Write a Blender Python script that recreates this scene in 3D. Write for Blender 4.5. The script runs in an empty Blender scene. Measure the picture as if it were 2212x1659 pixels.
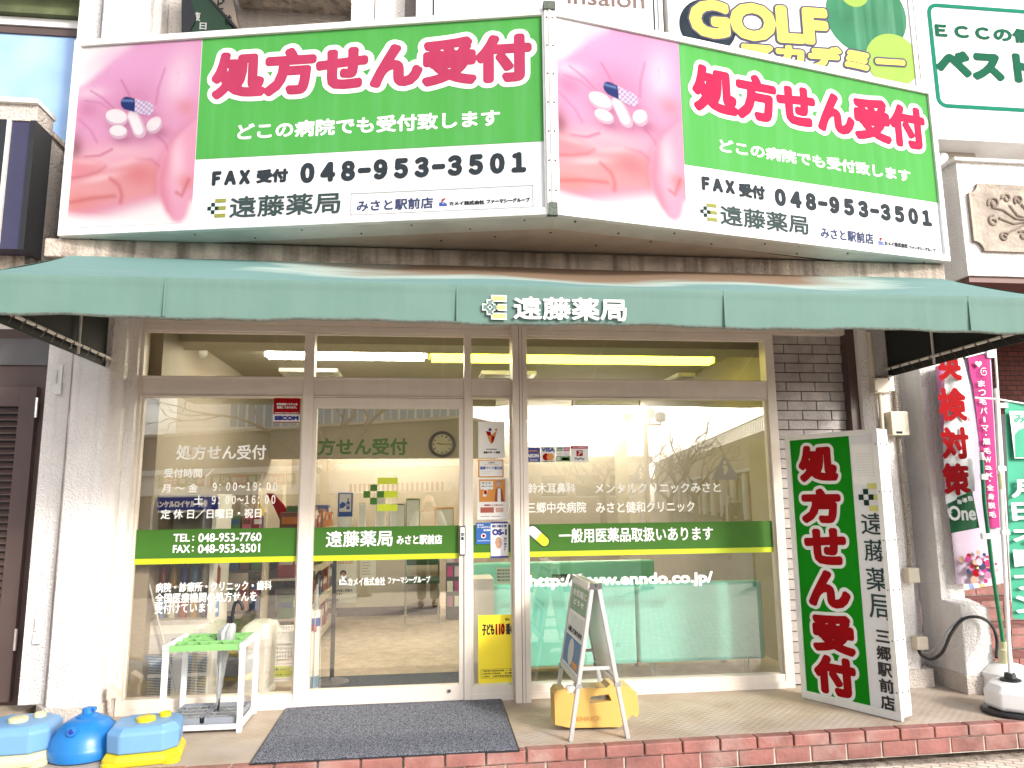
import bpy, math, random
import numpy as np
from mathutils import Vector
SC = bpy.context.scene
COL = SC.collection
random.seed(7)

# ------------------------------------------------------------------ camera
PITCH, ROLL, YAW = [math.radians(a) for a in (8.86322525, -0.59011739, 6.78297591)]
CAM = np.array([0.0, -5.4115, 1.3858]); FPX = 1589.1
_cy, _sy, _cp, _sp, _cr, _sr = (math.cos(YAW), math.sin(YAW), math.cos(PITCH), math.sin(PITCH), math.cos(ROLL), math.sin(ROLL))
FW = np.array([_sy * _cp, _cy * _cp, _sp])
R0 = np.array([_cy, -_sy, 0.0]); U0 = np.cross(R0, FW)
RT = _cr * R0 + _sr * U0; UP = -_sr * R0 + _cr * U0
cd = bpy.data.cameras.new("camera"); cd.sensor_width = 36; cd.sensor_fit = 'HORIZONTAL'
cd.lens = 36 * FPX / 2212; cd.clip_start = 0.05; cd.clip_end = 600
cam = bpy.data.objects.new("camera", cd); COL.objects.link(cam)
from mathutils import Matrix
cam.matrix_world = Matrix(((RT[0], UP[0], -FW[0], CAM[0]), (RT[1], UP[1], -FW[1], CAM[1]), (RT[2], UP[2], -FW[2], CAM[2]), (0, 0, 0, 1)))
SC.camera = cam

# ------------------------------------------------------------------ light
SUN_EL, SUN_AZ = math.radians(27), math.radians(38)      # azimuth: from behind the camera towards its right
w = bpy.data.worlds.new("World"); SC.world = w; w.use_nodes = True
nt = w.node_tree; nt.nodes.clear()
sky = nt.nodes.new("ShaderNodeTexSky"); sky.sky_type = 'NISHITA'; sky.sun_disc = False
sky.sun_elevation = SUN_EL; sky.sun_rotation = math.pi - SUN_AZ; sky.air_density = 1.0; sky.dust_density = 2.5; sky.ozone_density = 1.0
hs = nt.nodes.new("ShaderNodeHueSaturation"); hs.inputs['Saturation'].default_value = 0.35; hs.inputs['Value'].default_value = 1.0
tc = nt.nodes.new("ShaderNodeTexCoord"); mp = nt.nodes.new("ShaderNodeMapping"); mp.inputs['Scale'].default_value = (2, 2, 5)
nz = nt.nodes.new("ShaderNodeTexNoise"); nz.inputs['Scale'].default_value = 1.6; nz.inputs['Detail'].default_value = 6
cr = nt.nodes.new("ShaderNodeValToRGB"); cr.color_ramp.elements[0].position = .42; cr.color_ramp.elements[0].color = (.5, .5, .51, 1)
cr.color_ramp.elements[1].position = .62; cr.color_ramp.elements[1].color = (1.4, 1.38, 1.35, 1)
mx = nt.nodes.new("ShaderNodeMix"); mx.data_type = 'RGBA'; mx.blend_type = 'MULTIPLY'; mx.inputs[0].default_value = 1
bg = nt.nodes.new("ShaderNodeBackground"); bg.inputs[1].default_value = 0.15
wo = nt.nodes.new("ShaderNodeOutputWorld")
L = nt.links.new
L(sky.outputs[0], hs.inputs['Color']); L(tc.outputs['Generated'], mp.inputs[0]); L(mp.outputs[0], nz.inputs[0]); L(nz.outputs[0], cr.inputs[0])
L(hs.outputs[0], mx.inputs[6]); L(cr.outputs[0], mx.inputs[7]); L(mx.outputs[2], bg.inputs[0]); L(bg.outputs[0], wo.inputs[0])
sl = bpy.data.lights.new("sun", 'SUN'); sl.energy = 1.2; sl.angle = math.radians(7); sl.color = (1, .95, .88)
so = bpy.data.objects.new("sun", sl); COL.objects.link(so); so.location = (3, -8, 12)
sd = Vector((math.sin(SUN_AZ) * math.cos(SUN_EL), -math.cos(SUN_AZ) * math.cos(SUN_EL), math.sin(SUN_EL)))
so.rotation_euler = sd.to_track_quat('Z', 'Y').to_euler()
SC.view_settings.view_transform = 'Standard'; SC.view_settings.look = 'None'
SC.view_settings.exposure = 1.45; SC.view_settings.gamma = 1; SC.view_settings.use_curve_mapping = False
SC.cycles.use_denoising = True
SC.cycles.max_bounces = 10; SC.cycles.transparent_max_bounces = 24; SC.cycles.sample_clamp_indirect = 6
SC.cycles.caustics_reflective = False; SC.cycles.caustics_refractive = False

# ------------------------------------------------------------------ helpers
def ray(px, py): return RT * (px - 1106) / FPX + UP * (829.5 - py) / FPX + FW
def onY(px, py, Y=0.0):
    v = ray(px, py); return CAM + v * ((Y - CAM[1]) / v[1])
def onZ(px, py, Z=0.0):
    v = ray(px, py); return CAM + v * ((Z - CAM[2]) / v[2])
def onX(px, py, X):
    v = ray(px, py); return CAM + v * ((X - CAM[0]) / v[0])
def upfrom(P, px, py):                       # point straight above/below P seen at the pixel's height
    v = ray(px, py); a = math.hypot(P[0] - CAM[0], P[1] - CAM[1]); t = a / math.hypot(v[0], v[1])
    return np.array([P[0], P[1], CAM[2] + t * v[2]])

class Fr:                                    # a flat frame: origin, u axis, v axis, outward normal
    def __init__(s, o, u, v):
        s.o = np.array(o, float); s.u = np.array(u, float); s.v = np.array(v, float)
        s.u /= np.linalg.norm(s.u); s.v /= np.linalg.norm(s.v); s.n = np.cross(s.u, s.v)
    def p(s, u, v, d=0.0): return s.o + s.u * u + s.v * v + s.n * d
    def px(s, x, y, d=0.0):
        r = ray(x, y); t = np.dot(s.o + s.n * d - CAM, s.n) / np.dot(r, s.n); q = CAM + r * t - s.o
        return float(q @ s.u), float(q @ s.v)
    def bx(s, x0, y0, x1, y1):               # pixel box (left, top, right, bottom) -> u0, v0, u1, v1
        a = s.px(x0, (y0 + y1) / 2); b = s.px(x1, (y0 + y1) / 2); c = s.px((x0 + x1) / 2, y0); d = s.px((x0 + x1) / 2, y1)
        return a[0], d[1], b[0], c[1]
def FY(Y): return Fr((0, Y, 0), (1, 0, 0), (0, 0, 1))

def lin(r, g, b, k=0.8):
    k = k * .80
    f = lambda c: ((c / 255 + .055) / 1.055) ** 2.4 if c > 10 else c / 255 / 12.92
    return (f(r) * k, f(g) * k, f(b) * k)

def mat(name, col, rough=.55, metal=0.0, var=.12, vs=6.0, bump=0.0, bs=60.0, streak=0.0, dirt=None, dirt_amt=0.0, dirt_s=2.0,
        emis=None, es=0.0, bandx=None, alpha=None, spec=.5, col2=None, trans=0.0, stretch=(1, 1, 1)):
    m = bpy.data.materials.new(name); m.use_nodes = True
    n = m.node_tree; b = n.nodes["Principled BSDF"]; lk = n.links.new
    b.inputs['Roughness'].default_value = rough; b.inputs['Metallic'].default_value = metal
    b.inputs['Specular IOR Level'].default_value = spec
    co = n.nodes.new("ShaderNodeTexCoord"); src = co.outputs['Object']
    if stretch != (1, 1, 1):
        mm = n.nodes.new("ShaderNodeMapping"); mm.inputs['Scale'].default_value = stretch; lk(src, mm.inputs[0]); src2 = mm.outputs[0]
    else: src2 = src
    def noise(scale, detail=4, s=src2):
        q = n.nodes.new("ShaderNodeTexNoise"); q.inputs['Scale'].default_value = scale; q.inputs['Detail'].default_value = detail; lk(s, q.inputs['Vector']); return q.outputs[0]
    def ramp(o, p0, c0, p1, c1):
        r = n.nodes.new("ShaderNodeValToRGB"); e = r.color_ramp.elements
        e[0].position = p0; e[0].color = (*c0, 1); e[1].position = p1; e[1].color = (*c1, 1); lk(o, r.inputs[0]); return r.outputs[0]
    def mixc(f, a, c, mode='MIX'):
        q = n.nodes.new("ShaderNodeMix"); q.data_type = 'RGBA'; q.blend_type = mode
        if isinstance(f, float): q.inputs[0].default_value = f
        else: lk(f, q.inputs[0])
        for i, x in ((6, a), (7, c)):
            if isinstance(x, tuple): q.inputs[i].default_value = (*x, 1)
            else: lk(x, q.inputs[i])
        return q.outputs[2]
    c1 = tuple(max(0, x * (1 - var)) for x in col); c2 = col2 or tuple(min(1, x * (1 + var * .6)) for x in col)
    out = ramp(noise(vs), .3, c1, .7, c2)
    if streak:
        ms = n.nodes.new("ShaderNodeMapping"); ms.inputs['Scale'].default_value = (9, 9, .45); lk(src, ms.inputs[0])
        out = mixc(ramp(noise(1.7, 5, ms.outputs[0]), .45, (0, 0, 0), .8, (streak, streak, streak)), out, dirt or (.3, .25, .2))
    if dirt_amt:
        out = mixc(ramp(noise(dirt_s, 8), .5, (0, 0, 0), .75, (dirt_amt,) * 3), out, dirt or (.1, .08, .06))
    if bandx:                                                     # mould line along one groove of the pillar
        sx = n.nodes.new("ShaderNodeSeparateXYZ"); lk(src, sx.inputs[0]); a_ = n.nodes.new("ShaderNodeMath"); a_.operation = 'SUBTRACT'; a_.inputs[1].default_value = bandx[0]; lk(sx.outputs[0], a_.inputs[0])
        ab_ = n.nodes.new("ShaderNodeMath"); ab_.operation = 'ABSOLUTE'; lk(a_.outputs[0], ab_.inputs[0]); mr = n.nodes.new("ShaderNodeMapRange"); mr.inputs['From Min'].default_value = bandx[1]; mr.inputs['From Max'].default_value = 0; lk(ab_.outputs[0], mr.inputs[0])
        ms = n.nodes.new("ShaderNodeMapping"); ms.inputs['Scale'].default_value = (16, 16, 2.2); lk(src, ms.inputs[0]); mu = n.nodes.new("ShaderNodeMath"); mu.operation = 'MULTIPLY'; lk(mr.outputs[0], mu.inputs[0]); lk(noise(2.2, 8, ms.outputs[0]), mu.inputs[1])
        out = mixc(ramp(mu.outputs[0], .28, (0, 0, 0), .44, (.85, .85, .85)), out, (.22, .17, .13))
    lk(out, b.inputs['Base Color'])
    if bump:
        bn = n.nodes.new("ShaderNodeBump"); bn.inputs['Strength'].default_value = bump; bn.inputs['Distance'].default_value = .02
        lk(noise(bs, 6), bn.inputs['Height']); lk(bn.outputs[0], b.inputs['Normal'])
    if emis:
        b.inputs['Emission Color'].default_value = (*emis, 1); b.inputs['Emission Strength'].default_value = es
    if trans:
        b.inputs['Transmission Weight'].default_value = trans
    return m

class MB:
    def __init__(s): s.v = []; s.f = []; s.m = []; s.mats = []
    def mi(s, m):
        if m not in s.mats: s.mats.append(m)
        return s.mats.index(m)
    def add(s, vs, fs, m):
        o = len(s.v); i = s.mi(m); s.v += [tuple(map(float, p)) for p in vs]
        for f in fs: s.f.append(tuple(o + k for k in f)); s.m.append(i)
        return s
    def box(s, x0, x1, y0, y1, z0, z1, m):
        if x0 > x1: x0, x1 = x1, x0
        if y0 > y1: y0, y1 = y1, y0
        if z0 > z1: z0, z1 = z1, z0
        vs = [(x, y, z) for z in (z0, z1) for y in (y0, y1) for x in (x0, x1)]
        return s.add(vs, [(0, 2, 3, 1), (4, 5, 7, 6), (0, 1, 5, 4), (2, 6, 7, 3), (0, 4, 6, 2), (1, 3, 7, 5)], m)
    def fbox(s, fr, u0, v0, u1, v1, d0, d1, m):
        vs = [fr.p(u, v, d) for d in (d0, d1) for v in (v0, v1) for u in (u0, u1)]
        return s.add(vs, [(0, 2, 3, 1), (4, 5, 7, 6), (0, 1, 5, 4), (2, 6, 7, 3), (0, 4, 6, 2), (1, 3, 7, 5)], m)
    def quad(s, fr, u0, v0, u1, v1, d, m):
        return s.add([fr.p(u0, v0, d), fr.p(u1, v0, d), fr.p(u1, v1, d), fr.p(u0, v1, d)], [(0, 1, 2, 3)], m)
    def poly(s, fr, pts, d, m): return s.add([fr.p(u, v, d) for u, v in pts], [tuple(range(len(pts)))], m)
    def disc(s, fr, u, v, r, d, m, n=28, ry=None):
        return s.poly(fr, [(u + r * math.cos(a), v + (ry or r) * math.sin(a)) for a in np.linspace(0, 2 * math.pi, n, endpoint=False)], d, m)
    def ringf(s, fr, u, v, r0, r1, d, m, n=28, a0=0, a1=2 * math.pi):
        A = np.linspace(a0, a1, n); vs = []; 
        for a in A: vs += [fr.p(u + r0 * math.cos(a), v + r0 * math.sin(a), d), fr.p(u + r1 * math.cos(a), v + r1 * math.sin(a), d)]
        return s.add(vs, [(2 * i, 2 * i + 1, 2 * i + 3, 2 * i + 2) for i in range(n - 1)], m)
    def stroke(s, fr, pts, w, d, m):                       # flat ribbon along a polyline
        P = [np.array(p, float) for p in pts]; vs = []
        for i, p in enumerate(P):
            t = P[min(i + 1, len(P) - 1)] - P[max(i - 1, 0)]; t = t / (np.linalg.norm(t) + 1e-9); q = np.array([-t[1], t[0]]) * w / 2
            vs += [fr.p(*(p - q), d), fr.p(*(p + q), d)]
        return s.add(vs, [(2 * i, 2 * i + 2, 2 * i + 3, 2 * i + 1) for i in range(len(P) - 1)], m)
    def prism(s, prof, axis_a, axis_b, off, m):            # closed outline (list of 3-D points) extruded by vector off
        n = len(prof); P = [np.array(p, float) for p in prof]; o = np.array(off, float)
        return s.add(P + [p + o for p in P], [tuple(range(n))[::-1], tuple(range(n, 2 * n))] + [(i, (i + 1) % n, n + (i + 1) % n, n + i) for i in range(n)], m)
    def tube(s, pts, r, m, n=10, cap=True):
        P = [np.array(p, float) for p in pts]; rs = r if isinstance(r, (list, tuple)) else [r] * len(P); vs = []
        up = None
        for i, p in enumerate(P):
            t = P[min(i + 1, len(P) - 1)] - P[max(i - 1, 0)]; t /= np.linalg.norm(t) + 1e-12
            if up is None: up = np.array([0, 0, 1.]) if abs(t[2]) < .9 else np.array([1., 0, 0])
            a = np.cross(t, up); a /= np.linalg.norm(a) + 1e-12; b = np.cross(a, t); up = b
            vs += [p + rs[i] * (a * math.cos(k) + b * math.sin(k)) for k in np.linspace(0, 2 * math.pi, n, endpoint=False)]
        fs = [(i * n + k, i * n + (k + 1) % n, (i + 1) * n + (k + 1) % n, (i + 1) * n + k) for i in range(len(P) - 1) for k in range(n)]
        if cap: fs += [tuple(range(n))[::-1], tuple(range((len(P) - 1) * n, len(P) * n))]
        return s.add(vs, fs, m)
    def lathe(s, c, prof, m, n=28, ph=0.0, sx=1.0, sy=1.0):  # profile (radius, z) about a vertical axis through c
        vs = []; k = len(prof)
        for r, z in prof: vs += [(c[0] + r * sx * math.cos(a + ph), c[1] + r * sy * math.sin(a + ph), c[2] + z) for a in np.linspace(0, 2 * math.pi, n, endpoint=False)]
        fs = [(i * n + j, i * n + (j + 1) % n, (i + 1) * n + (j + 1) % n, (i + 1) * n + j) for i in range(k - 1) for j in range(n)]
        fs += [tuple(range(n))[::-1], tuple(range((k - 1) * n, k * n))]
        return s.add(vs, fs, m)
    def text(s, fr, body, box, m, bold=0.0, d=.002, gap=None):
        vs, fs = glyphs(body); x0, y0 = vs.min(0); x1, y1 = vs.max(0)
        u0, v0, u1, v1 = box
        k = 2 * bold
        sx = (u1 - u0 - k) / max(x1 - x0, 1e-6); sy = (v1 - v0 - k) / max(y1 - y0, 1e-6)
        q = (vs - (x0, y0)) * (sx, sy) + (u0 + bold, v0 + bold)
        offs = [(0, 0)] if bold == 0 else [(bold * math.cos(a), bold * math.sin(a)) for a in np.linspace(0, 2 * math.pi, 36 if bold > .03 else (24 if bold > .012 else 12), endpoint=False)] + [(0, 0)]
        if bold > .018: offs += [(bold * .55 * math.cos(a), bold * .55 * math.sin(a)) for a in np.linspace(0, 2 * math.pi, 8, endpoint=False)]
        for i, (a, b) in enumerate(offs):
            s.add([fr.p(p[0] + a, p[1] + b, d + i * 2e-5) for p in q], fs, m)
        return s
    def build(s, name, parent=None, smooth=False, bevel=0.0, seg=2, loc=None):
        me = bpy.data.meshes.new(name)
        if parent is not None: off = np.array(ROOT[parent.name])
        else:
            V = np.array(s.v); off = np.array(loc) if loc is not None else np.array([(V[:, 0].min() + V[:, 0].max()) / 2, (V[:, 1].min() + V[:, 1].max()) / 2, V[:, 2].min()])
        me.from_pydata([tuple(np.array(p) - off) for p in s.v], [], s.f)
        for m in s.mats: me.materials.append(m)
        me.polygons.foreach_set('material_index', s.m)
        if smooth: me.polygons.foreach_set('use_smooth', [True] * len(s.f))
        me.update()
        o = bpy.data.objects.new(name, me); COL.objects.link(o)
        if parent is not None: o.parent = parent
        else: o.location = off
        ROOT[o.name] = tuple(off)
        if bevel:
            b = o.modifiers.new("bevel", 'BEVEL'); b.width = bevel; b.segments = seg; b.limit_method = 'ANGLE'; b.angle_limit = math.radians(40)
        if smooth:
            e = o.modifiers.new("split", 'EDGE_SPLIT'); e.split_angle = math.radians(42)
        return o
ROOT = {}
_G = {}
def glyphs(body):
    if body in _G: return _G[body]
    c = bpy.data.curves.new("text", 'FONT'); c.body = body; c.size = 1; c.resolution_u = 3; c.align_x = 'LEFT'
    o = bpy.data.objects.new("text", c); COL.objects.link(o)
    me = bpy.data.meshes.new_from_object(o.evaluated_get(bpy.context.evaluated_depsgraph_get()))
    vs = np.array([v.co[:2] for v in me.vertices]); fs = [tuple(p.vertices) for p in me.polygons]
    bpy.data.objects.remove(o); bpy.data.curves.remove(c); bpy.data.meshes.remove(me)
    _G[body] = (vs, fs); return _G[body]

def tag(o, label=None, cat=None, group=None, kind=None):
    if label: o['label'] = label
    if cat: o['category'] = cat
    if group: o['group'] = group
    if kind: o['kind'] = kind
    return o
def thing(name, loc, label, cat, group=None):
    o = bpy.data.objects.new(name, None); o.empty_display_size = .1; COL.objects.link(o); o.location = tuple(loc); ROOT[o.name] = tuple(loc)
    return tag(o, label, cat, group)
def grid_color(name, fr, u0, v0, u1, v1, d, rgb, parent, rough=.4):   # flat print: one colour per vertex of a fine grid
    H, W, _ = rgb.shape; us = np.linspace(u0, u1, W); vv = np.linspace(v0, v1, H)
    off = np.array(ROOT[parent.name])
    P = (fr.o + fr.n * d)[None, None] + us[None, :, None] * fr.u + vv[:, None, None] * fr.v - off
    idx = np.arange(H * W).reshape(H, W)
    F = np.stack([idx[:-1, :-1], idx[:-1, 1:], idx[1:, 1:], idx[1:, :-1]], -1).reshape(-1, 4)
    me = bpy.data.meshes.new(name); me.from_pydata(P.reshape(-1, 3).tolist(), [], F.tolist())
    a = me.color_attributes.new("print", 'FLOAT_COLOR', 'POINT')
    a.data.foreach_set('color', np.concatenate([rgb.reshape(-1, 3), np.ones((H * W, 1))], 1).astype(np.float32).ravel())
    m = bpy.data.materials.new(name); m.use_nodes = True; b = m.node_tree.nodes["Principled BSDF"]; b.inputs['Roughness'].default_value = .7; b.inputs['Specular IOR Level'].default_value = .1
    at = m.node_tree.nodes.new("ShaderNodeAttribute"); at.attribute_name = "print"; m.node_tree.links.new(at.outputs['Color'], b.inputs['Base Color'])
    me.materials.append(m); o = bpy.data.objects.new(name, me); COL.objects.link(o); o.parent = parent; ROOT[o.name] = tuple(off)
    return o

# ------------------------------------------------------------------ materials
WHITE = mat("white_paint", (.8, .79, .77), .5)
PLAST = mat("white_plastic", (.8, .8, .79), .35, var=.04)
SIGNW = mat("sign_white", (.70, .695, .71), .7, var=.05, vs=2, spec=.1)
ALUW = mat("pale_aluminium", (.74, .73, .71), .4, .0, var=.1, vs=3, dirt=(.35, .3, .25), dirt_amt=.25, dirt_s=5)
CHAMP = mat("champagne_aluminium", (.72, .645, .565), .45, .0, var=.08, vs=3, streak=.10, dirt=(.36, .29, .22))
STUCCO = mat("white_stucco", (.84, .81, .79), .9, var=.1, vs=3, bump=1.0, bs=70, streak=.35, dirt=(.52, .44, .37), dirt_amt=.25, dirt_s=3)
STUCL = mat('stained_white_stucco', (.84, .81, .79), .9, var=.1, vs=3, bump=1.0, bs=70, streak=.45, dirt=(.56, .45, .38), dirt_amt=.25, dirt_s=3, bandx=(-2.675, .06))
STUCG = mat("grey_stucco", (.62, .56, .51), .9, var=.12, vs=3, bump=1.0, bs=70, streak=.4, dirt=(.36, .29, .24), dirt_amt=.3, dirt_s=3)
CONC = mat("weathered_concrete", (.50, .42, .35), .9, var=.3, vs=5, bump=.8, bs=50, streak=.95, dirt=(.06, .045, .035), dirt_amt=.6, dirt_s=4)
SOFFIT = mat("painted_soffit", (.55, .47, .40), .5, var=.1)
SIGNUND = mat("sign_underside", (.62, .62, .58), .45, var=.1, dirt=(.3, .3, .25), dirt_amt=.3)
AWN = mat("green_awning_fabric", lin(118, 152, 142, .86), .75, var=.10, vs=1.6, streak=.4, dirt=lin(140, 166, 160, .8), dirt_amt=.2, spec=.2, dirt_s=2.5, bump=.15, bs=8)
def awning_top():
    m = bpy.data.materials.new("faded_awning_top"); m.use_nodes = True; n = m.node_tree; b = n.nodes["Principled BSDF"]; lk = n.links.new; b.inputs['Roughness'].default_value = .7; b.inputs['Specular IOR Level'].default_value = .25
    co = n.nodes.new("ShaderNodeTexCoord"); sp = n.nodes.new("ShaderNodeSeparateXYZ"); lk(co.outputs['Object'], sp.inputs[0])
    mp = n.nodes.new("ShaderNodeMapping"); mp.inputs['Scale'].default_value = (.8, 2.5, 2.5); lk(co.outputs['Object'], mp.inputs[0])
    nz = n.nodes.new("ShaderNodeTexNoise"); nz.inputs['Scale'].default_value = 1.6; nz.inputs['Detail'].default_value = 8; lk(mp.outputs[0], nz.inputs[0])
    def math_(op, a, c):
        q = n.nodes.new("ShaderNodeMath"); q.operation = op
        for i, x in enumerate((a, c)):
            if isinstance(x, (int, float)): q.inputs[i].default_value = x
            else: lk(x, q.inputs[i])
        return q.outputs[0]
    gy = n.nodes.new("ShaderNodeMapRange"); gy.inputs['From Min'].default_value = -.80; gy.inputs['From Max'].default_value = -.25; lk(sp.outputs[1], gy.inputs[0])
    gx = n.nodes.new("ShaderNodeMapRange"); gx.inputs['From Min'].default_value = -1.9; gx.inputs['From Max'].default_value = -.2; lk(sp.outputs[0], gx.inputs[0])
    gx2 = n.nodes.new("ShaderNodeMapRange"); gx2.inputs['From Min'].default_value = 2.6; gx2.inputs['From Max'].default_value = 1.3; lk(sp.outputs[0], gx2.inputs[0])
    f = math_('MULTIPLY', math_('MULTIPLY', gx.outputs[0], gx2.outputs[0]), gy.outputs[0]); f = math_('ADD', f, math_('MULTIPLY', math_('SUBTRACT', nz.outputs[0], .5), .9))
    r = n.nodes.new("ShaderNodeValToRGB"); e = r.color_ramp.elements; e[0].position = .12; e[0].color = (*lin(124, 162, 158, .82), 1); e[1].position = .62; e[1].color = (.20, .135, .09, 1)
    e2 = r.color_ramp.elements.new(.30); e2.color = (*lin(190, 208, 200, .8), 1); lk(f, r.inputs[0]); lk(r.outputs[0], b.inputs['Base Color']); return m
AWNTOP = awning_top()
AWNIN = mat("awning_shaded_inside", (.010, .012, .011), .8)  # dark inner cloth, with the backlit shade put into its near-black colour
DIRTY = mat("grimy_hem", (.10, .12, .10), .9, var=.4, vs=40)
STEEL = mat("white_steel", (.62, .60, .56), .45, var=.2, vs=12)
BLACK = mat("black_plastic", (.012, .012, .014), .4)
CHROME = mat("chrome", (.75, .75, .75), .15, 1.0, var=.03)
SILVER = mat("silver_aluminium", (.58, .58, .59), .35, .55, var=.06)
GREEN = mat("sign_green", lin(100, 200, 96, .62), .7, spec=.1, var=.06, vs=1.5, streak=.35, dirt=lin(132, 208, 140, .7))
GREEN2 = mat("board_green", lin(20, 148, 22, .9), .7, spec=.1, var=.05)
BANDG = mat("window_band_green", lin(76, 130, 46, .80), .6, spec=.2, var=.05)
BANDY = mat("window_band_yellow", lin(215, 230, 40, .9), .4, var=.03)
PINKR = mat("faded_red", lin(222, 76, 118, .6), .7, spec=.1, var=.08, vs=5, streak=.15, dirt=lin(230, 110, 140))
CRIM = mat("crimson", lin(215, 40, 92, .65), .7, spec=.1, var=.06)
RED = mat("red_vinyl", lin(200, 10, 24, .62), .7, spec=.1, var=.04)
NAVY = mat("dark_lettering", (.025, .033, .04), .7, spec=.1, var=.1)
SLATE = mat("slate_lettering", lin(80, 100, 100, .6), .7, spec=.1, var=.1)
BLUEG = mat("blue_grey_lettering", lin(84, 96, 140, .6), .7, spec=.1)
OLIVE = mat("logo_olive", lin(180, 184, 90, .6), .7, spec=.1, var=.04)
LIME = mat("logo_lime", lin(196, 222, 60), .4, var=.04)
LEMON = mat("logo_lemon", lin(238, 236, 130), .4, var=.04)
DKGREEN = mat("logo_dark_green", lin(36, 70, 60, .7), .7, spec=.1, var=.04)
VINYL = mat("white_vinyl", (.72, .72, .71), .7, var=.02, spec=.1)
WVIN = mat('bright_window_vinyl', (.92, .92, .90), .6, var=.02, spec=.2)
BLUE = mat("blue_print", lin(40, 90, 190), .4, var=.05)
NBLUE = mat("navy_print", lin(38, 48, 160), .4, var=.05)
YEL = mat("yellow_print", (.92, .74, .03), .45, var=.03)
ORG = mat("orange_print", lin(245, 160, 50), .45, var=.03)
GREY = mat("grey_print", (.35, .35, .35), .5)
LGREY = mat("light_grey_print", (.6, .6, .6), .5)
PAPER = mat("paper", (.78, .77, .74), .7, var=.04)
SKIN = mat("print_skin", lin(228, 178, 150), .5)
MINT = mat("mint_vinyl_upholstery", lin(128, 216, 204, 1.25), .35, var=.04, bump=.1, bs=30)
TILEG = mat("grey_wall_tile", (.40, .36, .34), .35, var=.25, vs=7, bump=.25, bs=40)
GROUT = mat("dark_grout", (.05, .045, .04), .9)
BRICK = mat("red_brick_tile", (.27, .108, .092), .6, var=.3, vs=6, bump=.25, bs=40, dirt=(.42, .32, .28), dirt_amt=.55, dirt_s=5)
MORT = mat("pale_mortar", (.5, .44, .38), .9, var=.2, vs=20)
BROWN = mat("dark_brown_metal", (.085, .055, .05), .45, var=.1)
DGREY = mat("dark_grey_panel", (.11, .105, .11), .4, var=.1)
DIMW = mat("dim_interior_wall", (.26, .23, .18), .8, var=.06)  # interior wall colour darkened to paint the dim room behind the right window
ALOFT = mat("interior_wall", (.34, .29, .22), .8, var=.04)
CEIL = mat("interior_ceiling", (.34, .31, .24), .8, var=.04)
LAMPW = mat("lit_tube", (.9, .9, .85), .4, emis=(1, .97, .86), es=30.0)
LAMPY = mat("lit_yellow_cover", (.85, .8, .05), .4, emis=(1, .9, .05), es=5.0)
SPK = mat("speaker_grey", (.28, .28, .28), .5)

def floor_mat(name, col, col2, sc, bs):
    m = bpy.data.materials.new(name); m.use_nodes = True; n = m.node_tree; b = n.nodes["Principled BSDF"]; lk = n.links.new
    co = n.nodes.new("ShaderNodeTexCoord"); q = n.nodes.new("ShaderNodeTexNoise"); q.inputs['Scale'].default_value = sc; q.inputs['Detail'].default_value = 8
    lk(co.outputs['Object'], q.inputs['Vector'])
    r = n.nodes.new("ShaderNodeValToRGB"); r.color_ramp.elements[0].position = .35; r.color_ramp.elements[0].color = (*col, 1)
    r.color_ramp.elements[1].position = .68; r.color_ramp.elements[1].color = (*col2, 1); lk(q.outputs[0], r.inputs[0]); lk(r.outputs[0], b.inputs['Base Color'])
    mp = n.nodes.new("ShaderNodeMapping"); mp.inputs['Rotation'].default_value = (0, 0, math.radians(45)); lk(co.outputs['Object'], mp.inputs[0])
    ck = n.nodes.new("ShaderNodeTexVoronoi"); ck.inputs['Scale'].default_value = bs; ck.inputs['Randomness'].default_value = 0; lk(mp.outputs[0], ck.inputs['Vector'])
    bu = n.nodes.new("ShaderNodeBump"); bu.inputs['Strength'].default_value = .55; bu.inputs['Distance'].default_value = .005; bu.invert = True
    lk(ck.outputs['Distance'], bu.inputs['Height']); lk(bu.outputs[0], b.inputs['Normal']); b.inputs['Roughness'].default_value = .65
    return m
def speckle_mat(name, c0, c1, scale, p0=.45, p1=.6):
    m = bpy.data.materials.new(name); m.use_nodes = True; n = m.node_tree; b = n.nodes["Principled BSDF"]; lk = n.links.new
    co = n.nodes.new("ShaderNodeTexCoord"); q = n.nodes.new("ShaderNodeTexNoise"); q.inputs['Scale'].default_value = scale; q.inputs['Detail'].default_value = 2
    lk(co.outputs['Object'], q.inputs['Vector']); r = n.nodes.new("ShaderNodeValToRGB")
    r.color_ramp.elements[0].position = p0; r.color_ramp.elements[0].color = (*c0, 1); r.color_ramp.elements[1].position = p1; r.color_ramp.elements[1].color = (*c1, 1)
    lk(q.outputs[0], r.inputs[0]); lk(r.outputs[0], b.inputs['Base Color']); b.inputs['Roughness'].default_value = .95
    bu = n.nodes.new("ShaderNodeBump"); bu.inputs['Strength'].default_value = .8; bu.inputs['Distance'].default_value = .004; lk(q.outputs[0], bu.inputs['Height']); lk(bu.outputs[0], b.inputs['Normal'])
    return m
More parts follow.
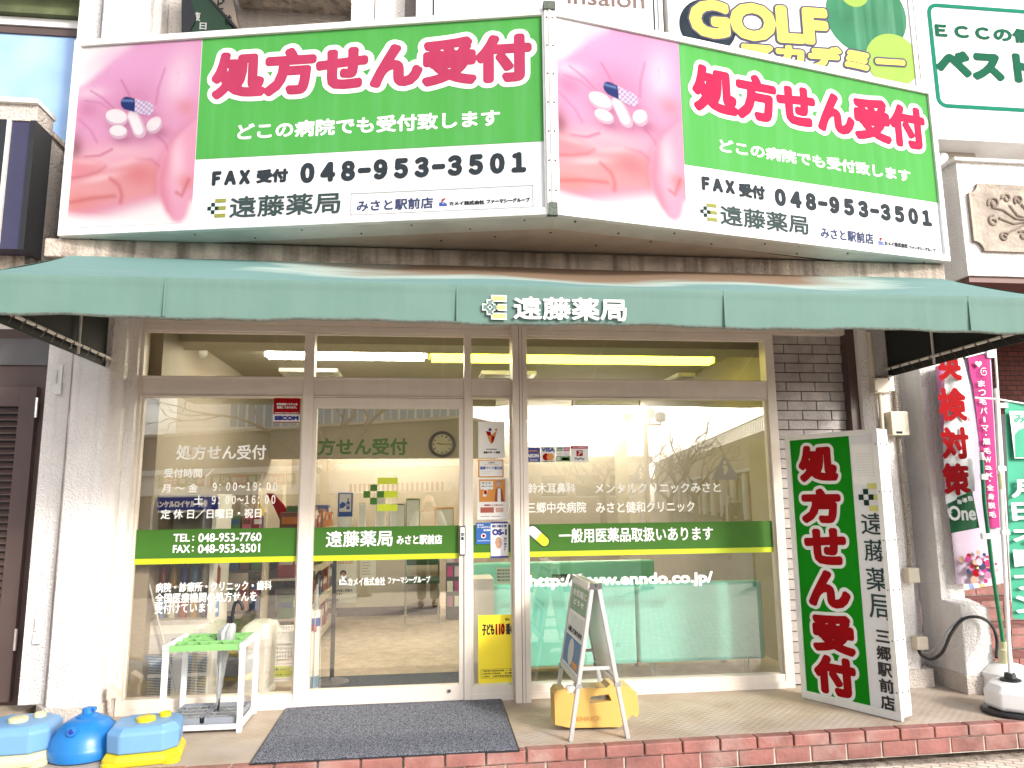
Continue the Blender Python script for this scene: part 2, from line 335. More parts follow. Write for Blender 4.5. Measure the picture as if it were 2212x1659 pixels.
def glass_mat(name, tint, refl):
    m = bpy.data.materials.new(name); m.use_nodes = True; n = m.node_tree; n.nodes.clear(); lk = n.links.new
    t = n.nodes.new("ShaderNodeBsdfTransparent"); t.inputs[0].default_value = (*tint, 1)
    g = n.nodes.new("ShaderNodeBsdfGlossy"); g.inputs['Roughness'].default_value = 0.0; g.inputs[0].default_value = (1, .97, .92, 1)
    lf = n.nodes.new("ShaderNodeLayerWeight"); lw = n.nodes.new("ShaderNodeMath"); lw.operation = 'POWER'; lw.inputs[1].default_value = 5; lk(lf.outputs['Facing'], lw.inputs[0])
    ad = n.nodes.new("ShaderNodeMath"); ad.operation = 'ADD'; ad.use_clamp = True; ad.inputs[1].default_value = refl; lk(lw.outputs[0], ad.inputs[0])
    x = n.nodes.new("ShaderNodeMixShader"); o = n.nodes.new("ShaderNodeOutputMaterial")
    lk(ad.outputs[0], x.inputs[0]); lk(t.outputs[0], x.inputs[1]); lk(g.outputs[0], x.inputs[2]); lk(x.outputs[0], o.inputs[0])
    return m
GLASS = glass_mat("window_glass", (.97, .94, .88), .24)
GLASS2 = glass_mat("transom_glass", (.95, .92, .84), .05)
FLOORT = floor_mat("tan_embossed_tile", (.36, .285, .215), (.47, .40, .34), 3.0, 24)
MATM = speckle_mat("grey_mat_pile", (.028, .033, .052), (.24, .25, .30), 170)
MATIN = speckle_mat("indoor_mat_pile", (.02, .025, .035), (.08, .09, .11), 160)
# ------------------------------------------------------------------ setting
def struct(name, mb, **k): return tag(mb.build(name, **k), kind='structure')
def brick_tex(name, c1, c2, mort, scale, bw=.5, rh=.25, off=.5, bump=.3, ms=.02, rot=(0, 0, 0)):
    m = bpy.data.materials.new(name); m.use_nodes = True; n = m.node_tree; b = n.nodes["Principled BSDF"]; lk = n.links.new
    co = n.nodes.new("ShaderNodeTexCoord"); mp = n.nodes.new("ShaderNodeMapping"); mp.inputs['Rotation'].default_value = rot; lk(co.outputs['Object'], mp.inputs[0])
    br = n.nodes.new("ShaderNodeTexBrick"); br.inputs['Color1'].default_value = (*c1, 1); br.inputs['Color2'].default_value = (*c2, 1); br.inputs['Mortar'].default_value = (*mort, 1)
    br.inputs['Scale'].default_value = scale; br.inputs['Brick Width'].default_value = bw; br.inputs['Row Height'].default_value = rh; br.offset = off; br.inputs['Mortar Size'].default_value = ms
    lk(mp.outputs[0], br.inputs['Vector']); nz = n.nodes.new("ShaderNodeTexNoise"); nz.inputs['Scale'].default_value = 9; nz.inputs['Detail'].default_value = 8; lk(co.outputs['Object'], nz.inputs['Vector'])
    x = n.nodes.new("ShaderNodeMix"); x.data_type = 'RGBA'; x.blend_type = 'OVERLAY'; x.inputs[0].default_value = .5; lk(br.outputs[0], x.inputs[6]); lk(nz.outputs[0], x.inputs[7]); lk(x.outputs[2], b.inputs['Base Color'])
    bu = n.nodes.new("ShaderNodeBump"); bu.inputs['Strength'].default_value = bump; bu.inputs['Distance'].default_value = .006; bu.invert = True; lk(br.outputs[1], bu.inputs['Height']); lk(bu.outputs[0], b.inputs['Normal'])
    b.inputs['Roughness'].default_value = .85; return m
PAVE = brick_tex("paving_blocks", (.58, .50, .42), (.68, .60, .52), (.32, .25, .19), 5.0, .5, .25, ms=.025, rot=(0, 0, .5))
ASPH = mat("asphalt", (.06, .06, .062), .9, var=.3, vs=30)
INFLOOR = brick_tex("indoor_tile", (.40, .32, .235), (.42, .335, .25), (.36, .29, .22), 3.3, .5, .5, 0, .1, .008)
SZ = -.16                                                         # street level below the porch floor
m = MB(); m.box(-60, 60, -7.5, -1.16, SZ - .1, SZ, PAVE); struct('pavement', m)
m = MB(); m.box(-200, 200, -240, -7.5, SZ - .3, SZ - .12, ASPH); m.box(-60, 60, -7.64, -7.501, SZ - .119, SZ, CONC); struct('road', m)
m = MB(); m.box(-200, 200, -1.16, 60, SZ - .35, SZ - .05, CONC); struct('ground', m)
SYL, SYR = -1.09, -.985                                           # front edge of the porch at left / right
m = MB(); m.add([(-4.4, -1.13, 0), (4.9, -.93, 0), (4.9, .45, 0), (-4.4, .45, 0), (-4.4, -1.13, SZ), (4.9, -.93, SZ), (4.9, .45, SZ), (-4.4, .45, SZ)],
    [(0, 1, 2, 3), (4, 7, 6, 5), (0, 4, 5, 1), (1, 5, 6, 2), (2, 6, 7, 3), (3, 7, 4, 0)], FLOORT)
struct('porch_floor', m, loc=(0, 0, 0))
# brick-tiled step edge in front of the porch
st = thing('brick_step', (0, -1.1, SZ), 'low red brick step along the front edge of the tan porch', 'step')
e0, e1 = np.array([-4.4, -1.133, 0]), np.array([4.9, -.933, 0]); ed = (e1 - e0) / np.linalg.norm(e1 - e0); en = np.array([ed[1], -ed[0], 0])
for nm, z0, z1, off, dp, wd in (('top_course', -.062, .004, .0, .075, .226), ('bottom_course', -.155, -.070, .5, .055, .226)):
    m = MB(); Ltot = 9.2; k = 0; x = -off * wd
    while x < Ltot:
        a = e0 + ed * (x + .005); b = e0 + ed * (x + wd - .005); j = random.uniform(-.0025, .0012)
        q = [a + en * (dp + j), b + en * (dp + j), b + en * .0, a + en * .0]
        m.add([(p[0], p[1], z0) for p in q] + [(p[0], p[1], z1 + j) for p in q], [(0, 3, 2, 1), (4, 5, 6, 7), (0, 1, 5, 4), (1, 2, 6, 5), (2, 3, 7, 6), (3, 0, 4, 7)], BRICK); x += wd
    m.build(nm, st, bevel=.006)
m = MB(); a, b = e0 + en * .001, e1 + en * .001
m.add([(a + en * .047)[:2].tolist() + [SZ], (b + en * .047)[:2].tolist() + [SZ], a[:2].tolist() + [SZ], b[:2].tolist() + [SZ]] +
      [(a + en * .047)[:2].tolist() + [-.006], (b + en * .047)[:2].tolist() + [-.006], a[:2].tolist() + [-.006], b[:2].tolist() + [-.006]],
      [(0, 1, 5, 4), (4, 5, 7, 6), (0, 4, 6, 2), (1, 3, 7, 5), (2, 6, 7, 3), (0, 2, 3, 1)], MORT); m.build('mortar_bed', st)

# ------------------------------------------------------------------ the shop building
B = thing('pharmacy_building', (0.3, 0, 0), 'ground floor pharmacy shopfront with glass front, white stucco pillars and green trim', 'building')
TOPZ = 6.2
def pillar(prof, z0, z1, name, m1):
    m = MB(); n = len(prof); m.add([(x, y, z0) for x, y in prof] + [(x, y, z1) for x, y in prof],
        [tuple(range(n))[::-1], tuple(range(n, 2 * n))] + [(i, (i + 1) % n, n + (i + 1) % n, n + i) for i in range(n)], m1)
    return m.build(name, B)
PL = [(-2.56, .45), (-2.56, -.20), (-2.405, -.20), (-2.38, -.15), (-2.31, -.15), (-2.285, -.26), (-2.03, -.26), (-2.03, -.05), (-2.03, .45)]
PL = [(-2.56, .45), (-2.56, -.14), (-2.41, -.14), (-2.335, -.26), (-2.10, -.26), (-2.04, -.20), (-2.04, -.13), (-1.995, -.10), (-1.995, .45)]
pillar(PL, .12, TOPZ, 'pillar', STUCL)
m = MB(); pts = [(-2.44, -.16), (-2.345, -.285), (-2.085, -.285), (-2.015, -.215), (-2.015, .4), (-2.44, .4)]
m.prism([(x, y, 0) for x, y in pts], 0, 1, (0, 0, .125), STUCG); m.build('pillar_base', B)
PR = [(3.37, .45), (3.37, -.10), (3.42, -.16), (3.60, -.16), (3.66, -.10), (3.66, .45)]
pillar(PR, .12, TOPZ, 'pillar', STUCCO)
m = MB(); m.box(3.36, 3.70, -.175, .4, 0, .125, STUCG); m.build('pillar_base', B)
# grey tiled strip wall right of the window
m = MB(); m.box(2.70, 3.37, .03, .12, 0, 2.75, GROUT)
r = 0; z = 0.012
while z < 2.74:
    x = 2.702 - (r % 2) * .12
    while x < 3.36:
        a, b = max(x, 2.702), min(x + .232, 3.366)
        if b - a > .02: m.box(a, b, .018 + random.uniform(-.0015, .0015), .04, z, min(z + .068, 2.745), TILEG)
        x += .24
    z += .0755; r += 1
m.build('tiled_wall', B)
m = MB(); m.box(3.30, 3.37, -.06, .03, 0, 2.80, BROWN); m.build('downpipe', B)
# header beam, ledge slab, upper wall
m = MB(); m.box(-1.995, 3.30, -.05, .12, 2.645, 2.86, CHAMP); m.build('head_beam', B)
m = MB(); m.box(-2.3, 3.60, -.84, .30, 2.862, 2.978, CONC); m.build('ledge', B, bevel=.008)
m = MB(); m.box(-1.99, 3.60, .02, .30, 2.978, TOPZ, STUCG); m.build('upper_wall', B)
m = MB(); m.box(-2.04, 3.6, -.835, .02, 3.0, 3.05, BROWN); m.build('upper_soffit', B)
# interior shell
m = MB(); m.box(-2.2, 3.3, .06, 6.2, -.12, -.004, INFLOOR); tag(m.build('indoor_floor'), kind='structure')
m = MB(); m.box(-2.2, 3.3, .13, 6.2, 2.76, 2.84, CEIL); m.build('ceiling', B)
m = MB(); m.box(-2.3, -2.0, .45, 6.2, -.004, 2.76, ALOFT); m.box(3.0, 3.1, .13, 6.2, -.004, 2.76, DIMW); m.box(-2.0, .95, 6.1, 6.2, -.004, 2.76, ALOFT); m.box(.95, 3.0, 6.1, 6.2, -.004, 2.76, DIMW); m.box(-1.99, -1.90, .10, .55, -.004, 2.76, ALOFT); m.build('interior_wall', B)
m = MB(); m.box(-2.0, 3.0, .45, .80, 2.62, 2.758, CEIL); m.build('ceiling_beam', B)
m = MB(); m.box(-2.0, .95, 4.45, 4.6, 1.93, 2.758, ALOFT); bk = m.build('bulkhead', B)
fb = FY(4.448); m = MB(); m.text(fb, '処方せん受付', fb.bx(646, 946, 880, 984), BANDG, .008); m.build('lettering', bk)

# window frames (champagne aluminium)
X0, XA, XB, XC, XD, XE, XF, XG = -1.975, -.872, -.800, .283, .335, .634, .741, 2.630
m = MB()
m.box(-2.01, 2.70, -.045, .06, 2.598, 2.644, CHAMP)                      # head
m.box(X0 - .035, X0, -.045, .06, 0, 2.598, CHAMP); m.box(XG, 2.70, -.045, .06, 0, 2.598, CHAMP)
m.box(XA, XB, -.048, .06, .0, 2.598, CHAMP); m.box(XC, XD, -.048, .06, .0, 2.598, CHAMP)
for a, b in ((X0, XA), (XB, XC), (XD, XE), (XF, XG)):
    m.box(a, b, -.038, .05, 2.122, 2.268, CHAMP); m.box(a, b, -.05, -.038, 2.255, 2.268, CHAMP); m.box(a, b, -.05, -.038, 2.122, 2.130, CHAMP)
    m.box(a, b, -.028, -.006, 2.582, 2.598, CHAMP)
    if a != XB:
        m.box(a, b, -.04, .05, .0, .098, CHAMP); m.box(a, b, -.05, -.04, .0, .05, CHAMP)
        m.box(a, a + .014, -.02, .02, .098, 2.122, CHAMP); m.box(b - .014, b, -.02, .02, .098, 2.122, CHAMP)
m.build('window_frame', B, bevel=.003)
m = MB(); m.box(XE, XF, -.13, .06, -.001, 2.66, CHAMP); m.box(XE + .045, XE + .049, -.1315, -.13, 0, 2.65, BROWN); m.box(XE + .068, XE + .0705, -.1315, -.13, 0, 2.65, BROWN); m.build('mullion', B, bevel=.004)
def pane(nm, a, b, z0, z1, Y=0.0, par=None, gm=GLASS):
    m = MB(); m.add([(a, Y, z0), (b, Y, z0), (b, Y, z1), (a, Y, z1)], [(0, 1, 2, 3)], gm); return m.build(nm, par or B)
for a, b in ((X0, XA), (XB, XC), (XD, XE), (XF, XG)): pane('transom_pane', a, b, 2.268, 2.598, gm=GLASS2)
p1 = pane('window_pane', X0, XA, .098, 2.122); p3 = pane('window_pane', XD, XE, .098, 2.122); p4 = pane('window_pane', XF, XG, .098, 2.122)
FG = FY(-.001)
def band(m, a, b, f=FG):
    m.quad(f, a, 1.005, b, 1.2, .003, BANDG); m.quad(f, a, .968, b, 1.005, .003, BANDY)
T = lambda m, s, x0, y0, x1, y1, bold=.0018, mt=WVIN, f=FG, d=.005: m.text(f, s, f.bx(x0, y0, x1, y1), mt, bold, d)
m = MB(); band(m, X0 + .002, XA - .002)
T(m, '処方せん受付', 381, 961, 575, 993); T(m, '受付時間', 355, 1012, 437, 1032, .0012); T(m, '／', 444, 1012, 462, 1031, .0012)
T(m, '月 ～ 金', 350, 1045, 428, 1064, .0012); T(m, '９：００～１９：００', 460, 1042, 599, 1060, .0012); T(m, '土', 419, 1070, 440, 1090, .0012); T(m, '９：００～１６：００', 458, 1070, 595, 1089, .0012)
T(m, '定 休 日／日曜日・祝日', 348, 1099, 565, 1120, .0012)
T(m, 'TEL', 375, 1153, 411, 1170); T(m, '：', 416, 1157, 420, 1168, .002); T(m, '048-953-7760', 429, 1151, 565, 1170)
T(m, 'FAX', 374, 1177, 411, 1194); T(m, '：', 415, 1180, 419, 1191, .002); T(m, '048-953-3501', 428, 1175, 562, 1194)
T(m, '病院・診療所・クリニック・歯科', 337, 1256, 587, 1277, .0008); T(m, '全国医療機関の処方せんを', 336, 1279, 555, 1301, .0008); T(m, '受付けています。', 335, 1302, 471, 1324, .0008)
m.build('lettering', p1)
m = MB(); band(m, XD + .002, XE - .002); m.build('lettering', p3)
m = MB(); band(m, XF + .002, XG - .002)
T(m, '一般用医薬品取扱いあります', 1207, 1139, 1540, 1170, .002)
T(m, '鈴木耳鼻科', 1140, 1043, 1243, 1066, .0014); T(m, 'メンタルクリニックみさと', 1285, 1043, 1556, 1065, .0014)
T(m, '三郷中央病院', 1137, 1084, 1266, 1108, .0014); T(m, 'みさと健和クリニック', 1287, 1083, 1500, 1107, .0014)
T(m, 'http://www.enndo.co.jp/', 1142, 1238, 1540, 1270, .005)
def capsule(m, f, c, L_, r, ang, d, m1, m2, m0):
    ca, sa = math.cos(ang), math.sin(ang)
    def half(s, rr, ext):
        pts = [(0, -rr), (ext, -rr)] + [(ext + rr * math.cos(t), rr * math.sin(t)) for t in np.linspace(-math.pi / 2, math.pi / 2, 12)[1:-1]] + [(ext, rr), (0, rr)]
        return [(c[0] + s * (x * ca - y * sa), c[1] + s * (x * sa + y * ca)) for x, y in pts]
    for s in (1, -1): m.poly(f, half(s, r + .008, L_), d, m0)
    m.poly(f, half(-1, r, L_), d + .001, m1); m.poly(f, half(1, r, L_), d + .001, m2)
cu, cv = FG.px(1163, 1158); capsule(m, FG, (cu, cv), .058, .034, math.radians(-42), .005, VINYL, BANDY, NAVY)
m.build('lettering', p4)
# sliding automatic door
D_ = MB(); D_.box(XB, XC, -.035, .02, 2.045, 2.118, CHAMP); D_.box(XB, XB + .028, -.035, .02, .012, 2.045, CHAMP); D_.box(XC - .035, XC, -.035, .02, .012, 2.045, CHAMP)
D_.box(XB + .028, XC - .035, -.035, .02, .012, .115, CHAMP); D_.box(XB, XC, -.06, .06, -.003, .009, STEEL)
dr = D_.build('sliding_door', B, bevel=.002)
p2 = pane('door_pane', XB + .028, XC - .035, .115, 2.045, -.008, dr)
FD = FY(-.009); m = MB(); m.quad(FD, XB + .03, 1.005, XC - .037, 1.2, .003, BANDG); m.quad(FD, XB + .03, .968, XC - .037, 1.005, .003, BANDY)
T(m, '遠藤薬局', 704, 1146, 848, 1181, .002, f=FD); T(m, 'みさと駅前店', 857, 1155, 955, 1176, .002, f=FD)
T(m, 'カメイ株式会社', 752, 1247, 832, 1265, .0006, f=FD); T(m, 'ファーマシーグループ', 838, 1245, 929, 1260, .0006, f=FD)
def klogo(m, f, x0, y0, x1, y1, c1, c2, d=.005):
    u0, v0, u1, v1 = f.bx(x0, y0, x1, y1); W, H = u1 - u0, v1 - v0; q = lambda *p: [(u0 + a * W, v0 + b * H) for a, b in p]
    m.poly(f, q((0, 0), (0, .55), (.22, .55), (.22, .2), (1, .2), (1, 0)), d, c1)
    m.poly(f, q((.3, .3), (.3, 1), (.5, .78), (.95, 1), (.55, .6), (.98, .28), (.62, .28), (.42, .5), (.42, .3)), d + .0005, c2)
klogo(m, FD, 733, 1242, 751, 1263, VINYL, VINYL)
def elogo(m, f, x0, y0, x1, y1, light, dark, d=.005, outline=None):
    u0, v0, u1, v1 = f.bx(x0, y0, x1, y1); W, H = u1 - u0, v1 - v0
    def r(a, b, c, e, mt):
        if outline: m.quad(f, u0 + a * W - .006, v0 + b * H - .006, u0 + c * W + .006, v0 + e * H + .006, d - .0008, outline)
        m.quad(f, u0 + a * W, v0 + b * H, u0 + c * W, v0 + e * H, d, mt)
    r(.40, .80, 1, 1, light); r(.60, .40, 1, .60, light); r(.40, 0, 1, .20, light)
    r(.20, .60, .40, .80, dark); r(0, .40, .20, .60, dark); r(.40, .40, .60, .60, dark); r(.20, .20, .40, .40, dark)
elogo(m, FD, 785, 1032, 859, 1104, BANDY, BANDG)
m.build('lettering', dr)
m = MB(); u0, v0, u1, v1 = FD.bx(992, 1136, 1005, 1199); f2 = FY(-.036)
m.fbox(f2, u0, v0, u1, v1, 0, .012, BLACK); m.fbox(f2, u0 + .006, v0 + .008, u1 - .006, v1 - .008, .012, .014, PLAST)
m.text(f2, '自', (u0 + .012, v1 - .07, u1 - .012, v1 - .045), NAVY, .001, .0155); m.text(f2, '動', (u0 + .012, v1 - .1, u1 - .012, v1 - .074), NAVY, .001, .0155)
m.build('touch_plate', dr, bevel=.003)
m = MB(); c = FD.px(970, 1490); m.tube([(c[0], -.034, c[1]), (c[0], -.045, c[1])], .012, CHROME, 16); m.tube([(c[0], -.045, c[1]), (c[0], -.049, c[1])], .005, BLACK, 8); m.build('lock', dr)

# fluorescent lamps and vents under the ceiling
def lamp(px0, px1, py, Z, lab, lit, w=.1):
    a, b = onZ(px0, py, Z), onZ(px1, py, Z); y = (a[1] + b[1]) / 2; c = ((a[0] + b[0]) / 2, y, Z)
    t = thing('ceiling_lamp', c, lab, 'lamp', 'fluorescent lamps on the shop ceiling')
    m = MB(); m.box(a[0], b[0], y - .11, y + .11, Z + .037, 2.76, PLAST); m.box(a[0] - .02, a[0], y - .04, y + .04, Z - .03, 2.76, SPK); m.box(b[0], b[0] + .02, y - .04, y + .04, Z - .03, 2.76, SPK); m.build('lamp_housing', t)
    m = MB()
    for dy in (-.05, .05): m.tube([(a[0] + .01, y + dy, Z), (b[0] - .01, y + dy, Z)], .036, lit, 12)
    m.build('tube', t, smooth=True)
lamp(580, 918, 767, 2.69, 'white fluorescent lamp on the ceiling behind the left transoms', LAMPW)
lamp(930, 1545, 776, 2.69, 'long lamp with yellow cover on the ceiling behind the right transoms', LAMPY)
lamp(1237, 1435, 885, 2.62, 'upper white tube lamp at the back behind the right window', LAMPW)
lamp(1092, 1365, 914, 2.55, 'lower white tube lamp at the back behind the right window', LAMPW)
lamp(690, 1000, 898, 2.62, 'white fluorescent lamp at the back above the green lettering', LAMPW)
def vent(px, py, lab):
    c = onZ(px, py, 2.757); t = thing('ceiling_vent', (c[0], c[1], 2.70), lab, 'vent', 'air vents in the shop ceiling'); m = MB(); s = .3
    for a in ((-s, s, -s, -s + .05), (-s, s, s - .05, s), (-s, -s + .05, -s + .05, s - .05), (s - .05, s, -s + .05, s - .05)): m.box(c[0] + a[0], c[0] + a[1], c[1] + a[2], c[1] + a[3], 2.72, 2.759, PLAST)
    m.build('vent_frame', t); m = MB(); m.box(c[0] - s + .05, c[0] + s - .05, c[1] - s + .05, c[1] + s - .05, 2.752, 2.758, BLACK)
    for k in range(5): m.box(c[0] - s + .05, c[0] + s - .05, c[1] - s + .08 + k * .1, c[1] - s + .12 + k * .1, 2.73, 2.745, PLAST)
    m.build('louvre', t)
vent(675, 806, 'square ceiling vent under the white lamp behind the left transom'); vent(1093, 811, 'square ceiling vent behind the thick mullion'); vent(1500, 815, 'square ceiling vent below the yellow lamp, farthest right')
c = onZ(432, 750, 2.757); m = MB(); m.lathe((c[0], c[1], 2.66), [(.03, 0), (.055, .015), (.065, .03), (.065, .1)], PLAST); tag(m.build('smoke_detector', smooth=True), 'round white smoke detector on the shop ceiling behind the left transom', 'smoke detector')
c = onZ(478, 742, 2.757); m = MB(); m.lathe((c[0], c[1], 2.69), [(.012, 0), (.012, .03), (.05, .045), (.05, .07)], BROWN); tag(m.build('sprinkler', smooth=True), 'small dark sprinkler head on the ceiling beside the smoke detector', 'sprinkler')
# ------------------------------------------------------------------ awning
AX0, AX1 = -2.145, 3.575
aw = thing('awning', (0.7, -.8, 2.29), 'faded green fabric awning with a straight valance over the pharmacy front', 'awning')
def sheet(nx, ny, f, m, mb):
    vs = [f(i / nx, j / ny) for j in range(ny + 1) for i in range(nx + 1)]
    mb.add(vs, [(j * (nx + 1) + i, j * (nx + 1) + i + 1, (j + 1) * (nx + 1) + i + 1, (j + 1) * (nx + 1) + i) for j in range(ny) for i in range(nx)], m)
rib = [(X + .55) for X in (-1.30, .12, 1.55, 2.98)]
def sag(x): return .006 * math.sin((x - AX0) * 2 * math.pi / 1.43) + .003 * math.sin(x * 17)
m = MB()
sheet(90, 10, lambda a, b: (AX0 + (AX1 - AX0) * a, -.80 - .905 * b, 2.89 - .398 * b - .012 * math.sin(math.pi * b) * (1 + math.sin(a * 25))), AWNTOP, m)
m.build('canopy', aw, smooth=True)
m = MB()
sheet(120, 10, lambda a, b: (AX0 + (AX1 - AX0) * a, -1.705 + .012 * b + .0015 * math.sin(a * 60) * b + .010 * math.sin(math.pi * min(1, b * 5)) * -1 * .4, 2.492 - .200 * b + (sag(AX0 + (AX1 - AX0) * a) * b)), AWN, m)
for X in (-1.29, .155, 1.60, 3.04):
    m.box(X, X + .008, -1.7085, -1.699, 2.292, 2.49, AWN)
va = m.build('valance', aw, smooth=True)
m = MB(); m.tube([(AX0 + (AX1 - AX0) * k / 60, -1.696 + .005 * math.sin(k), 2.290 + sag(AX0 + (AX1 - AX0) * k / 60)) for k in range(61)], .0075, DIRTY, 6); m.build('hem', aw)
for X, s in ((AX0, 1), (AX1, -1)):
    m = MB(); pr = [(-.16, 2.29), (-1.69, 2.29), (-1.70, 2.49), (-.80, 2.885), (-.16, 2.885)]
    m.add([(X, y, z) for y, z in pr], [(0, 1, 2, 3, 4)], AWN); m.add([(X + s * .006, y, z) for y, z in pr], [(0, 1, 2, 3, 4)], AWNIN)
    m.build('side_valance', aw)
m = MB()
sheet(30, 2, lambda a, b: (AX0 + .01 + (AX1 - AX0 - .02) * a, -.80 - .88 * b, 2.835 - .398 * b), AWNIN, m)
sheet(30, 1, lambda a, b: (AX0 + .01 + (AX1 - AX0 - .02) * a, -1.694 + .012 * b, 2.475 - .17 * b), AWNIN, m); m.build('shaded_inner_layer', aw)
for X, s in ((AX0, 1), (AX1, -1)):
    m = MB(); x = X + s * .035
    m.tube([(x, -.18, 2.345), (x, -1.66, 2.345)], .011, STEEL, 8); m.tube([(x, -.72, 2.29), (x, -.72, 2.85)], .009, STEEL, 8)
    for k in range(13):
        y = -.25 - k * .11; m.tube([(x, y, 2.345), (x + .002, y - .02, 2.31), (x, y - .045 + .02 * random.random(), 2.292)], .0025, BROWN, 5); m.tube([(x, y, 2.333), (x, y + .004, 2.3575)], .0125, BROWN, 8)
    m.build('frame_bar', aw)
m = MB()
for X in (-1.28, .16, 1.6, 3.05): m.tube([(X, -.84, 2.80), (X, -1.67, 2.435)], .012, STEEL, 8)
m.tube([(AX0 + .05, -1.67, 2.435), (AX1 - .05, -1.67, 2.435)], .012, STEEL, 8); m.build('frame_bar', aw)
fv = FY(-1.7085); m = MB()
elogo(m, fv, 1044, 640, 1092, 688, LEMON, AWN, .004, VINYL); m.text(fv, '遠藤薬局', fv.bx(1109, 643, 1353, 692), VINYL, .0035, .004); m.build('lettering', aw)

# ------------------------------------------------------------------ printed hand with pills (flat print)
def S(r, g, b): return np.array(lin(r, g, b, .8))
def hand_print(W=210, H=280):
    u, y = np.meshgrid(np.linspace(0, 1, W), np.linspace(1, 0, H))        # y down in the picture, rows from the bottom up
    X = (503 - 100 * y) * (1 - u) + (1278 - 53 * y) * u; Y = (290 - 60 * u) * (1 - y) + (1455 - 125 * u) * y
    img = np.ones((H, W, 3)) * S(255, 252, 255); rnd = random.Random(4)
    def blur(a, k):
        k = int(round(k * 1.3))
        for ax in (0, 1):
            for _ in range(2):
                p = np.pad(a, [(k, k) if i == ax else (0, 0) for i in range(2)], mode='edge'); c = np.cumsum(p, ax); z = np.zeros_like(np.take(c, [0], ax)); c = np.concatenate([z, c], ax)
                n_ = a.shape[ax]; a = (np.take(c, range(2 * k + 1, 2 * k + 1 + n_), ax) - np.take(c, range(n_), ax)) / (2 * k + 1)
        return a
    def polym(pts, k):
        ins = np.zeros((H, W), bool); x0, y0 = pts[-1]
        for x1, y1 in pts:
            if y1 != y0: ins ^= ((Y < y1) != (Y < y0)) & (X < (x0 - x1) * (Y - y1) / (y0 - y1) + x1)
            x0, y0 = x1, y1
        m_ = ins.astype(float); return blur(m_, k) if k else m_
    def blend(mask, col):
        nonlocal img; img = img * (1 - mask[..., None]) + mask[..., None] * np.array(col)
    def blob(x, yy, rx, ry, col, a, rot=0.0):
        dx, dy = X - x, Y - yy; c, s_ = math.cos(rot), math.sin(rot); blend(a * np.exp(-(((dx * c + dy * s_) / rx) ** 2 + ((-dx * s_ + dy * c) / ry) ** 2)), col)
    def segd(x0, y0, x1, y1):
        dx, dy = x1 - x0, y1 - y0; t = np.clip(((X - x0) * dx + (Y - y0) * dy) / (dx * dx + dy * dy), 0, 1); return np.hypot(X - x0 - t * dx, Y - y0 - t * dy), t
    def crease(pts, w, col, a):
        d = np.min([segd(*p, *q)[0] for p, q in zip(pts[:-1], pts[1:])], 0); blend(a * np.exp(-(d / w) ** 2), col)
    P1, P2, P3, DK, DR, LT = S(238, 172, 214), S(234, 160, 188), S(236, 162, 168), S(206, 118, 160), S(212, 112, 118), S(253, 222, 240)
    palm = polym([(300, 640), (440, 575), (520, 535), (640, 425), (740, 335), (840, 260), (960, 200), (1400, 150), (1400, 1400), (300, 1500)], 4)
    blend(palm, P1); g = np.clip((Y - 600) / 500, 0, 1); blend(palm * g, P2)
    blob(560, 590, 110, 40, LT, .8, -.15); blob(1130, 480, 90, 170, LT, .8, .25); blob(830, 420, 150, 100, S(240, 178, 224), .7); blob(700, 330, 200, 60, S(246, 190, 226), .5, -.6)
    blob(860, 640, 170, 150, DK, .5); blob(540, 700, 80, 70, DK, .55); blob(1180, 650, 80, 60, S(232, 140, 150), .6); blob(560, 820, 120, 80, P1, .7); blob(1000, 800, 90, 60, P2, .6)
    blob(760, 950, 260, 55, S(248, 196, 210), .8, -.1); blob(460, 960, 50, 110, S(150, 92, 104), .85); blob(600, 1010, 120, 35, S(250, 200, 208), .7, .1)
    for p, w_, a_ in (([(700, 940), (620, 985), (520, 1000)], 9, .5), ([(860, 985), (960, 985), (1010, 1020)], 10, .5), ([(560, 575), (640, 620), (720, 690)], 9, .4), ([(760, 500), (800, 570), (820, 610)], 8, .45), ([(1040, 420), (1000, 540), (985, 640)], 9, .35), ([(480, 760), (560, 830), (600, 900)], 10, .3), ([(1000, 840), (1050, 880), (1080, 950)], 9, .35), ([(520, 640), (620, 650), (700, 700)], 7, .3)): crease(p, w_, DK, min(1, a_ * 1.5))
    for k in range(60):
        x, yy = rnd.uniform(560, 1200), rnd.uniform(380, 900); crease([(x, yy), (x + rnd.uniform(-30, 30), yy + rnd.uniform(10, 45))], 3.5, S(222, 146, 190), .22)
    f1 = polym([(380, 1040), (470, 1015), (560, 1005), (640, 1030), (660, 1055), (600, 1090), (520, 1120), (380, 1160)], 3); blend(f1, S(236, 152, 164)); blob(540, 1030, 110, 22, S(248, 190, 200), .8); crease([(400, 1150), (520, 1122), (610, 1088), (660, 1050)], 12, DR, .85)
    f2 = polym([(360, 1190), (460, 1150), (600, 1110), (720, 1050), (860, 1000), (960, 990), (1010, 1030), (1010, 1180), (800, 1250), (360, 1340)], 5); blend(f2, P3); blob(880, 1080, 120, 70, S(226, 130, 138), .75); blob(620, 1125, 130, 22, S(252, 206, 212), .85, -.3); blob(780, 1015, 140, 25, S(250, 198, 206), .8, -.3); blob(540, 1210, 130, 35, S(244, 172, 178), .7, -.15)
    crease([(690, 1120), (750, 1160), (768, 1215), (760, 1260)], 14, DR, .65)
    blob(480, 1290, 140, 60, S(236, 150, 146), .8, -.1); crease([(400, 1300), (560, 1255), (720, 1225)], 14, DR, .65)
    th = polym([(1300, 700), (1235, 735), (1120, 845), (1040, 960), (1005, 1080), (1010, 1190), (1050, 1280), (1105, 1335), (1150, 1340), (1190, 1300), (1215, 1210), (1300, 1150)], 2)
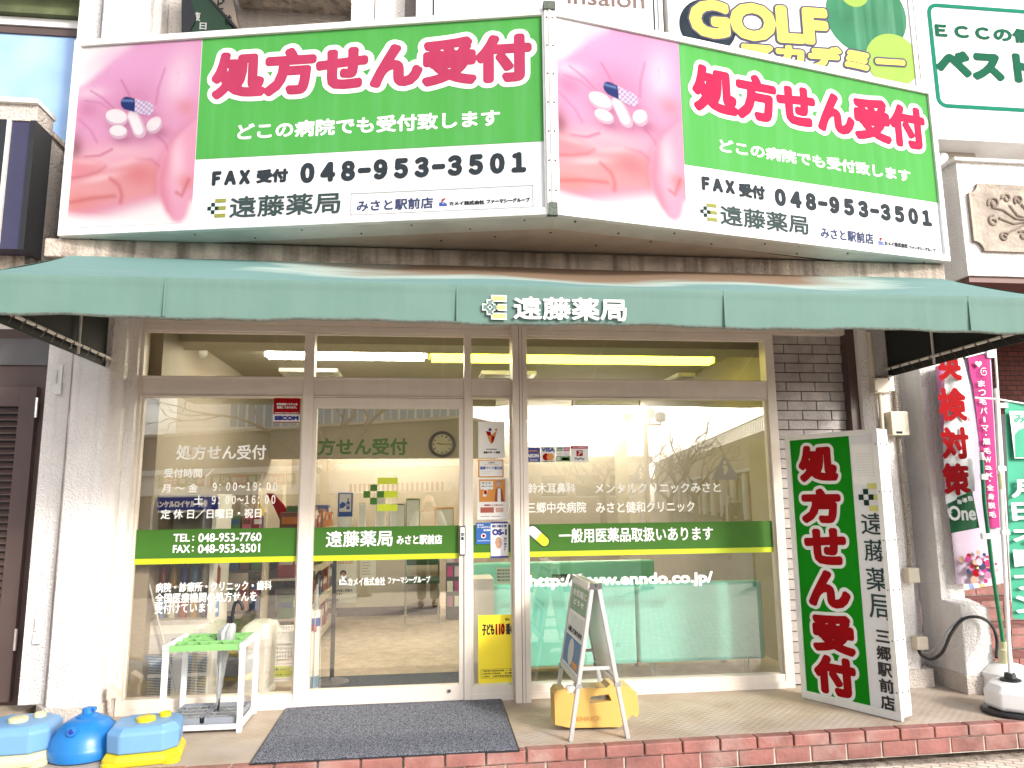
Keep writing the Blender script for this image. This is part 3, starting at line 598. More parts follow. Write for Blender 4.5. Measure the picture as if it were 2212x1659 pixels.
    blend(np.clip(blur(th, 7) * 1.2 - th, 0, 1) * .8, DR); blend(th, S(243, 172, 200)); blend(th * np.exp(-((X - 1020 - np.abs(Y - 1120) * .25) / 45.0) ** 2) * .6, S(226, 128, 150)); blend(th * np.exp(-((X - 1130) / 50.0) ** 2) * np.exp(-((Y - 980) / 170.0) ** 2) * .8, S(252, 214, 228)); blob(1185, 1100, 60, 50, S(232, 132, 128), .6); crease([(1125, 1165), (1160, 1180), (1205, 1080)], 12, DR, .65)
    line = 1440 - (X - 410) * .36; fade = np.clip((Y - line + 60) / 130, 0, 1); fade = fade * fade * (3 - 2 * fade); blend(fade * (1 - th), S(255, 250, 252)); blend(np.clip((Y - 1340) / 60, 0, 1), S(255, 252, 255))
    def ell(x, yy, a_, b_, rot): dx, dy = X - x, Y - yy; c, s_ = math.cos(rot), math.sin(rot); return np.sqrt(((dx * c + dy * s_) / a_) ** 2 + ((-dx * s_ + dy * c) / b_) ** 2)
    soft = lambda d, w_: np.clip((1 - d) / w_, 0, 1)
    for x, yy, a_, b_, r_ in ((730, 740, 76, 58, .05), (742, 830, 62, 44, -.05), (974, 775, 62, 46, -.75)):
        blob(x + 25, yy + 40, a_ * 1.2, b_ * .9, S(150, 76, 120), .55); blend(soft(ell(x, yy, a_, b_, r_), .07), S(222, 184, 206)); blend(soft(ell(x - 2, yy - 10, a_ * .96, b_ * .8, r_), .12), S(252, 240, 246))
    blob(890, 830, 60, 60, S(150, 76, 120), .5); d, t = segd(842, 725, 880, 815); blend(np.clip((46 - d) / 5, 0, 1), S(224, 188, 208)); d, t = segd(836, 722, 872, 806); blend(np.clip((38 - d) / 12, 0, 1), S(254, 242, 248))
    blob(880, 690, 110, 30, S(150, 76, 120), .5, .2); d, t = segd(797, 645, 930, 672); cap = np.clip((44 - d) / 5, 0, 1); dots = .5 + .5 * np.sin(X / 5.5) * np.sin(Y / 5.0 + X / 19)
    blend(cap * (X < 848), S(40, 56, 118)); blend(cap * (X >= 848), S(176, 146, 196)); blend(cap * (X >= 848) * dots, S(242, 228, 246)); blend(cap * (X < 840) * np.exp(-((Y - 628) / 8.0) ** 2) * .6, S(130, 160, 220))
    return np.clip(img, 0, 1)
HAND = hand_print() * .77

# ------------------------------------------------------------------ the two big light boxes
ZS, ZT = 2.98, 4.27
SL, SA, SR = np.array([-2.212, -.865, ZS]), np.array([.711, -1.479, ZS]), np.array([3.609, -.881, ZS])
def bigsign(o, e, label, c):
    L_ = np.linalg.norm(e - o); fr = Fr(o, e - o, (0, 0, 1)); H = ZT - ZS
    b = o + (e - o) / 2; t = thing('light_box_sign', b, label, 'sign', 'angled light box signs above the awning')
    m = MB(); e_ = .0 if c['red'] is PINKR else .004; m.fbox(fr, 0, e_, L_, H - e_, -.215, -.03, SIGNUND); m.build('casing', t)
    m = MB(); w = .042
    m.fbox(fr, 0, 0, L_, w, -.03, .012, ALUW); m.fbox(fr, 0, H - w, L_, H, -.03, .012, ALUW); m.fbox(fr, 0, w, w, H - w, -.03, .012, ALUW); m.fbox(fr, L_ - w, w, L_, H - w, -.03, .012, ALUW)
    m.build('frame', t, bevel=.003)
    m = MB(); m.quad(fr, w, w, L_ - w, H - w, -.008, SIGNW)
    g0 = fr.px(*c['gbl'])[0]; gv = (fr.px(*c['gbl'])[1] + fr.px(*c['gbr'])[1]) / 2
    m.quad(fr, g0, gv, L_ - w, H - w, -.0065, GREEN); m.build('face', t)
    grid_color('photo_print', fr, w + .002, w + .01, g0 - .003, H - w - .002, -.0055, HAND, t)
    def bc(a):
        xl, tl, b_l, xr, tr_, b_r = a; P = [fr.px(xl, tl), fr.px(xl, b_l), fr.px(xr, tr_), fr.px(xr, b_r)]
        return ((P[0][0] + P[1][0]) / 2, (P[1][1] + P[3][1]) / 2, (P[2][0] + P[3][0]) / 2, (P[0][1] + P[2][1]) / 2)
    m = MB(); x = c['big']; q = bc(x); k = .03
    m.text(fr, '処方せん受付', (q[0] - k, q[1] - k, q[2] + k, q[3] + k), VINYL, .056, -.005); m.text(fr, '処方せん受付', q, c['red'], .0205, -.0034)
    m.text(fr, 'どこの病院でも受付致します', bc(c['sub']), VINYL, .004, -.005)
    m.text(fr, 'ＦＡＸ', bc(c['fax']), NAVY, .008, -.005); m.text(fr, '受付', bc(c['uke']), NAVY, .006, -.005)
    m.text(fr, '０４８−９５３−３５０１', bc(c['num']), NAVY, .0105, -.005)
    m.text(fr, '遠藤薬局', bc(c['name']), SLATE, .003, -.005)
    u0, v0, u1, v1 = bc(c['logo']); W, HH = u1 - u0, v1 - v0
    for a, b_, cc, d_, mt in ((.4, .8, 1, 1, OLIVE), (.6, .4, 1, .6, OLIVE), (.4, 0, 1, .2, OLIVE), (.2, .6, .4, .8, DKGREEN), (0, .4, .2, .6, DKGREEN), (.4, .4, .6, .6, DKGREEN), (.2, .2, .4, .4, DKGREEN)):
        m.quad(fr, u0 + a * W, v0 + b_ * HH, u0 + cc * W, v0 + d_ * HH, -.005, mt)
    u0, v0, u1, v1 = bc(c['box']); lw = .005
    for a in ((u0, v0, u1, v0 + lw), (u0, v1 - lw, u1, v1), (u0, v0, u0 + lw, v1), (u1 - lw, v0, u1, v1)): m.quad(fr, *a, -.005, GREY)
    m.text(fr, 'みさと駅前店', bc(c['misato']), BLUEG, .002, -.005)
    u0, v0, u1, v1 = bc(c['k']); W, HH = u1 - u0, v1 - v0; P = lambda *p: [(u0 + a * W, v0 + b_ * HH) for a, b_ in p]
    m.poly(fr, P((0, 0), (0, .5), (.2, .5), (.55, .2), (1, .2), (1, 0)), -.005, BLUE); m.poly(fr, P((.3, .25), (.3, 1), (.42, 1), (.42, .5)), -.0045, RED); m.poly(fr, P((.42, .55), (.85, 1), (.5, 1)), -.0045, RED); m.poly(fr, P((.42, .5), (.6, .5), (1, .22), (.7, .22)), -.0045, BLUE)
    m.text(fr, 'カメイ株式会社', bc(c['kamei']), NAVY, .0018, -.005); m.text(fr, 'ファーマシーグループ', bc(c['fa']), NAVY, .0018, -.005)
    m.build('lettering', t)
    for k in range(9): m = MB(); p = fr.p(L_ * (k + .5) / 9, -.004, -.06 - .1 * (k % 2)); m.tube([p, p + np.array([0, 0, .006])], .006, BROWN, 8); m.build('screw', t)
    return t, fr, L_
bigsign(SL, SA, 'big angled light box sign with faded red lettering above the sliding door', dict(gbl=(421, 348), gbr=(1183, 299), big=(456, 119, 219, 1149, 62, 170), sub=(512, 269, 304.5, 1080, 231, 269), fax=(457, 369, 400.6, 540, 365.7, 396.5), uke=(553, 365.7, 395.5, 622, 362, 392), num=(648, 352, 396.5, 1136.5, 325, 370), name=(495, 424, 470, 735, 413.6, 460), logo=(447, 431, 470, 487, 427, 468), box=(757, 417.6, 465.5, 1152.5, 397, 445), misato=(770, 431, 456, 935.5, 425.5, 449.5), k=(948.5, 429, 445, 966, 426.6, 443), kamei=(970, 434, 443.7, 1046.6, 431, 440.5), fa=(1051, 430, 440, 1145, 424.5, 435), red=PINKR))
t, frR, LR = bigsign(SA, SR, 'big angled light box sign with crimson lettering above the right window', dict(gbl=(1480, 349), gbr=(2034, 442.6), big=(1495, 127, 229, 2001, 240, 333), sub=(1555, 294, 323, 1968.7, 370, 397), fax=(1517, 380, 408.5, 1588.6, 389.6, 419.7), uke=(1597, 393, 425, 1654, 401.6, 430.7), num=(1674.8, 402.6, 441, 2013.8, 456, 491), name=(1557, 439, 482, 1748, 468, 509), logo=(1514, 436, 473.4, 1550, 441, 478.5), box=(1763, 476, 518, 2027, 514.4, 554), misato=(1774.6, 490.5, 512, 1888.4, 502.5, 529), k=(1898.6, 511, 526, 1910.6, 514.4, 530), kamei=(1912, 520, 530, 1962.6, 524.7, 536), fa=(1965, 528, 537, 2023, 537, 546), red=CRIM))
m = MB()
m.box(SA[0] - .03, SA[0] + .03, SA[1] - .018, SA[1] + .03, ZS - .0, ZT + .02, ALUW); m.box(SA[0] - .006, SA[0] + .006, SA[1] - .024, SA[1] - .018, ZS + .07, ZT, STEEL)
for k in range(7):
    for s in (-.018, .018): m.tube([(SA[0] + s, SA[1] - .017, ZS + .14 + k * .18), (SA[0] + s, SA[1] - .022, ZS + .14 + k * .18)], .006, BROWN, 8)
m.box(SA[0] - .025, SA[0] + .025, SA[1] - .028, SA[1] + .0, ZS - .01, ZS + .065, DIRTY); m.box(SA[0] - .035, SA[0] + .035, SA[1] - .03, SA[1] + .02, ZT - .02, ZT + .03, DIRTY)
m.build('corner_post', t)
m = MB(); n1 = -Fr(SL, SA - SL, (0, 0, 1)).n * .2; n2 = -frR.n * .2
pL, pA, pR = SL + n1, SA + n1 * .5 + n2 * .5, SR + n2
m.add([(pL[0] + .3, pL[1] + .0, 2.988), (pA[0], pA[1], 2.988), (pR[0] - .3, pR[1], 2.988), (3.5, -.60, 2.988), (-2.1, -.60, 2.988)], [(0, 1, 2, 3, 4)], SOFFIT)
for k in range(11): x = -.9 + k * .33; m.tube([(x, -.98 - .1 * (k % 3), 2.984), (x, -.98 - .1 * (k % 3), 2.989)], .008, BROWN, 8)
m.build('sign_soffit', B)

# ------------------------------------------------------------------ upper floor signs
UY = -.30; fu = FY(UY)
def upsign(name, u0, v0, u1, v1, lab, y=UY):
    t = thing('wall_sign', ((u0 + u1) / 2, y, v0), lab, 'sign', 'shop signs on the upper wall'); f = FY(y); m = MB()
    m.fbox(f, u0, v0, u1, v1, -.2, 0, SIGNW); m.build('face', t); m = MB(); w = .035
    for a in ((u0 - w, v0 - w, u1 + w, v0), (u0 - w, v1, u1 + w, v1 + w), (u0 - w, v0, u0, v1), (u1, v0, u1 + w, v1)): m.fbox(f, *a, -.21, .012, ALUW)
    m.build('frame', t, bevel=.003); return t, f
t, f = upsign('salon', -.06, 4.42, 1.80, 6.1, 'white upper wall sign with brown serif lettering behind the light boxes')
m = MB(); p, q = f.px(1226, 8), f.px(1391, -16); m.text(f, 'insalon', (p[0], p[1], q[0], q[1]), mat("salon_brown", lin(120, 84, 74), .5), .002, .003)
for x in (.03, 1.76): m.quad(f, x, 4.43, x + .012, 6.05, .002, NAVY)
m.build('lettering', t)
t, f = upsign('golf', 1.91, 4.42, 3.94, 6.1, 'white upper wall sign with yellow GOLF lettering and green balls')
GY = mat("golf_yellow", lin(252, 222, 110, .95), .7, var=.04, spec=.1); GO = mat("golf_outline", lin(100, 100, 130, .7), .7, spec=.1); TEAL = mat("golf_teal", lin(80, 165, 120, .6), .7, spec=.1, var=.25, vs=2, streak=.4, dirt=lin(150, 210, 180)); LG = mat("golf_lime", lin(190, 226, 110, .65), .7, spec=.1, var=.08); DB = mat("golf_dark", lin(45, 58, 70), .7, spec=.1, var=.25)
def sc_(m, x, y, r, mt, d): c = f.px(x, y); k = abs(f.px(x + r, y)[0] - c[0]); m.disc(f, c[0], c[1], k, d, mt, 48)
m = MB(); sc_(m, 1529, 56, 61, DB, .002); sc_(m, 1871, 34, 86, TEAL, .002); sc_(m, 1928, 130, 57, LG, .003); sc_(m, 1845, -14, 30, LG, .0025); sc_(m, 1625, 178, 45, LG, .002)
for s, bb, bd in (('GOLF', (1490, 81, 1785, 19), .026), ('アカデミー', (1603, 139, 1952, 112), .017)):
    p, q = f.px(bb[0], bb[1]), f.px(bb[2], bb[3]); k = .015; m.text(f, s, (p[0] - k, p[1] - k, q[0] + k, q[1] + k), GO, bd + k, .005); m.text(f, s, (p[0], p[1], q[0], q[1]), GY, bd, .0065)
m.build('lettering', t)
t, f = upsign('ecc', 4.02, 4.40, 6.0, 6.1, 'white upper wall sign with rounded green border, farthest right')
EG = mat("school_green", lin(0, 112, 80, .65), .7, spec=.1, var=.05); EG2 = mat("school_teal", lin(0, 150, 118, .65), .7, spec=.1, var=.05)
m = MB(); u0, v0, u1, v1 = f.px(2000, 4)[0], f.px(2040, 233)[1], 5.9, f.px(2040, 9)[1]; rr = .09; bw = .035
def rbox(rad, i): 
    o = []
    for cx, cy, a in ((u1 - rr, v1 - rr, 0), (u0 + rr, v1 - rr, 1), (u0 + rr, v0 + rr, 2), (u1 - rr, v0 + rr, 3)): o += [(cx + (rr - i) * math.cos(a * math.pi / 2 + k * math.pi / 12), cy + (rr - i) * math.sin(a * math.pi / 2 + k * math.pi / 12)) for k in range(7)]
    return o
o1, o2 = rbox(0, 0), rbox(0, bw); n = len(o1); m.add([f.p(*p, .003) for p in o1] + [f.p(*p, .003) for p in o2], [(i, (i + 1) % n, n + (i + 1) % n, n + i) for i in range(n)], EG2)
for s, bb, bd in (('ＥＣＣの個', (2021, 81, 2228, 64), .008), ('ベスト', (2024, 168, 2232, 118), .022)):
    p, q = f.px(bb[0], bb[1]), f.px(bb[2], bb[3]); m.text(f, s, (p[0], p[1], q[0], q[1]), EG, bd, .004)
m.build('lettering', t)
# upper wall right of the shop, beams and the relief parapet
N = thing('neighbour_building', (4.6, 0, 0), 'white stucco building at the right with a carved relief parapet and brick entrance', 'building')
m = MB(); m.box(3.70, 7, -.02, .25, 2.9, TOPZ, STUCG); m.build('upper_wall', N)
m = MB(); m.box(3.62, 7, -.40, -.02, 4.16, 4.34, ALUW); m.build('beam', N, bevel=.006)
m = MB(); PX = 3.955; m.box(PX, 7, -.62, -.025, 2.975, 3.86, STUCCO); m.box(PX - .03, 7, -.65, .0, 3.86, 3.885, STUCCO); pp = m.build('parapet', N)
RELF = mat("relief_stone", (.42, .36, .30), .85, var=.3, vs=7, bump=.5, bs=40, dirt=(.2, .15, .12), dirt_amt=.6, dirt_s=3); RELD = mat("relief_scroll", (.27, .21, .17), .85, var=.3, vs=9)
fr_ = FY(-.62); u0, v0, u1, v1 = fr_.bx(2094, 404, 2330, 547); c = .075
m = MB(); o = []
for cx, cy, a0 in ((u1, v1, 180), (u0, v1, 270), (u0, v0, 0), (u1, v0, 90)):
    A = [math.radians(a0 + k * 15) for k in range(7)]; 
    pts = [(cx + c * math.cos(a), cy + c * math.sin(a)) for a in A]; o += pts[::-1]
n = len(o); m.add([fr_.p(*p, .0) for p in o] + [fr_.p(*p, .025) for p in o], [(i, (i + 1) % n, n + (i + 1) % n, n + i) for i in range(n)], RELD)
ce = ((u0 + u1) / 2, (v0 + v1) / 2); oi = [(ce[0] + (p[0] - ce[0]) * .93, ce[1] + (p[1] - ce[1]) * .86) for p in o]
m.add([fr_.p(*p, .025) for p in o] + [fr_.p(*p, .016) for p in oi], [(i, (i + 1) % n, n + (i + 1) % n, n + i) for i in range(n)], RELF); m.poly(fr_, oi, .016, RELF)
def spiral(x, y, r, a0, turns, sgn): return [(x + r * (1 - .8 * t) * math.cos(a0 + sgn * t * turns * 6.28), y + r * (1 - .8 * t) * math.sin(a0 + sgn * t * turns * 6.28)) for t in np.linspace(0, 1, 22)]
W, H = u1 - u0, v1 - v0
for (x, y, r, a, tn, sg) in ((.22, .72, .05, 3.6, 1.3, -1), (.34, .80, .04, 3.3, 1.2, -1), (.2, .45, .045, 1.5, 1.1, 1), (.45, .78, .04, 4.0, 1.2, -1), (.28, .22, .04, .5, 1.2, 1), (.45, .25, .04, 2.5, 1.2, -1), (.7, .75, .045, 4, 1.2, 1), (.8, .3, .045, 1, 1.2, 1)):
    P = spiral(u0 + x * W, v0 + y * H, r, a, tn, sg); m.tube([fr_.p(*p, .02) for p in P], .009, RELD, 6)
for P in ([(.55, .48), (.4, .5), (.3, .62), (.2, .66)], [(.55, .48), (.42, .55), (.36, .7)], [(.55, .48), (.38, .42), (.25, .5)], [(.55, .48), (.4, .35), (.3, .28)], [(.55, .48), (.5, .65), (.47, .72)], [(.55, .48), (.52, .35), (.46, .3)], [(.55, .48), (.65, .6), (.7, .68)], [(.55, .48), (.7, .42), (.8, .36)]):
    m.tube([fr_.p(u0 + a * W, v0 + b * H, .018) for a, b in P], .010, RELD, 6)
m.build('relief', N)
MAROON = mat("maroon_soffit", (.12, .045, .035), .5)
m = MB(); m.box(PX + .02, 7, -.60, 2.0, 2.93, 2.972, MAROON); m.build('soffit', N)
m = MB(); m.box(3.802, 3.99, -.20, .25, .56, 2.93, STUCCO); m.build('pillar', N)
m = MB(); m.box(3.66, 3.80, .05, .25, .0, 2.97, STUCCO); m.build('wall', N)
m = MB(); m.add([(3.80, -.39, .0), (4.02, -.39, 0), (4.02, .05, 0), (3.80, .05, 0), (3.80, -.39, .60), (4.02, -.39, .58), (4.02, -.21, .62), (3.80, -.21, .62), (4.02, .05, .62), (3.8, .05, .62)],
      [(0, 1, 5, 4), (4, 5, 6, 7), (0, 4, 7, 9, 3), (1, 2, 8, 6, 5), (7, 6, 8, 9), (2, 3, 9, 8)], STUCCO); m.build('pillar_base', N, bevel=.01)
m = MB(); m.box(3.785, 4.03, -.405, .06, 0.001, .125, STUCG); m.box(3.70, 3.785, .03, .06, 0.001, .125, STUCG); m.build('skirting', N)
DBRICK = brick_tex("dark_red_brick", (.10, .022, .016), (.14, .032, .022), (.012, .008, .008), 4.2, .5, .22, .5, .3, .02, (math.pi / 2, 0, 0))
m = MB(); m.box(4.0, 8, 1.6, 1.75, .4, 3.0, DBRICK); m.build('brick_wall', N)
m = MB(); m.box(4.35, 7.5, 1.52, 1.6, .5, 2.2, BLACK); m.build('doorway', N)
for k in range(4):
    m = MB(); x = 4.03
    y0 = -.1 + k * .30; m.box(4.03, 7, y0, 1.6, k * .165, k * .165 + .155, MORT)
    while x < 6.2: m.box(x, min(x + .2, 7), y0 - .012, y0, k * .165 + .01, k * .165 + .10, BRICK); m.box(x, min(x + .2, 7), y0 - .02, y0 + .28, k * .165 + .112, k * .165 + .162, BRICK); x += .208
    m.build('step', N)
# flood lamp above the parapet
fl = thing('flood_lamp', (4.0, -.3, 3.9), 'beige flood lamp hood with silver barrel above the relief parapet', 'lamp')
HOOD = mat("lamp_hood", (.42, .36, .30), .6)
fh = FY(-.2); P = [fh.px(x, y) for x, y in ((2016, 372), (2012, 312), (2062, 308), (2100, 318), (2112, 344), (2106, 368))]
m = MB(); m.prism([fh.p(u, v) for u, v in P], 0, 1, (0, .16, 0), HOOD); m.build('hood', fl, bevel=.008)
a, b = onY(2012, 362, -.36), onY(2040, 338, -.36); m = MB(); m.tube([a, a + (b - a) * .9, b], [.045, .045, .035], SILVER, 14); m.build('barrel', fl, smooth=True)

# ------------------------------------------------------------------ neighbour at the left
NL = thing('neighbour_building', (-3.2, .2, 0), 'building at the left with a brown louvred door and a sky-reflecting upper window', 'building')
m = MB(); m.box(-7, -2.562, .10, .3, 2.62, 3.0, WHITE); m.box(-7, -2.562, .10, .3, 2.36, 2.55, DGREY); m.box(-7, -2.562, .11, .3, 2.55, 2.62, BROWN); m.build('lintel', NL)
m = MB(); m.box(-7, -2.665, .12, .3, .06, 2.36, BROWN); m.build('door_frame', NL)
ld = MB(); dx0, dx1 = -3.75, -2.72
ld.box(dx1 - .11, dx1, .07, .12, .09, 2.2, BROWN); ld.box(dx0, dx0 + .1, .07, .12, .09, 2.2, BROWN); ld.box(dx0 + .1, dx1 - .11, .07, .12, 2.06, 2.2, BROWN); ld.box(dx0 + .1, dx1 - .11, .07, .12, .09, .25, BROWN); ld.box(dx0 + .1, dx1 - .11, .105, .118, .25, 2.06, BLACK)
LV = ld.build('louvred_door', NL, bevel=.003)
m = MB()
for k in range(38):
    z = .27 + k * .047
    m.add([(dx0 + .1, .074, z), (dx1 - .11, .074, z), (dx1 - .11, .104, z + .026), (dx0 + .1, .104, z + .026), (dx0 + .1, .074, z + .009), (dx1 - .11, .074, z + .009), (dx1 - .11, .104, z + .035), (dx0 + .1, .104, z + .035)], [(3, 2, 1, 0), (4, 5, 6, 7), (0, 1, 5, 4), (1, 2, 6, 5), (2, 3, 7, 6), (3, 0, 4, 7)], BROWN)
m.build('louvre', LV)
for z in (1.98, .42): m = MB(); m.tube([(dx1 + .012, .062, z), (dx1 + .012, .062, z + .14)], .011, CHROME, 10); m.build('hinge', LV)
m = MB(); m.box(-7, -2.56, -.35, .12, 0.001, .06, INFLOOR); m.box(-7, -2.44, -.36, -.35, 0.001, .055, BROWN); m.build('threshold', NL)
WINB = mat("painted_sky_pane", (.12, .27, .62), .05, vs=.9, col2=(.42, .6, .82), spec=.8)  # reflected sky painted into the pane as a cloudy blue base colour
m = MB(); m.box(-7, -2.562, .12, .3, 3.0, 3.9, STUCG); m.box(-7, -2.562, .05, .3, 5.06, 5.2, mat("moss_fascia", (.10, .12, .05), .8, var=.4)); m.box(-7, -2.562, .12, .3, 5.2, 6.2, STUCG); m.build('upper_wall', NL)
m = MB(); m.box(-7, -2.57, .10, .16, 4.99, 5.055, ALUW); m.box(-7, -2.57, .115, .16, 4.93, 4.99, BROWN); m.box(-7, -2.57, .11, .16, 3.9, 3.98, ALUW); w_ = m.build('window', NL)
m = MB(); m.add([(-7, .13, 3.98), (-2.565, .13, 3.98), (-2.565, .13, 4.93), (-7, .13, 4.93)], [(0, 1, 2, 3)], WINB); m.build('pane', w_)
m = MB(); m.tube([(-7, -.05, 5.22), (-2.5, -.05, 5.22), (-2.42, -.05, 5.2), (-2.40, -.05, 5.12)], .035, WHITE, 10)
for k in range(10): x = -4.8 + k * .26; m.tube([(x, -.05, 5.22), (x + .06, -.05, 5.5), (x, -.05, 5.8)], .012, BROWN, 6)
m.build('railing', NL)
m = MB(); a = [onY(*q, -.52) for q in ((70, 252), (140, 306), (140, 545), (60, 545))]; pr = [tuple(p) for p in ((-2.80, -.52, 3.0), (-2.5, -.34, 3.0), (-2.5, -.34, 3.86), (-2.80, -.52, 3.93))]
m.box(-7, -2.62, -.50, .11, 2.99, 3.92, STUCG); m.box(-7, -2.6, -.53, .1, 3.92, 3.96, CONC); m.box(-7, -2.55, -.56, .1, 2.86, 2.99, CONC); m.build('parapet', NL)
sb = thing('wall_sign', (-3.1, -.6, 3.0), 'dark navy sign box with pale cap at the left edge of the picture', 'sign')
PUR = mat("navy_sign_side", lin(62, 60, 92), .35, var=.1); m = MB()
x1 = onY(68, 400, -.70)[0]; z0_, z1_ = onY(40, 538, -.70)[2], onY(50, 262, -.70)[2]
m.box(-4.5, x1 - .03, -.70, -.52, z0_, z1_, PUR); m.build('casing', sb); m = MB(); m.box(x1 - .03, x1, -.72, -.51, z0_ - .01, z1_, BLACK); m.box(x1 - .17, x1 - .15, -.72, -.70, z0_, z1_, STEEL); m.box(-4.5, x1 - .17, -.715, -.70, z0_, z1_, BLACK); m.build('frame', sb)
m = MB(); m.box(-4.5, x1, -.71, -.51, z1_, z1_ + .11, STUCG); m.box(-4.5, x1 + .01, -.74, -.50, z1_ + .11, z1_ + .14, ALUW); m.build('cap', sb)
# dark green blade sign and beige recess above the left light box
DGRN = mat("deep_green_sign", lin(30, 84, 40), .4, var=.1)
fg = FY(-.08); q = [fg.px(*p) for p in ((393, 75), (522, 75), (444, -12), (393, -12))]
gs = thing('blade_sign', ((q[0][0] + q[1][0]) / 2, -.08, q[0][1]), 'dark green sign with white characters above the left light box', 'sign')
m = MB(); m.prism([fg.p(u, v, 0) for u, v in q], 0, 1, (0, .08, 0), DGRN); m.build('face', gs)
m = MB(); m.prism([fg.p(*fg.px(x, y), .0) for x, y in ((441, -12), (447, -12), (526, 75), (519, 75))], 0, 1, (0, -.012, 0), BLACK); m.prism([fg.p(*fg.px(x, y), .0) for x, y in ((393, 76), (393, -12), (409, -12), (425, 40), (408, 76))], 0, 1, (0, -.010, 0), BLACK); m.build('frame', gs)
m = MB(); p, q_ = fg.px(418, 46), fg.px(434, 27); m.text(fg, '東', (p[0], p[1], q_[0], q_[1]), VINYL, .002, .004); p, q_ = fg.px(431, 64), fg.px(447, 50); m.text(fg, '日', (p[0], p[1], q_[0], q_[1]), VINYL, .002, .004); m.build('lettering', gs)
bs_ = thing('wall_sign', (-1.4, -.1, 4.5), 'narrow beige sign with dark characters beside the dark green sign', 'sign')
m = MB(); m.prism([fg.p(*fg.px(x, y), 0) for x, y in ((450, -12), (502, -12), (516, 70), (512, 75), (527, 75))][:4], 0, 1, (0, .07, 0), mat("beige_sign", (.52, .42, .34), .7)); m.build('face', bs_)
m = MB()
for ch, x, y in (('ビ', 478, 10), ('株', 494, 44)): p, q_ = fg.px(x - 9, y + 11), fg.px(x + 8, y - 11); m.text(fg, ch, (p[0], p[1], q_[0], q_[1]), DKGREEN, .002, .004)
m.build('lettering', bs_)
m = MB(); xa, xb = onY(760, 30, -.1)[0], onY(880, 30, -.1)[0]; m.box(xa, xa + (xb - xa) * .4, -.14, .02, 3.05, TOPZ, STUCCO); m.box(xa + (xb - xa) * .42, xb - .02, -.10, .02, 3.05, TOPZ, STUCCO); m.build('pilaster', B)
m = MB(); m.box(onY(520, 10, 0)[0], xa, -.9, .02, onY(640, 6, -.1)[2], 5.6, CONC); m.build('upper_balcony', B)
# ------------------------------------------------------------------ things in front of the shop
# door mat
dm = thing('door_mat', (-.19, -.56, 0), 'speckled dark grey door mat on the porch in front of the sliding door', 'mat')
mx = [(-.92, -.035), (.545, -.03), (.535, -1.105), (-.915, -1.105)]
def slab(m, pts, z0, z1, mt): 
    n = len(pts); m.add([(x, y, z0) for x, y in pts] + [(x, y, z1) for x, y in pts], [tuple(range(n))[::-1], tuple(range(n, 2 * n))] + [(i, (i + 1) % n, n + (i + 1) % n, n + i) for i in range(n)], mt); return m
slab(MB(), [(x * .985 - .002, -.57 + (y + .57) * .975) for x, y in mx], .006, .014, MATM).build('pile', dm)
slab(MB(), mx, .001, .008, BLACK).build('rubber_edge', dm)
slab(MB(), [(-.8, .25), (.32, .25), (.45, .80), (-.95, .80)], .0, .01, MATIN)
m = slab(MB(), [(-.82, .26), (.33, .26), (.40, .82), (-.95, .82)], .0, .012, MATIN); tag(m.build('indoor_mat'), 'dark indoor mat just behind the sliding door glass', 'mat')

# umbrella stand
ux0, ux1, uy0, uy1, uh = -1.665, -1.115, -.50, -.055, .0
def P_(px, py, Y): return onY(px, py, Y)
zt = (P_(362, 1414, -.5)[2] + P_(520, 1405, -.5)[2]) / 2
us = thing('umbrella_stand', ((ux0 + ux1) / 2, -.28, 0), 'white steel umbrella stand with pale green grid and two grey drip trays', 'umbrella stand')
PGREEN = mat("pale_green_plastic", lin(160, 225, 140, .75), .35, var=.05); TRAY = mat("grey_tray", (.22, .24, .28), .5)
ux0, ux1 = P_(353, 1500, -.5)[0], P_(520, 1500, -.5)[0]; uy0, uy1 = -.5, -.11; zt = P_(520, 1400, -.5)[2]
for x in (ux0, ux1):
    for y in (uy0, uy1): m = MB(); m.box(x - .016, x + .016, y - .016, y + .016, .0, zt, PLAST); m.build('leg', us, bevel=.004)
for x in (ux0, ux1): m = MB(); m.box(x - .017, x + .017, uy0 - .017, uy1 + .017, zt + .001, zt + .032, PLAST); m.build('top_rail', us, bevel=.004)
m = MB()
for x in (ux0, ux1): m.box(x - .013, x + .013, uy0 + .0, uy1 - .0, .02, .05, PLAST)
for y in (uy0, uy1): m.box(ux0 + .0, ux1 - .0, y - .013, y + .013, .021, .049, PLAST)
m.build('base_frame', us, bevel=.004)
m = MB(); gx = (ux1 - ux0 - .04)
for i in range(4): y = uy0 + (uy1 - uy0) * i / 3; m.box(ux0 + .018, ux1 - .018, y - .004, y + .004, zt - .01, zt + .028, PGREEN)
for i in range(1, 6): x = ux0 + .018 + gx * i / 6; m.box(x - .003, x + .003, uy0 + .004, uy1 - .004, zt - .006, zt + .024, PGREEN)
for i in range(6):
    for j in range(3):
        x = ux0 + .018 + gx * (i + .5) / 6; y = uy0 + (uy1 - uy0) * (j + .5) / 3; a = gx / 12 - .004; b = (uy1 - uy0) / 6 - .006
        pts = [(x - a, y - b), (x - a * .2, y + b * .3), (x + a, y + b)] if (i + j) % 2 else [(x - a, y + b), (x + a * .2, y - b * .3), (x + a, y - b)]
        for p, q in zip(pts[:-1], pts[1:]):
            d = np.array([q[1] - p[1], p[0] - q[0]]); d = d / np.linalg.norm(d) * .0025
            slab(m, [(p[0] - d[0], p[1] - d[1]), (q[0] - d[0], q[1] - d[1]), (q[0] + d[0], q[1] + d[1]), (p[0] + d[0], p[1] + d[1])], zt - .004, zt + .02, PGREEN)
m.build('grid', us)
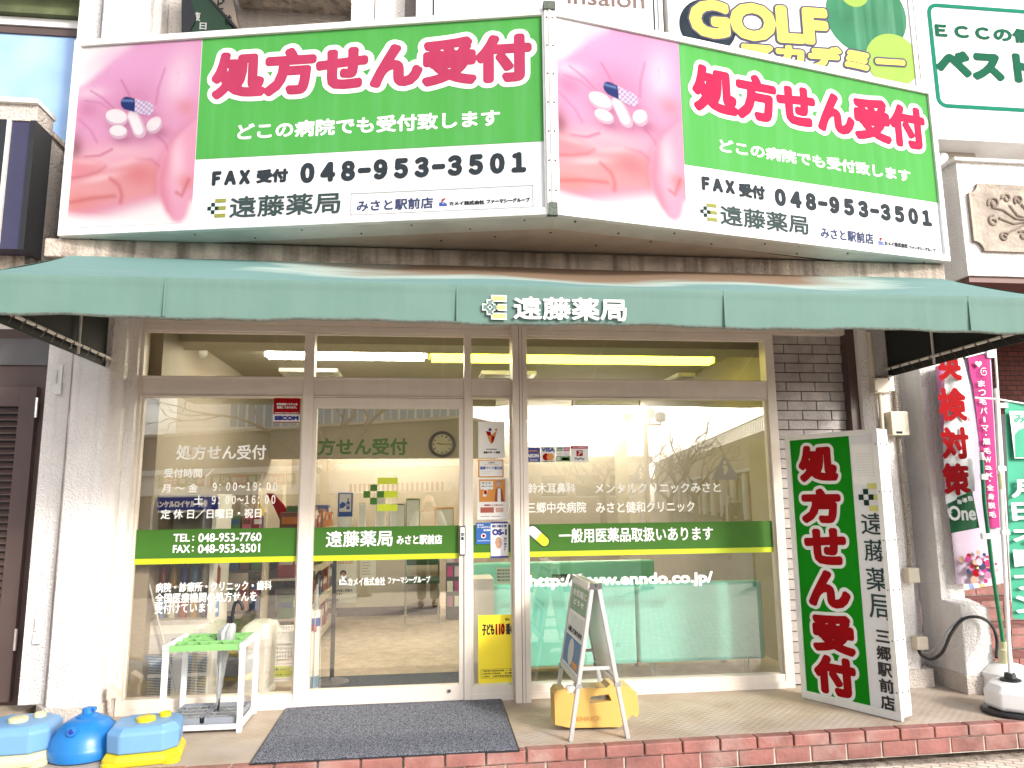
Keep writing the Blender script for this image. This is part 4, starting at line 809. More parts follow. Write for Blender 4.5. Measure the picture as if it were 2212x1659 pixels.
for k in (0, 1):
    a = ux0 + .02 + k * (ux1 - ux0 - .03) / 2; b = a + (ux1 - ux0 - .05) / 2; m = MB()
    m.box(a, b, uy0 + .02, uy1 - .02, .047, .055, TRAY)
    for q in ((a, a + .008, uy0 + .02, uy1 - .02), (b - .008, b, uy0 + .02, uy1 - .02), (a, b, uy0 + .02, uy0 + .028), (a, b, uy1 - .028, uy1 - .02)): m.box(*q, .055, .085, TRAY)
    for i in range(1, 5): m.box(a + (b - a) * i / 5 - .002, a + (b - a) * i / 5 + .002, uy0 + .03, uy1 - .03, .07, .076, SPK)
    for i in range(1, 5): y = uy0 + (uy1 - uy0) * i / 5; m.box(a + .01, b - .01, y - .002, y + .002, .0765, .082, SPK)
    m.build('drip_tray', us)
# umbrella in the stand
FROST = mat("frosted_vinyl", (.40, .41, .41), .25, var=.1, vs=25)
um = thing('umbrella', (-1.23, -.3, .06), 'furled frosted vinyl umbrella with black hooked handle in the white stand', 'umbrella')
YU = -.30; pt = lambda x, y: onY(x, y, YU)
m = MB(); prof = [(470, 1535, .004), (472, 1505, .012), (478, 1440, .026), (484, 1400, .034), (488, 1380, .045), (490, 1364, .048), (495, 1352, .036), (498, 1345, .018)]
P = [pt(x, y) for x, y, r in prof]; rs = [r for _, _, r in prof]; n = 40; vs = []
for p, r in zip(P, rs): vs += [p + np.array([math.cos(a), math.sin(a), 0]) * r * (1 + .16 * math.sin(a * 8 + p[2] * 9)) for a in np.linspace(0, 2 * math.pi, n, endpoint=False)]
m.add(vs, [(i * n + k, i * n + (k + 1) % n, (i + 1) * n + (k + 1) % n, (i + 1) * n + k) for i in range(len(P) - 1) for k in range(n)], FROST); m.build('canopy', um, smooth=True)
m = MB(); m.tube([pt(x, y) for x, y in ((499, 1350), (502, 1330), (505, 1312), (508, 1303), (514, 1299), (520, 1302), (524, 1310), (524, 1318))], .0115, BLACK, 10); m.build('handle', um, smooth=True)
m = MB(); a = pt(498, 1346)
for k in range(8): t_ = k * math.pi / 4; p = a + np.array([.016 * math.cos(t_), .016 * math.sin(t_), .0]); m.tube([p, p + np.array([.003 * math.cos(t_), .003 * math.sin(t_), .045])], .004, BLACK, 6)
m.build('rib_tips', um); m = MB(); m.tube([pt(470, 1540), pt(473, 1508)], [.006, .010], BLACK, 8); m.build('ferrule', um)

# water weights at bottom left
WB = mat("weight_blue", lin(92, 178, 235), .35, var=.06, vs=6); WB2 = mat("weight_pale_blue", lin(128, 182, 234), .4, var=.06, vs=6); WBD = mat("weight_mid_blue", lin(40, 140, 225), .35, var=.1, vs=6); WY = mat("weight_yellow", lin(252, 226, 40), .4, var=.04); CREAM = mat("weight_cream", lin(240, 236, 190), .5, var=.05)
def octa(c, label, top, base, cap, s=1.0, rot=.18):
    t = thing('flag_weight', (c[0], c[1], 0), label, 'flag weight', 'water weights on the porch corner')
    def ring(rx, ry, z, ch=.4): 
        pts = [(-rx, -ry * (1 - ch)), (-rx * (1 - ch), -ry), (rx * (1 - ch), -ry), (rx, -ry * (1 - ch)), (rx, ry * (1 - ch)), (rx * (1 - ch), ry), (-rx * (1 - ch), ry), (-rx, ry * (1 - ch))]
        return [(c[0] + (x * math.cos(rot) - y * math.sin(rot)) * s, c[1] + (x * math.sin(rot) + y * math.cos(rot)) * s, z * s) for x, y in pts]
    def stack(name, rings, mt, bev=.012):
        m = MB(); n = 8; vs = sum(rings, []); m.add(vs, [tuple(range(n))[::-1], tuple(range(len(vs) - n, len(vs)))] + [(i * n + k, i * n + (k + 1) % n, (i + 1) * n + (k + 1) % n, (i + 1) * n + k) for i in range(len(rings) - 1) for k in range(n)], mt); m.build(name, t, bevel=bev, seg=3)
    stack('tank', [ring(.185, .165, .062), ring(.19, .17, .168), ring(.158, .14, .20)], top)
    stack('base', [ring(.205, .185, 0), ring(.205, .185, .03), ring(.187, .167, .061)], base)
    for k in range(4): m = MB(); a = rot + math.pi / 4 + k * math.pi / 2; x, y = c[0] + .215 * s * math.cos(a), c[1] + .2 * s * math.sin(a); m.lathe((x, y, 0), [(.05, .001), (.05, .02), (.035, .028)], base, 12); m.build('foot', t)
    m = MB(); m.lathe((c[0] + .0, c[1] - .02, .20 * s), [(.05, -.012), (.05, .016), (.042, .022), (.02, .022)], cap, 20); m.lathe((c[0] + .075, c[1] + .06, .196 * s), [(.032, -.02), (.032, .022), (.026, .026), (.012, .018)], cap, 16); m.build('cap', t, smooth=True)
octa((-1.525, -.865), 'pale blue octagonal flag weight with yellow base, nearest the umbrella stand', WB2, WY, WY, .96)
octa((-2.22, -.80), 'pale blue octagonal flag weight with cream base at the left picture edge', WB2, CREAM, CREAM, 1.0, .1)
dw = thing('flag_weight', (-1.865, -.80, 0), 'domed bright blue flag weight between the two octagonal ones', 'flag weight', 'water weights on the porch corner')
m = MB(); m.lathe((-1.865, -.80, 0), [(.170, .001), (.184, .012), (.188, .055), (.183, .066), (.181, .072), (.173, .105), (.152, .145), (.115, .182), (.075, .205)], WBD, 40); m.build('tank', dw, smooth=True)
m = MB(); m.lathe((-1.865, -.80, .205), [(.062, -.01), (.062, .004), (.05, .012), (.032, .02), (.03, .045), (.02, .05)], WBD, 24); m.tube([(-1.865, -.80, .24), (-1.82, -.82, .25)], .012, WBD, 8); m.build('cap', dw, smooth=True)
m = MB(); a = np.array([-1.875, -.80 - .12, .155]); m.tube([a, a + np.array([-.005, -.04, .015])], [.027, .024], WBD, 14); m.tube([a + np.array([-.005, -.04, .015]), a + np.array([-.005, -.041, .0155])], .016, NBLUE, 12); m.build('spout', dw, smooth=True)

# corner light fitting by the left pillar
m = MB(); f = FY(-.24); m.prism([f.p(*f.px(x, y)) for x, y in ((230, 1483), (250, 1497), (252, 1508), (229, 1513))], 0, 1, (0, .09, 0), mat("beige_fitting", (.62, .54, .45), .5)); m.prism([f.p(*f.px(x, y)) for x, y in ((231, 1512), (240, 1510), (240, 1540), (232, 1542))], 0, 1, (0, .05, 0), STUCG); tag(m.build('socket_cover', bevel=.005), 'small beige cover box at the foot of the left pillar', 'socket cover')
for x0, y0, x1, y1, lab in ((121, 788, 135, 853, 'upper small white metal latch plate on the left pillar'), (76, 1318, 90, 1390, 'lower small white metal latch plate on the left pillar')):
    f = FY(-.142); b = f.bx(x0, y0, x1, y1); m = MB(); m.fbox(f, b[0] + .012, b[1], b[2], b[3], 0, .012, ALUW); m.fbox(f, b[0], b[1], b[2] + .004, b[1] + .07, .0, .022, ALUW); m.tube([f.p(b[0] + .01, b[1] + .08, .018), f.p(b[0] + .01, b[1] + .17, .018)], .006, STEEL, 8); tag(m.build('latch_plate', bevel=.003), lab, 'latch', 'latch plates on the left pillar')
# A-frame board
ab = thing('sign_board', (1.02, -.7, 0), 'white aluminium A-frame board standing over the yellow water tank', 'A-frame board')
yn, yf = -.98, -.42
top = onY(1288, 1262, yn); fl_, fr2 = onZ(1233, 1602, 0), onZ(1358, 1597, 0)
Tz = top[2]; tx = (fl_[0] + fr2[0]) / 2
for s, fx, nm in ((-1, fl_[0], 'left'), (1, fr2[0], 'right')):
    o = np.array([fx, yn, 0.0]); axis = np.array([tx + s * .016 - fx, 0, Tz]); Lb = np.linalg.norm(axis)
    frm = Fr(o, (0, 1, 0), axis) if s > 0 else Fr(np.array([fx, yf, 0.]), (0, -1, 0), axis)
    wd = yf - yn
    wdd = wd; m = MB(); zb = Lb * .345
    for u in (0, wdd - .028): m.fbox(frm, u, 0, u + .028, Lb, -.012, .012, SILVER)
    m.fbox(frm, .028, Lb - .035, wdd - .028, Lb, -.012, .012, SILVER); m.fbox(frm, .028, zb, wdd - .028, zb + .035, -.012, .012, SILVER)
    m.build('frame', ab, bevel=.003)
    m = MB(); m.fbox(frm, .028, zb + .035, wdd - .028, Lb - .035, -.005, .004, PAPER if s < 0 else PLAST)
    if s < 0:
        pu = lambda a, b, c, d, mt, dd=.005: m.quad(frm, .028 + (wdd - .056) * a, zb + .035 + (Lb - zb - .07) * b, .028 + (wdd - .056) * c, zb + .035 + (Lb - zb - .07) * d, dd, mt)
        tb = lambda st, a, b, c, d, mt: m.text(frm, st, (.028 + (wdd - .056) * a, zb + .035 + (Lb - zb - .07) * b, .028 + (wdd - .056) * c, zb + .035 + (Lb - zb - .07) * d), mt, .003, .0065)
        pu(.02, .66, .98, .97, mat("poster_green", lin(130, 168, 134, 1.0), .5)); tb('お気軽に', .1, .84, .9, .93, VINYL); tb('どうぞ', .2, .74, .8, .81, VINYL)
        pu(.1, .38, .9, .62, LGREY); tb('入荷しております', .08, .40, .92, .47, NAVY); pu(.02, .03, .98, .36, mat("poster_blue", lin(90, 140, 200), .5)); m.disc(frm, wdd * .45, zb + .035 + (Lb - zb) * .17, .08, .0065, LGREY); pu(.6, .05, .9, .12, ORG, .007)
    m.build('panel', ab)
    for u in (-.004, wdd - .03):
        m = MB(); m.fbox(frm, u, zb - .012, u + .034, zb + .012, -.018, .018, SPK); m.build('bracket', ab); m = MB(); m.fbox(frm, u, Lb - .03, u + .034, Lb + .004, -.02, .02, CHROME); m.build('corner_cap', ab)
m = MB(); za = Tz * .45
for y in (yn + .02, yf - .02): xa = fl_[0] + (tx - fl_[0]) * .45; xb = fr2[0] + (tx - fr2[0]) * .45; m.box(xa, xb, y - .003, y + .003, za - .01, za + .01, SILVER)
m.build('brace', ab)
# yellow water tank under the board
WTK = mat("tank_yellow", lin(246, 200, 110), .4, var=.08, vs=5); wt = thing('water_tank', (1.05, -.72, 0), 'amber plastic water tank lying through the legs of the A-frame board', 'water tank')
ft = FY(-.80); Q = [ft.px(x, y) for x, y in ((1199, 1566), (1197, 1500), (1204, 1490), (1222, 1489), (1230, 1500), (1246, 1500), (1250, 1487), (1310, 1486), (1318, 1478), (1362, 1483), (1366, 1491), (1376, 1496), (1381, 1540), (1376, 1551), (1366, 1545), (1360, 1551), (1340, 1571), (1232, 1573))]
zmin = min(q[1] for q in Q); Q = [(u, max(.002, v - zmin * .0)) for u, v in Q]
# body outline with a hand hole, joined by a slit of no width
hz = [ft.px(x, y) for x, y in ((1273, 1520), (1277, 1505), (1315, 1500), (1321, 1514))]
ol = Q[:8] + [hz[2], hz[1], hz[0], hz[3], hz[2], Q[7]] + Q[8:]; nq = len(ol); slit = {7, 12}
m = MB(); vs_ = [ft.p(u, v) for u, v in ol]; m.add(vs_ + [p + np.array([0, .15, 0]) for p in vs_], [tuple(range(nq))[::-1], tuple(range(nq, 2 * nq))] + [(i, (i + 1) % nq, nq + (i + 1) % nq, nq + i) for i in range(nq) if i not in slit], WTK)
m.build('body', wt, bevel=.010, seg=3)
m = MB(); c = onY(1226, 1489, -.73); m.lathe((c[0] + .02, -.73, c[2] - .02), [(.034, 0), (.034, .035), (.028, .04)], PLAST, 18); m.build('cap', wt, smooth=True)
m = MB(); p, q = ft.px(1246, 1558), ft.px(1300, 1546); m.text(ft, 'ENRICK', (p[0], p[1], q[0], q[1]), mat("tank_emboss", lin(226, 168, 80), .5), .001, .003); m.build('lettering', wt)

# leaning light box board beside the window
bl = np.array([2.615, -.305, 0.02]); br_ = np.array([2.935, -.925, 0.02]); fs = Fr(bl, br_ - bl, (0, 0, 1)); WL = np.linalg.norm(br_ - bl); HB = upfrom(br_, 1902, 925)[2] - .02
sbd = thing('light_box_board', (2.85, -.6, 0), 'tall white and green standing light box with red vertical lettering beside the right window', 'sign')
m = MB(); m.fbox(fs, 0.004, 0, WL - .004, HB, -.125, -.018, ALUW); m.build('casing', sbd, bevel=.004)
m = MB(); w = .034
for a in ((0, -.015, WL, w), (0, HB - w, WL, HB), (0, w, w, HB - w), (WL - w, w, WL, HB - w)): m.fbox(fs, *a, -.018, .008, ALUW)
for z in np.linspace(.15, HB - .1, 6): 
    for d in (-.03, -.10): p = fs.p(WL + .0, z, d); m.tube([p - fs.u * .006, p + fs.u * .0005], .006, BROWN, 8)
    p = fs.p(WL - .017, z, .008); m.tube([p, p + fs.n * .002], .005, BROWN, 8)
m.build('frame', sbd, bevel=.003)
m = MB(); ug = fs.px(1815, 1200)[0]; ug = (fs.px(1833, 942)[0] + fs.px(1879, 1530)[0]) / 2
m.quad(fs, w, w, WL - w, HB - w, -.006, SIGNW); m.quad(fs, w, w, ug, HB - w, -.0045, GREEN2); m.quad(fs, ug + .01, fs.px(1880, 1046)[1], WL - w - .006, fs.px(1880, 958)[1], -.005, PAPER)
for k in range(9): v = fs.px(1880, 970)[1] - k * .018 - .03; m.quad(fs, ug + .04, v, ug + .04 + .1 + .08 * random.random(), v + .003, -.0042, LGREY)
m.build('face', sbd)
m = MB()
CH = [('処', 1727, 1038, 1811, 962), ('方', 1731, 1128, 1812, 1053), ('せん', 0, 0, 0, 0)]
rows = [('処', (1727, 1041), (1806, 961)), ('方', (1733, 1131), (1814, 1055)), ('せ', (1740, 1220), (1825, 1140)), ('ん', (1748, 1313), (1833, 1232)), ('受', (1757, 1412), (1843, 1327)), ('付', (1762, 1503), (1846, 1418))]
def fv2(px0, py0, px1, py1): a, b = fs.px(px0, (py0 + py1) / 2), fs.px(px1, (py0 + py1) / 2); c, d = fs.px((px0 + px1) / 2, py1), fs.px((px0 + px1) / 2, py0); return (a[0], c[1], b[0], d[1])
for i, (chh, a, b) in enumerate(rows):
    q = fv2(a[0] - 3, b[1], b[0] + 3, a[1]); k = .022; m.text(fs, chh, (q[0] - k, q[1] - k, q[2] + k, q[3] + k), VINYL, .043, -.0035); m.text(fs, chh, q, RED, .0185, -.0022)
for chh, bb in (('遠', (1859, 1108, 1912, 1155)), ('藤', (1866, 1166, 1918, 1213)), ('薬', (1870, 1227, 1924, 1277)), ('局', (1876, 1285, 1929, 1339))): m.text(fs, chh, fv2(*bb), SLATE, .0012, -.003)
for chh, bb in (('三', (1891, 1362, 1922, 1388)), ('郷', (1893, 1396, 1924, 1427)), ('駅', (1895, 1432, 1926, 1462)), ('前', (1899, 1467, 1930, 1497)), ('店', (1902, 1503, 1932, 1534))): m.text(fs, chh, fv2(*bb), BLACK, .003, -.003)
a = fv2(1854, 1044, 1909, 1104); W, H = a[2] - a[0], a[3] - a[1]
for q, mt in (((.4, .8, 1, 1), LEMON), ((.6, .4, 1, .6), LEMON), ((.4, 0, 1, .2), LEMON), ((.2, .6, .4, .8), DKGREEN), ((0, .4, .2, .6), DKGREEN), ((.4, .4, .6, .6), DKGREEN), ((.2, .2, .4, .4), DKGREEN)): m.quad(fs, a[0] + q[0] * W, a[1] + q[1] * H, a[0] + q[2] * W, a[1] + q[3] * H, -.003, mt)
m.build('lettering', sbd)

# boxes, pipes and sockets on the right pillar
YP = -.163
def pbox(name, x0, y0, x1, y1, th, mt, lab, cat, extra=None, Y=YP):
    f = FY(Y); b = f.bx(x0, y0, x1, y1); m = MB(); m.fbox(f, *b, 0, th, mt)
    if extra: extra(m, f, b, th)
    return tag(m.build(name, bevel=.006), lab, cat)
BEIGE = mat("beige_box", (.62, .55, .44), .45, var=.06, dirt=(.3, .25, .2), dirt_amt=.2)
pbox('junction_box', 1878, 819, 1912, 851, .07, BEIGE, 'small square junction box at the top of the right pillar pipe', 'junction box', lambda m, f, b, t: [m.disc(f, x, y, .006, t + .001, BROWN, 8) for x in (b[0] + .012, b[2] - .012) for y in (b[1] + .012, b[3] - .012)])
pbox('switch_box', 1912, 812, 1925, 846, .04, PLAST, 'narrow pale switch beside the junction box on the right pillar', 'switch', lambda m, f, b, t: m.ringf(f, (b[0] + b[2]) / 2, b[1] + .03, .010, .013, t + .001, GREY))
pbox('meter_box', 1912, 891, 1949, 942, .08, mat("cream_box", (.66, .60, .46), .45), 'larger cream box behind the tall standing light box on the right pillar', 'electric box', lambda m, f, b, t: m.quad(f, b[0] + .03, b[1] + .012, b[2] - .06, b[1] + .03, t + .001, NAVY))
pbox('socket_box', 1950, 1225, 1974, 1257, .07, BEIGE, 'upper beige outdoor socket box at the end of the grey conduit', 'socket box')
so_ = pbox('socket_box', 1968, 1372, 1992, 1400, .07, BEIGE, 'lower beige outdoor socket box with the black cable plugged in', 'socket box')
m = MB(); m.tube([onY(x, y, -.185) for x, y in ((1876, 718), (1886, 818))], .020, BEIGE, 10); m.tube([onY(x, y, -.19) for x, y in ((1900, 850), (1906, 925), (1915, 1010))], .016, BEIGE, 10); tag(m.build('pipe', smooth=True), 'beige pipe running through the junction box on the right pillar', 'pipe')
CORR = bpy.data.materials.new("corrugated_conduit"); CORR.use_nodes = True; n = CORR.node_tree; b_ = n.nodes["Principled BSDF"]; b_.inputs['Base Color'].default_value = (.45, .39, .31, 1)
wv = n.nodes.new("ShaderNodeTexWave"); wv.bands_direction = 'Z'; wv.inputs['Scale'].default_value = 22; tc_ = n.nodes.new("ShaderNodeTexCoord"); n.links.new(tc_.outputs['Object'], wv.inputs[0]); bu = n.nodes.new("ShaderNodeBump"); bu.inputs['Strength'].default_value = 1; bu.inputs['Distance'].default_value = .01; n.links.new(wv.outputs[1], bu.inputs['Height']); n.links.new(bu.outputs[0], b_.inputs['Normal'])
m = MB(); m.tube([onY(x, y, -.18) for x, y in ((1930, 800), (1938, 900), (1950, 1040), (1962, 1160), (1967, 1228))], .014, CORR, 10); tag(m.build('conduit', smooth=True), 'thin ribbed beige conduit down the right edge of the right pillar', 'conduit')
def curve3(pts, n=10):
    P = [np.array(p, float) for p in pts]; P = [2 * P[0] - P[1]] + P + [2 * P[-1] - P[-2]]; o = []
    for i in range(1, len(P) - 2):
        for t in np.linspace(0, 1, n, endpoint=False):
            a, b, c, d = P[i - 1], P[i], P[i + 1], P[i + 2]; o.append(.5 * ((2 * b) + (-a + c) * t + (2 * a - 5 * b + 4 * c - d) * t * t + (-a + 3 * b - 3 * c + d) * t ** 3))
    return o + [P[-2]]
m = MB(); m.tube(curve3([onY(1983, 1400, -.20), onY(1990, 1415, -.25), onY(2012, 1424, -.34), onY(2036, 1408, -.40), onY(2055, 1368, -.42), onY(2080, 1338, -.42), onY(2112, 1333, -.43), onY(2140, 1348, -.45), onY(2153, 1380, -.5), onY(2152, 1420, -.58)]), .011, BLACK, 8); tag(m.build('cable', smooth=True), 'black cable looping from the lower socket box over the white pillar base', 'cable')
m = MB(); m.tube(curve3([onY(1985, 1402, -.20), onY(2005, 1410, -.3), onY(2035, 1385, -.40), onY(2048, 1362, -.415), onY(2078, 1334, -.41)]), .006, SPK, 8); tag(m.build('thin_cable', smooth=True), 'thin grey cable beside the black cable on the white pillar base', 'cable')

# nobori flags
def flag(name, pts_l, pts_r, Y, mt, parent, bow=.03, ph=0, extra=None, rows=24, cols=10):
    m = MB(); 
    def lerp(pp, t):
        y = pp[0][1] + (pp[-1][1] - pp[0][1]) * t
        for a, b in zip(pp[:-1], pp[1:]):
            if a[1] <= y <= b[1]: return a[0] + (b[0] - a[0]) * (y - a[1]) / (b[1] - a[1]), y
        return pp[-1]
    vs = []
    for j in range(rows + 1):
        a, b = lerp(pts_l, j / rows), lerp(pts_r, j / rows)
        for i in range(cols + 1):
            s = i / cols; x, y = a[0] + (b[0] - a[0]) * s, a[1] + (b[1] - a[1]) * s
            p = onY(x, y, Y + bow * math.sin(s * 5 + ph + j * .12)); vs.append(p)
    m.add(vs, [(j * (cols + 1) + i, (j + 1) * (cols + 1) + i, (j + 1) * (cols + 1) + i + 1, j * (cols + 1) + i + 1) for j in range(rows) for i in range(cols)], mt)
    return m
def ftext(m, s, bb, Y, mt, bold, sh=0):
    f = FY(Y); p, q = f.px(bb[0], bb[3]), f.px(bb[2], bb[1]); m.text(f, s, (p[0], p[1], q[0], q[1]), mt, bold, 0)
FPINK = mat("flag_pink", lin(220, 140, 190, .75), .7, var=.15, vs=1.5); FMAG = mat("flag_magenta", lin(206, 28, 134), .7, var=.08); FWH = mat("flag_white", (.80, .79, .80), .7, var=.05); FGRN = mat("flag_green", lin(14, 112, 62), .7, var=.1); FTEAL = mat("flag_teal", lin(70, 195, 155, .75), .7, var=.06); FLIL = mat("flag_lilac", lin(236, 214, 236), .7, var=.08)
POLEG = mat("pole_green", lin(22, 150, 98), .4)
# pink and magenta eyelash flag
p_ = thing('banner_flag', (4.15, -.30, 0), 'pink and magenta banner flag with thin white vertical lettering', 'flag')
flag('x', [(2022, 790), (2066, 1262)], [(2140, 764), (2168, 1260)], -.26, FLIL, p_, .012).build('cloth', p_, smooth=True)
m = flag('x', [(2020, 792), (2041, 1010)], [(2072, 780), (2090, 1010)], -.279, FPINK, p_, .008); m.build('pink_panel', p_, smooth=True)
m = flag('x', [(2091, 772), (2096, 810), (2102, 830), (2136, 1140)], [(2137, 764), (2142, 830), (2160, 1140)], -.281, FMAG, p_, .006); m.build('magenta_stripe', p_, smooth=True)
m = MB()
yy = 822
for i, chh in enumerate('まつ毛パーマ・眉毛Wax・全身脱毛'):
    s_ = 13 if chh not in 'ax・ー' else 8; x = 2120 + (yy - 822) * .085; h_ = {'・': 3, 'ー': 12}.get(chh, s_ if chh not in 'ax' else 9); w_ = 14 if chh not in '・ー' else (3 if chh == '・' else 2.5)
    if chh == 'W': w_ = 13
    ftext(m, chh, (x - w_ / 2, yy, x + w_ / 2, yy + h_), -.30, VINYL, .001); yy += h_ + 6.5
h = onY(2116, 786, -.30)
fH = FY(-.30); c = fH.px(2114, 786); m.poly(fH, [(c[0] + .028 * 16 / 16 * math.sin(a) ** 3, c[1] + .028 / 16 * (13 * math.cos(a) - 5 * math.cos(2 * a) - 2 * math.cos(3 * a) - math.cos(4 * a))) for a in np.linspace(0, 6.28, 30, endpoint=False)], .001, VINYL)
c = fH.px(2126, 804); m.stroke(fH, spiral(c[0], c[1], .035, 1, 1.4, 1), .005, .001, VINYL)
for x, y, r in ((2040, 830, .05), (2052, 812, .035), (2035, 850, .03)): c = fH.px(x, y); m.stroke(fH, spiral(c[0], c[1], r, 2, 1.2, -1), .004, .001, VINYL)
for k, chh in enumerate('ネイル'): ftext(m, chh, (2041 + k * 5, 935 + k * 42, 2068 + k * 5, 974 + k * 42), -.298, FMAG, .009); 
for k, chh in enumerate('ネイル'): ftext(m, chh, (2041 + k * 5, 935 + k * 42, 2068 + k * 5, 974 + k * 42), -.302, VINYL, .002)
m.build('lettering', p_)
m = MB(); random.seed(3)
for k in range(60):
    x, y = random.gauss(2120, 16), random.gauss(1222, 13); c = fH.px(x, y); m.disc(fH, c[0], c[1], random.uniform(.008, .03), random.uniform(.0005, .003), random.choice([FPINK, FLIL, YEL, RED, FMAG, PINKR, BLUEG, SKIN]), 10)
m.build('flower_print', p_)
m = MB(); m.tube([onY(2085, 772, -.28), onY(2146, 757, -.28)], .007, PLAST, 8); m.box(*(lambda c: (c[0] - .03, c[0] + .03, c[1] - .012, c[1] + .012, c[2] - .04, c[2] + .03))(onY(2138, 762, -.29)), PLAST); m.tube([onY(2149, 750, -.24), onY(2185, 1300, -.24)], .009, PLAST, 8); m.build('pole', p_)
# white and red exam banner
w_ = thing('banner_flag', (4.0, -.40, 0), 'white banner flag with bold red vertical characters and a folded green foot', 'flag')
flag('x', [(2041, 772), (2040, 900), (2037, 960), (2043, 1090)], [(2076, 758), (2094, 830), (2102, 930), (2106, 1060)], -.40, FWH, w_, .022, 1.2).build('cloth', w_, smooth=True)
m = MB()
for chh, bb in (('英', (2028, 748, 2072, 822)), ('検', (2030, 838, 2084, 910)), ('対', (2036, 922, 2090, 992)), ('策', (2040, 1000, 2092, 1070))): ftext(m, chh, bb, -.436, RED, .011)
fR = FY(-.436); c = fR.px(2094, 907); m.ringf(fR, c[0], c[1], .011, .014, .0, RED); ftext(m, 'R', (2091, 903, 2096, 911), -.437, RED, .001)
m.build('lettering', w_)
m = flag('x', [(2047, 1084), (2054, 1152)], [(2100, 1060), (2116, 1140)], -.42, FGRN, w_, .02, .5); m.build('green_foot', w_, smooth=True)
m = MB()
for chh, bb in (('塾', (2091, 1071, 2101, 1082)), ('導', (2079, 1075, 2089, 1086)), ('指', (2068, 1079, 2077, 1089)), ('One', (2050, 1092, 2106, 1125)), ('ECC', (2047, 1098, 2056, 1108))): ftext(m, chh, bb, -.452, VINYL, .004 if chh == 'One' else .001)
m.build('lettering', w_)
m = MB(); m.tube([onY(2120, 985, -.44), onY(2126, 1080, -.44), onY(2145, 1240, -.44), onY(2168, 1395, -.44)], .014, POLEG, 10); m.lathe(onY(2120, 985, -.44), [(.017, -.03), (.017, .02), (.012, .026)], PLAST, 12)
c = onY(2131, 1158, -.45); m.box(c[0] - .04, c[0] + .03, c[1] - .01, c[1] + .01, c[2] - .02, c[2] + .02, PLAST); c = onY(2124, 1030, -.45); m.box(c[0] - .02, c[0] + .03, c[1] - .01, c[1] + .01, c[2] - .02, c[2] + .02, PLAST); m.build('pole', w_, smooth=True)
wb = thing('flag_stand', (4.25, -.44, 0), 'white round flag base holding the green pole, beside the brick steps', 'flag base'); c = onY(2172, 1470, -.44)
m = MB(); m.lathe((c[0] + .02, -.44, 0), [(.15, .001), (.165, .03), (.16, .15), (.10, .20), (.05, .21)], PLAST, 28); m.build('tank', wb, smooth=True)
m = MB(); q = onY(2168, 1392, -.44); m.lathe((q[0], -.44, .2), [(.045, 0), (.045, .1), (.03, .11), (.03, max(.15, q[2] - .18))], CREAM, 14); m.build('socket', wb, smooth=True)
# teal flag on its white pole and base
t_ = thing('banner_flag', (4.0, -.85, .2), 'teal banner flag with white lettering on a white pole at the right edge', 'flag'); YT = -.85
flag('x', [(2170, 868), (2176, 1000), (2180, 1200), (2188, 1335)], [(2300, 885), (2310, 1350)], YT, FTEAL, t_, .012).build('cloth', t_, smooth=True)
m = MB(); fT = FY(YT - .02); a = fT.bx(2186, 888, 2290, 990); m.quad(fT, *a, 0, FWH); m.poly(fT, [(a[0] + .004, a[1] + .006), (a[2], a[1] + .006), (a[2], a[3] - .02), (a[0] + .05, (a[1] + a[3]) / 2 + .03), (a[0] + .02, (a[1] + a[3]) / 2)], .0012, FTEAL)
ftext(m, 'み', (2191, 896, 2214, 914), YT - .022, FTEAL, .003)
for k, chh in enumerate('月日オープン'): ftext(m, chh, (2186 + k * 2, 1035 + k * 50, 2250 + k * 2, 1075 + k * 50), YT - .022, VINYL, .005)
m.build('lettering', t_)
m = MB(); m.tube([onY(2152, 848, YT), onY(2160, 1000, YT), onY(2170, 1200, YT), onY(2184, 1482, YT)], .0125, PLAST, 12); m.tube([onY(2105, 859, YT), onY(2154, 862, YT), onY(2260, 880, YT)], .006, PLAST, 8)
for x, y in ((2166, 876), (2162, 1012), (2170, 1150)): c = onY(x, y, YT); m.box(c[0] - .025, c[0] + .03, c[1] - .012, c[1] + .012, c[2] - .016, c[2] + .016, PLAST)
c = onY(2162, 1040, YT); m.lathe(c, [(.017, -.05), (.017, .05)], CREAM, 12); m.lathe(onY(2152, 848, YT), [(.016, -.02), (.016, .02), (.008, .028)], PLAST, 12); m.build('pole', t_, smooth=True)
tb_ = thing('flag_stand', (3.79, -.86, 0), 'white square-shouldered flag base with black ring at the right edge', 'flag base')
c = (3.80, -.85); m = MB(); m.lathe((c[0], c[1], 0), [(.20, .001), (.215, .008), (.215, .02), (.20, .03)], BLACK, 36, 0, 1.12, .9); m.build('ring', tb_, smooth=True)
m = MB(); m.lathe((c[0], c[1], .03), [(.17, 0), (.19, .02), (.19, .11), (.165, .15), (.12, .165), (.06, .17)], PLAST, 8, .39, 1.1, .95); m.build('tank', tb_, bevel=.02, seg=3)
m = MB(); q = onY(2184, 1480, YT); m.lathe((q[0], YT, .195), [(.06, 0), (.06, .012), (.035, .02), (.03, .05)], BLACK, 18); m.build('socket', tb_, smooth=True)
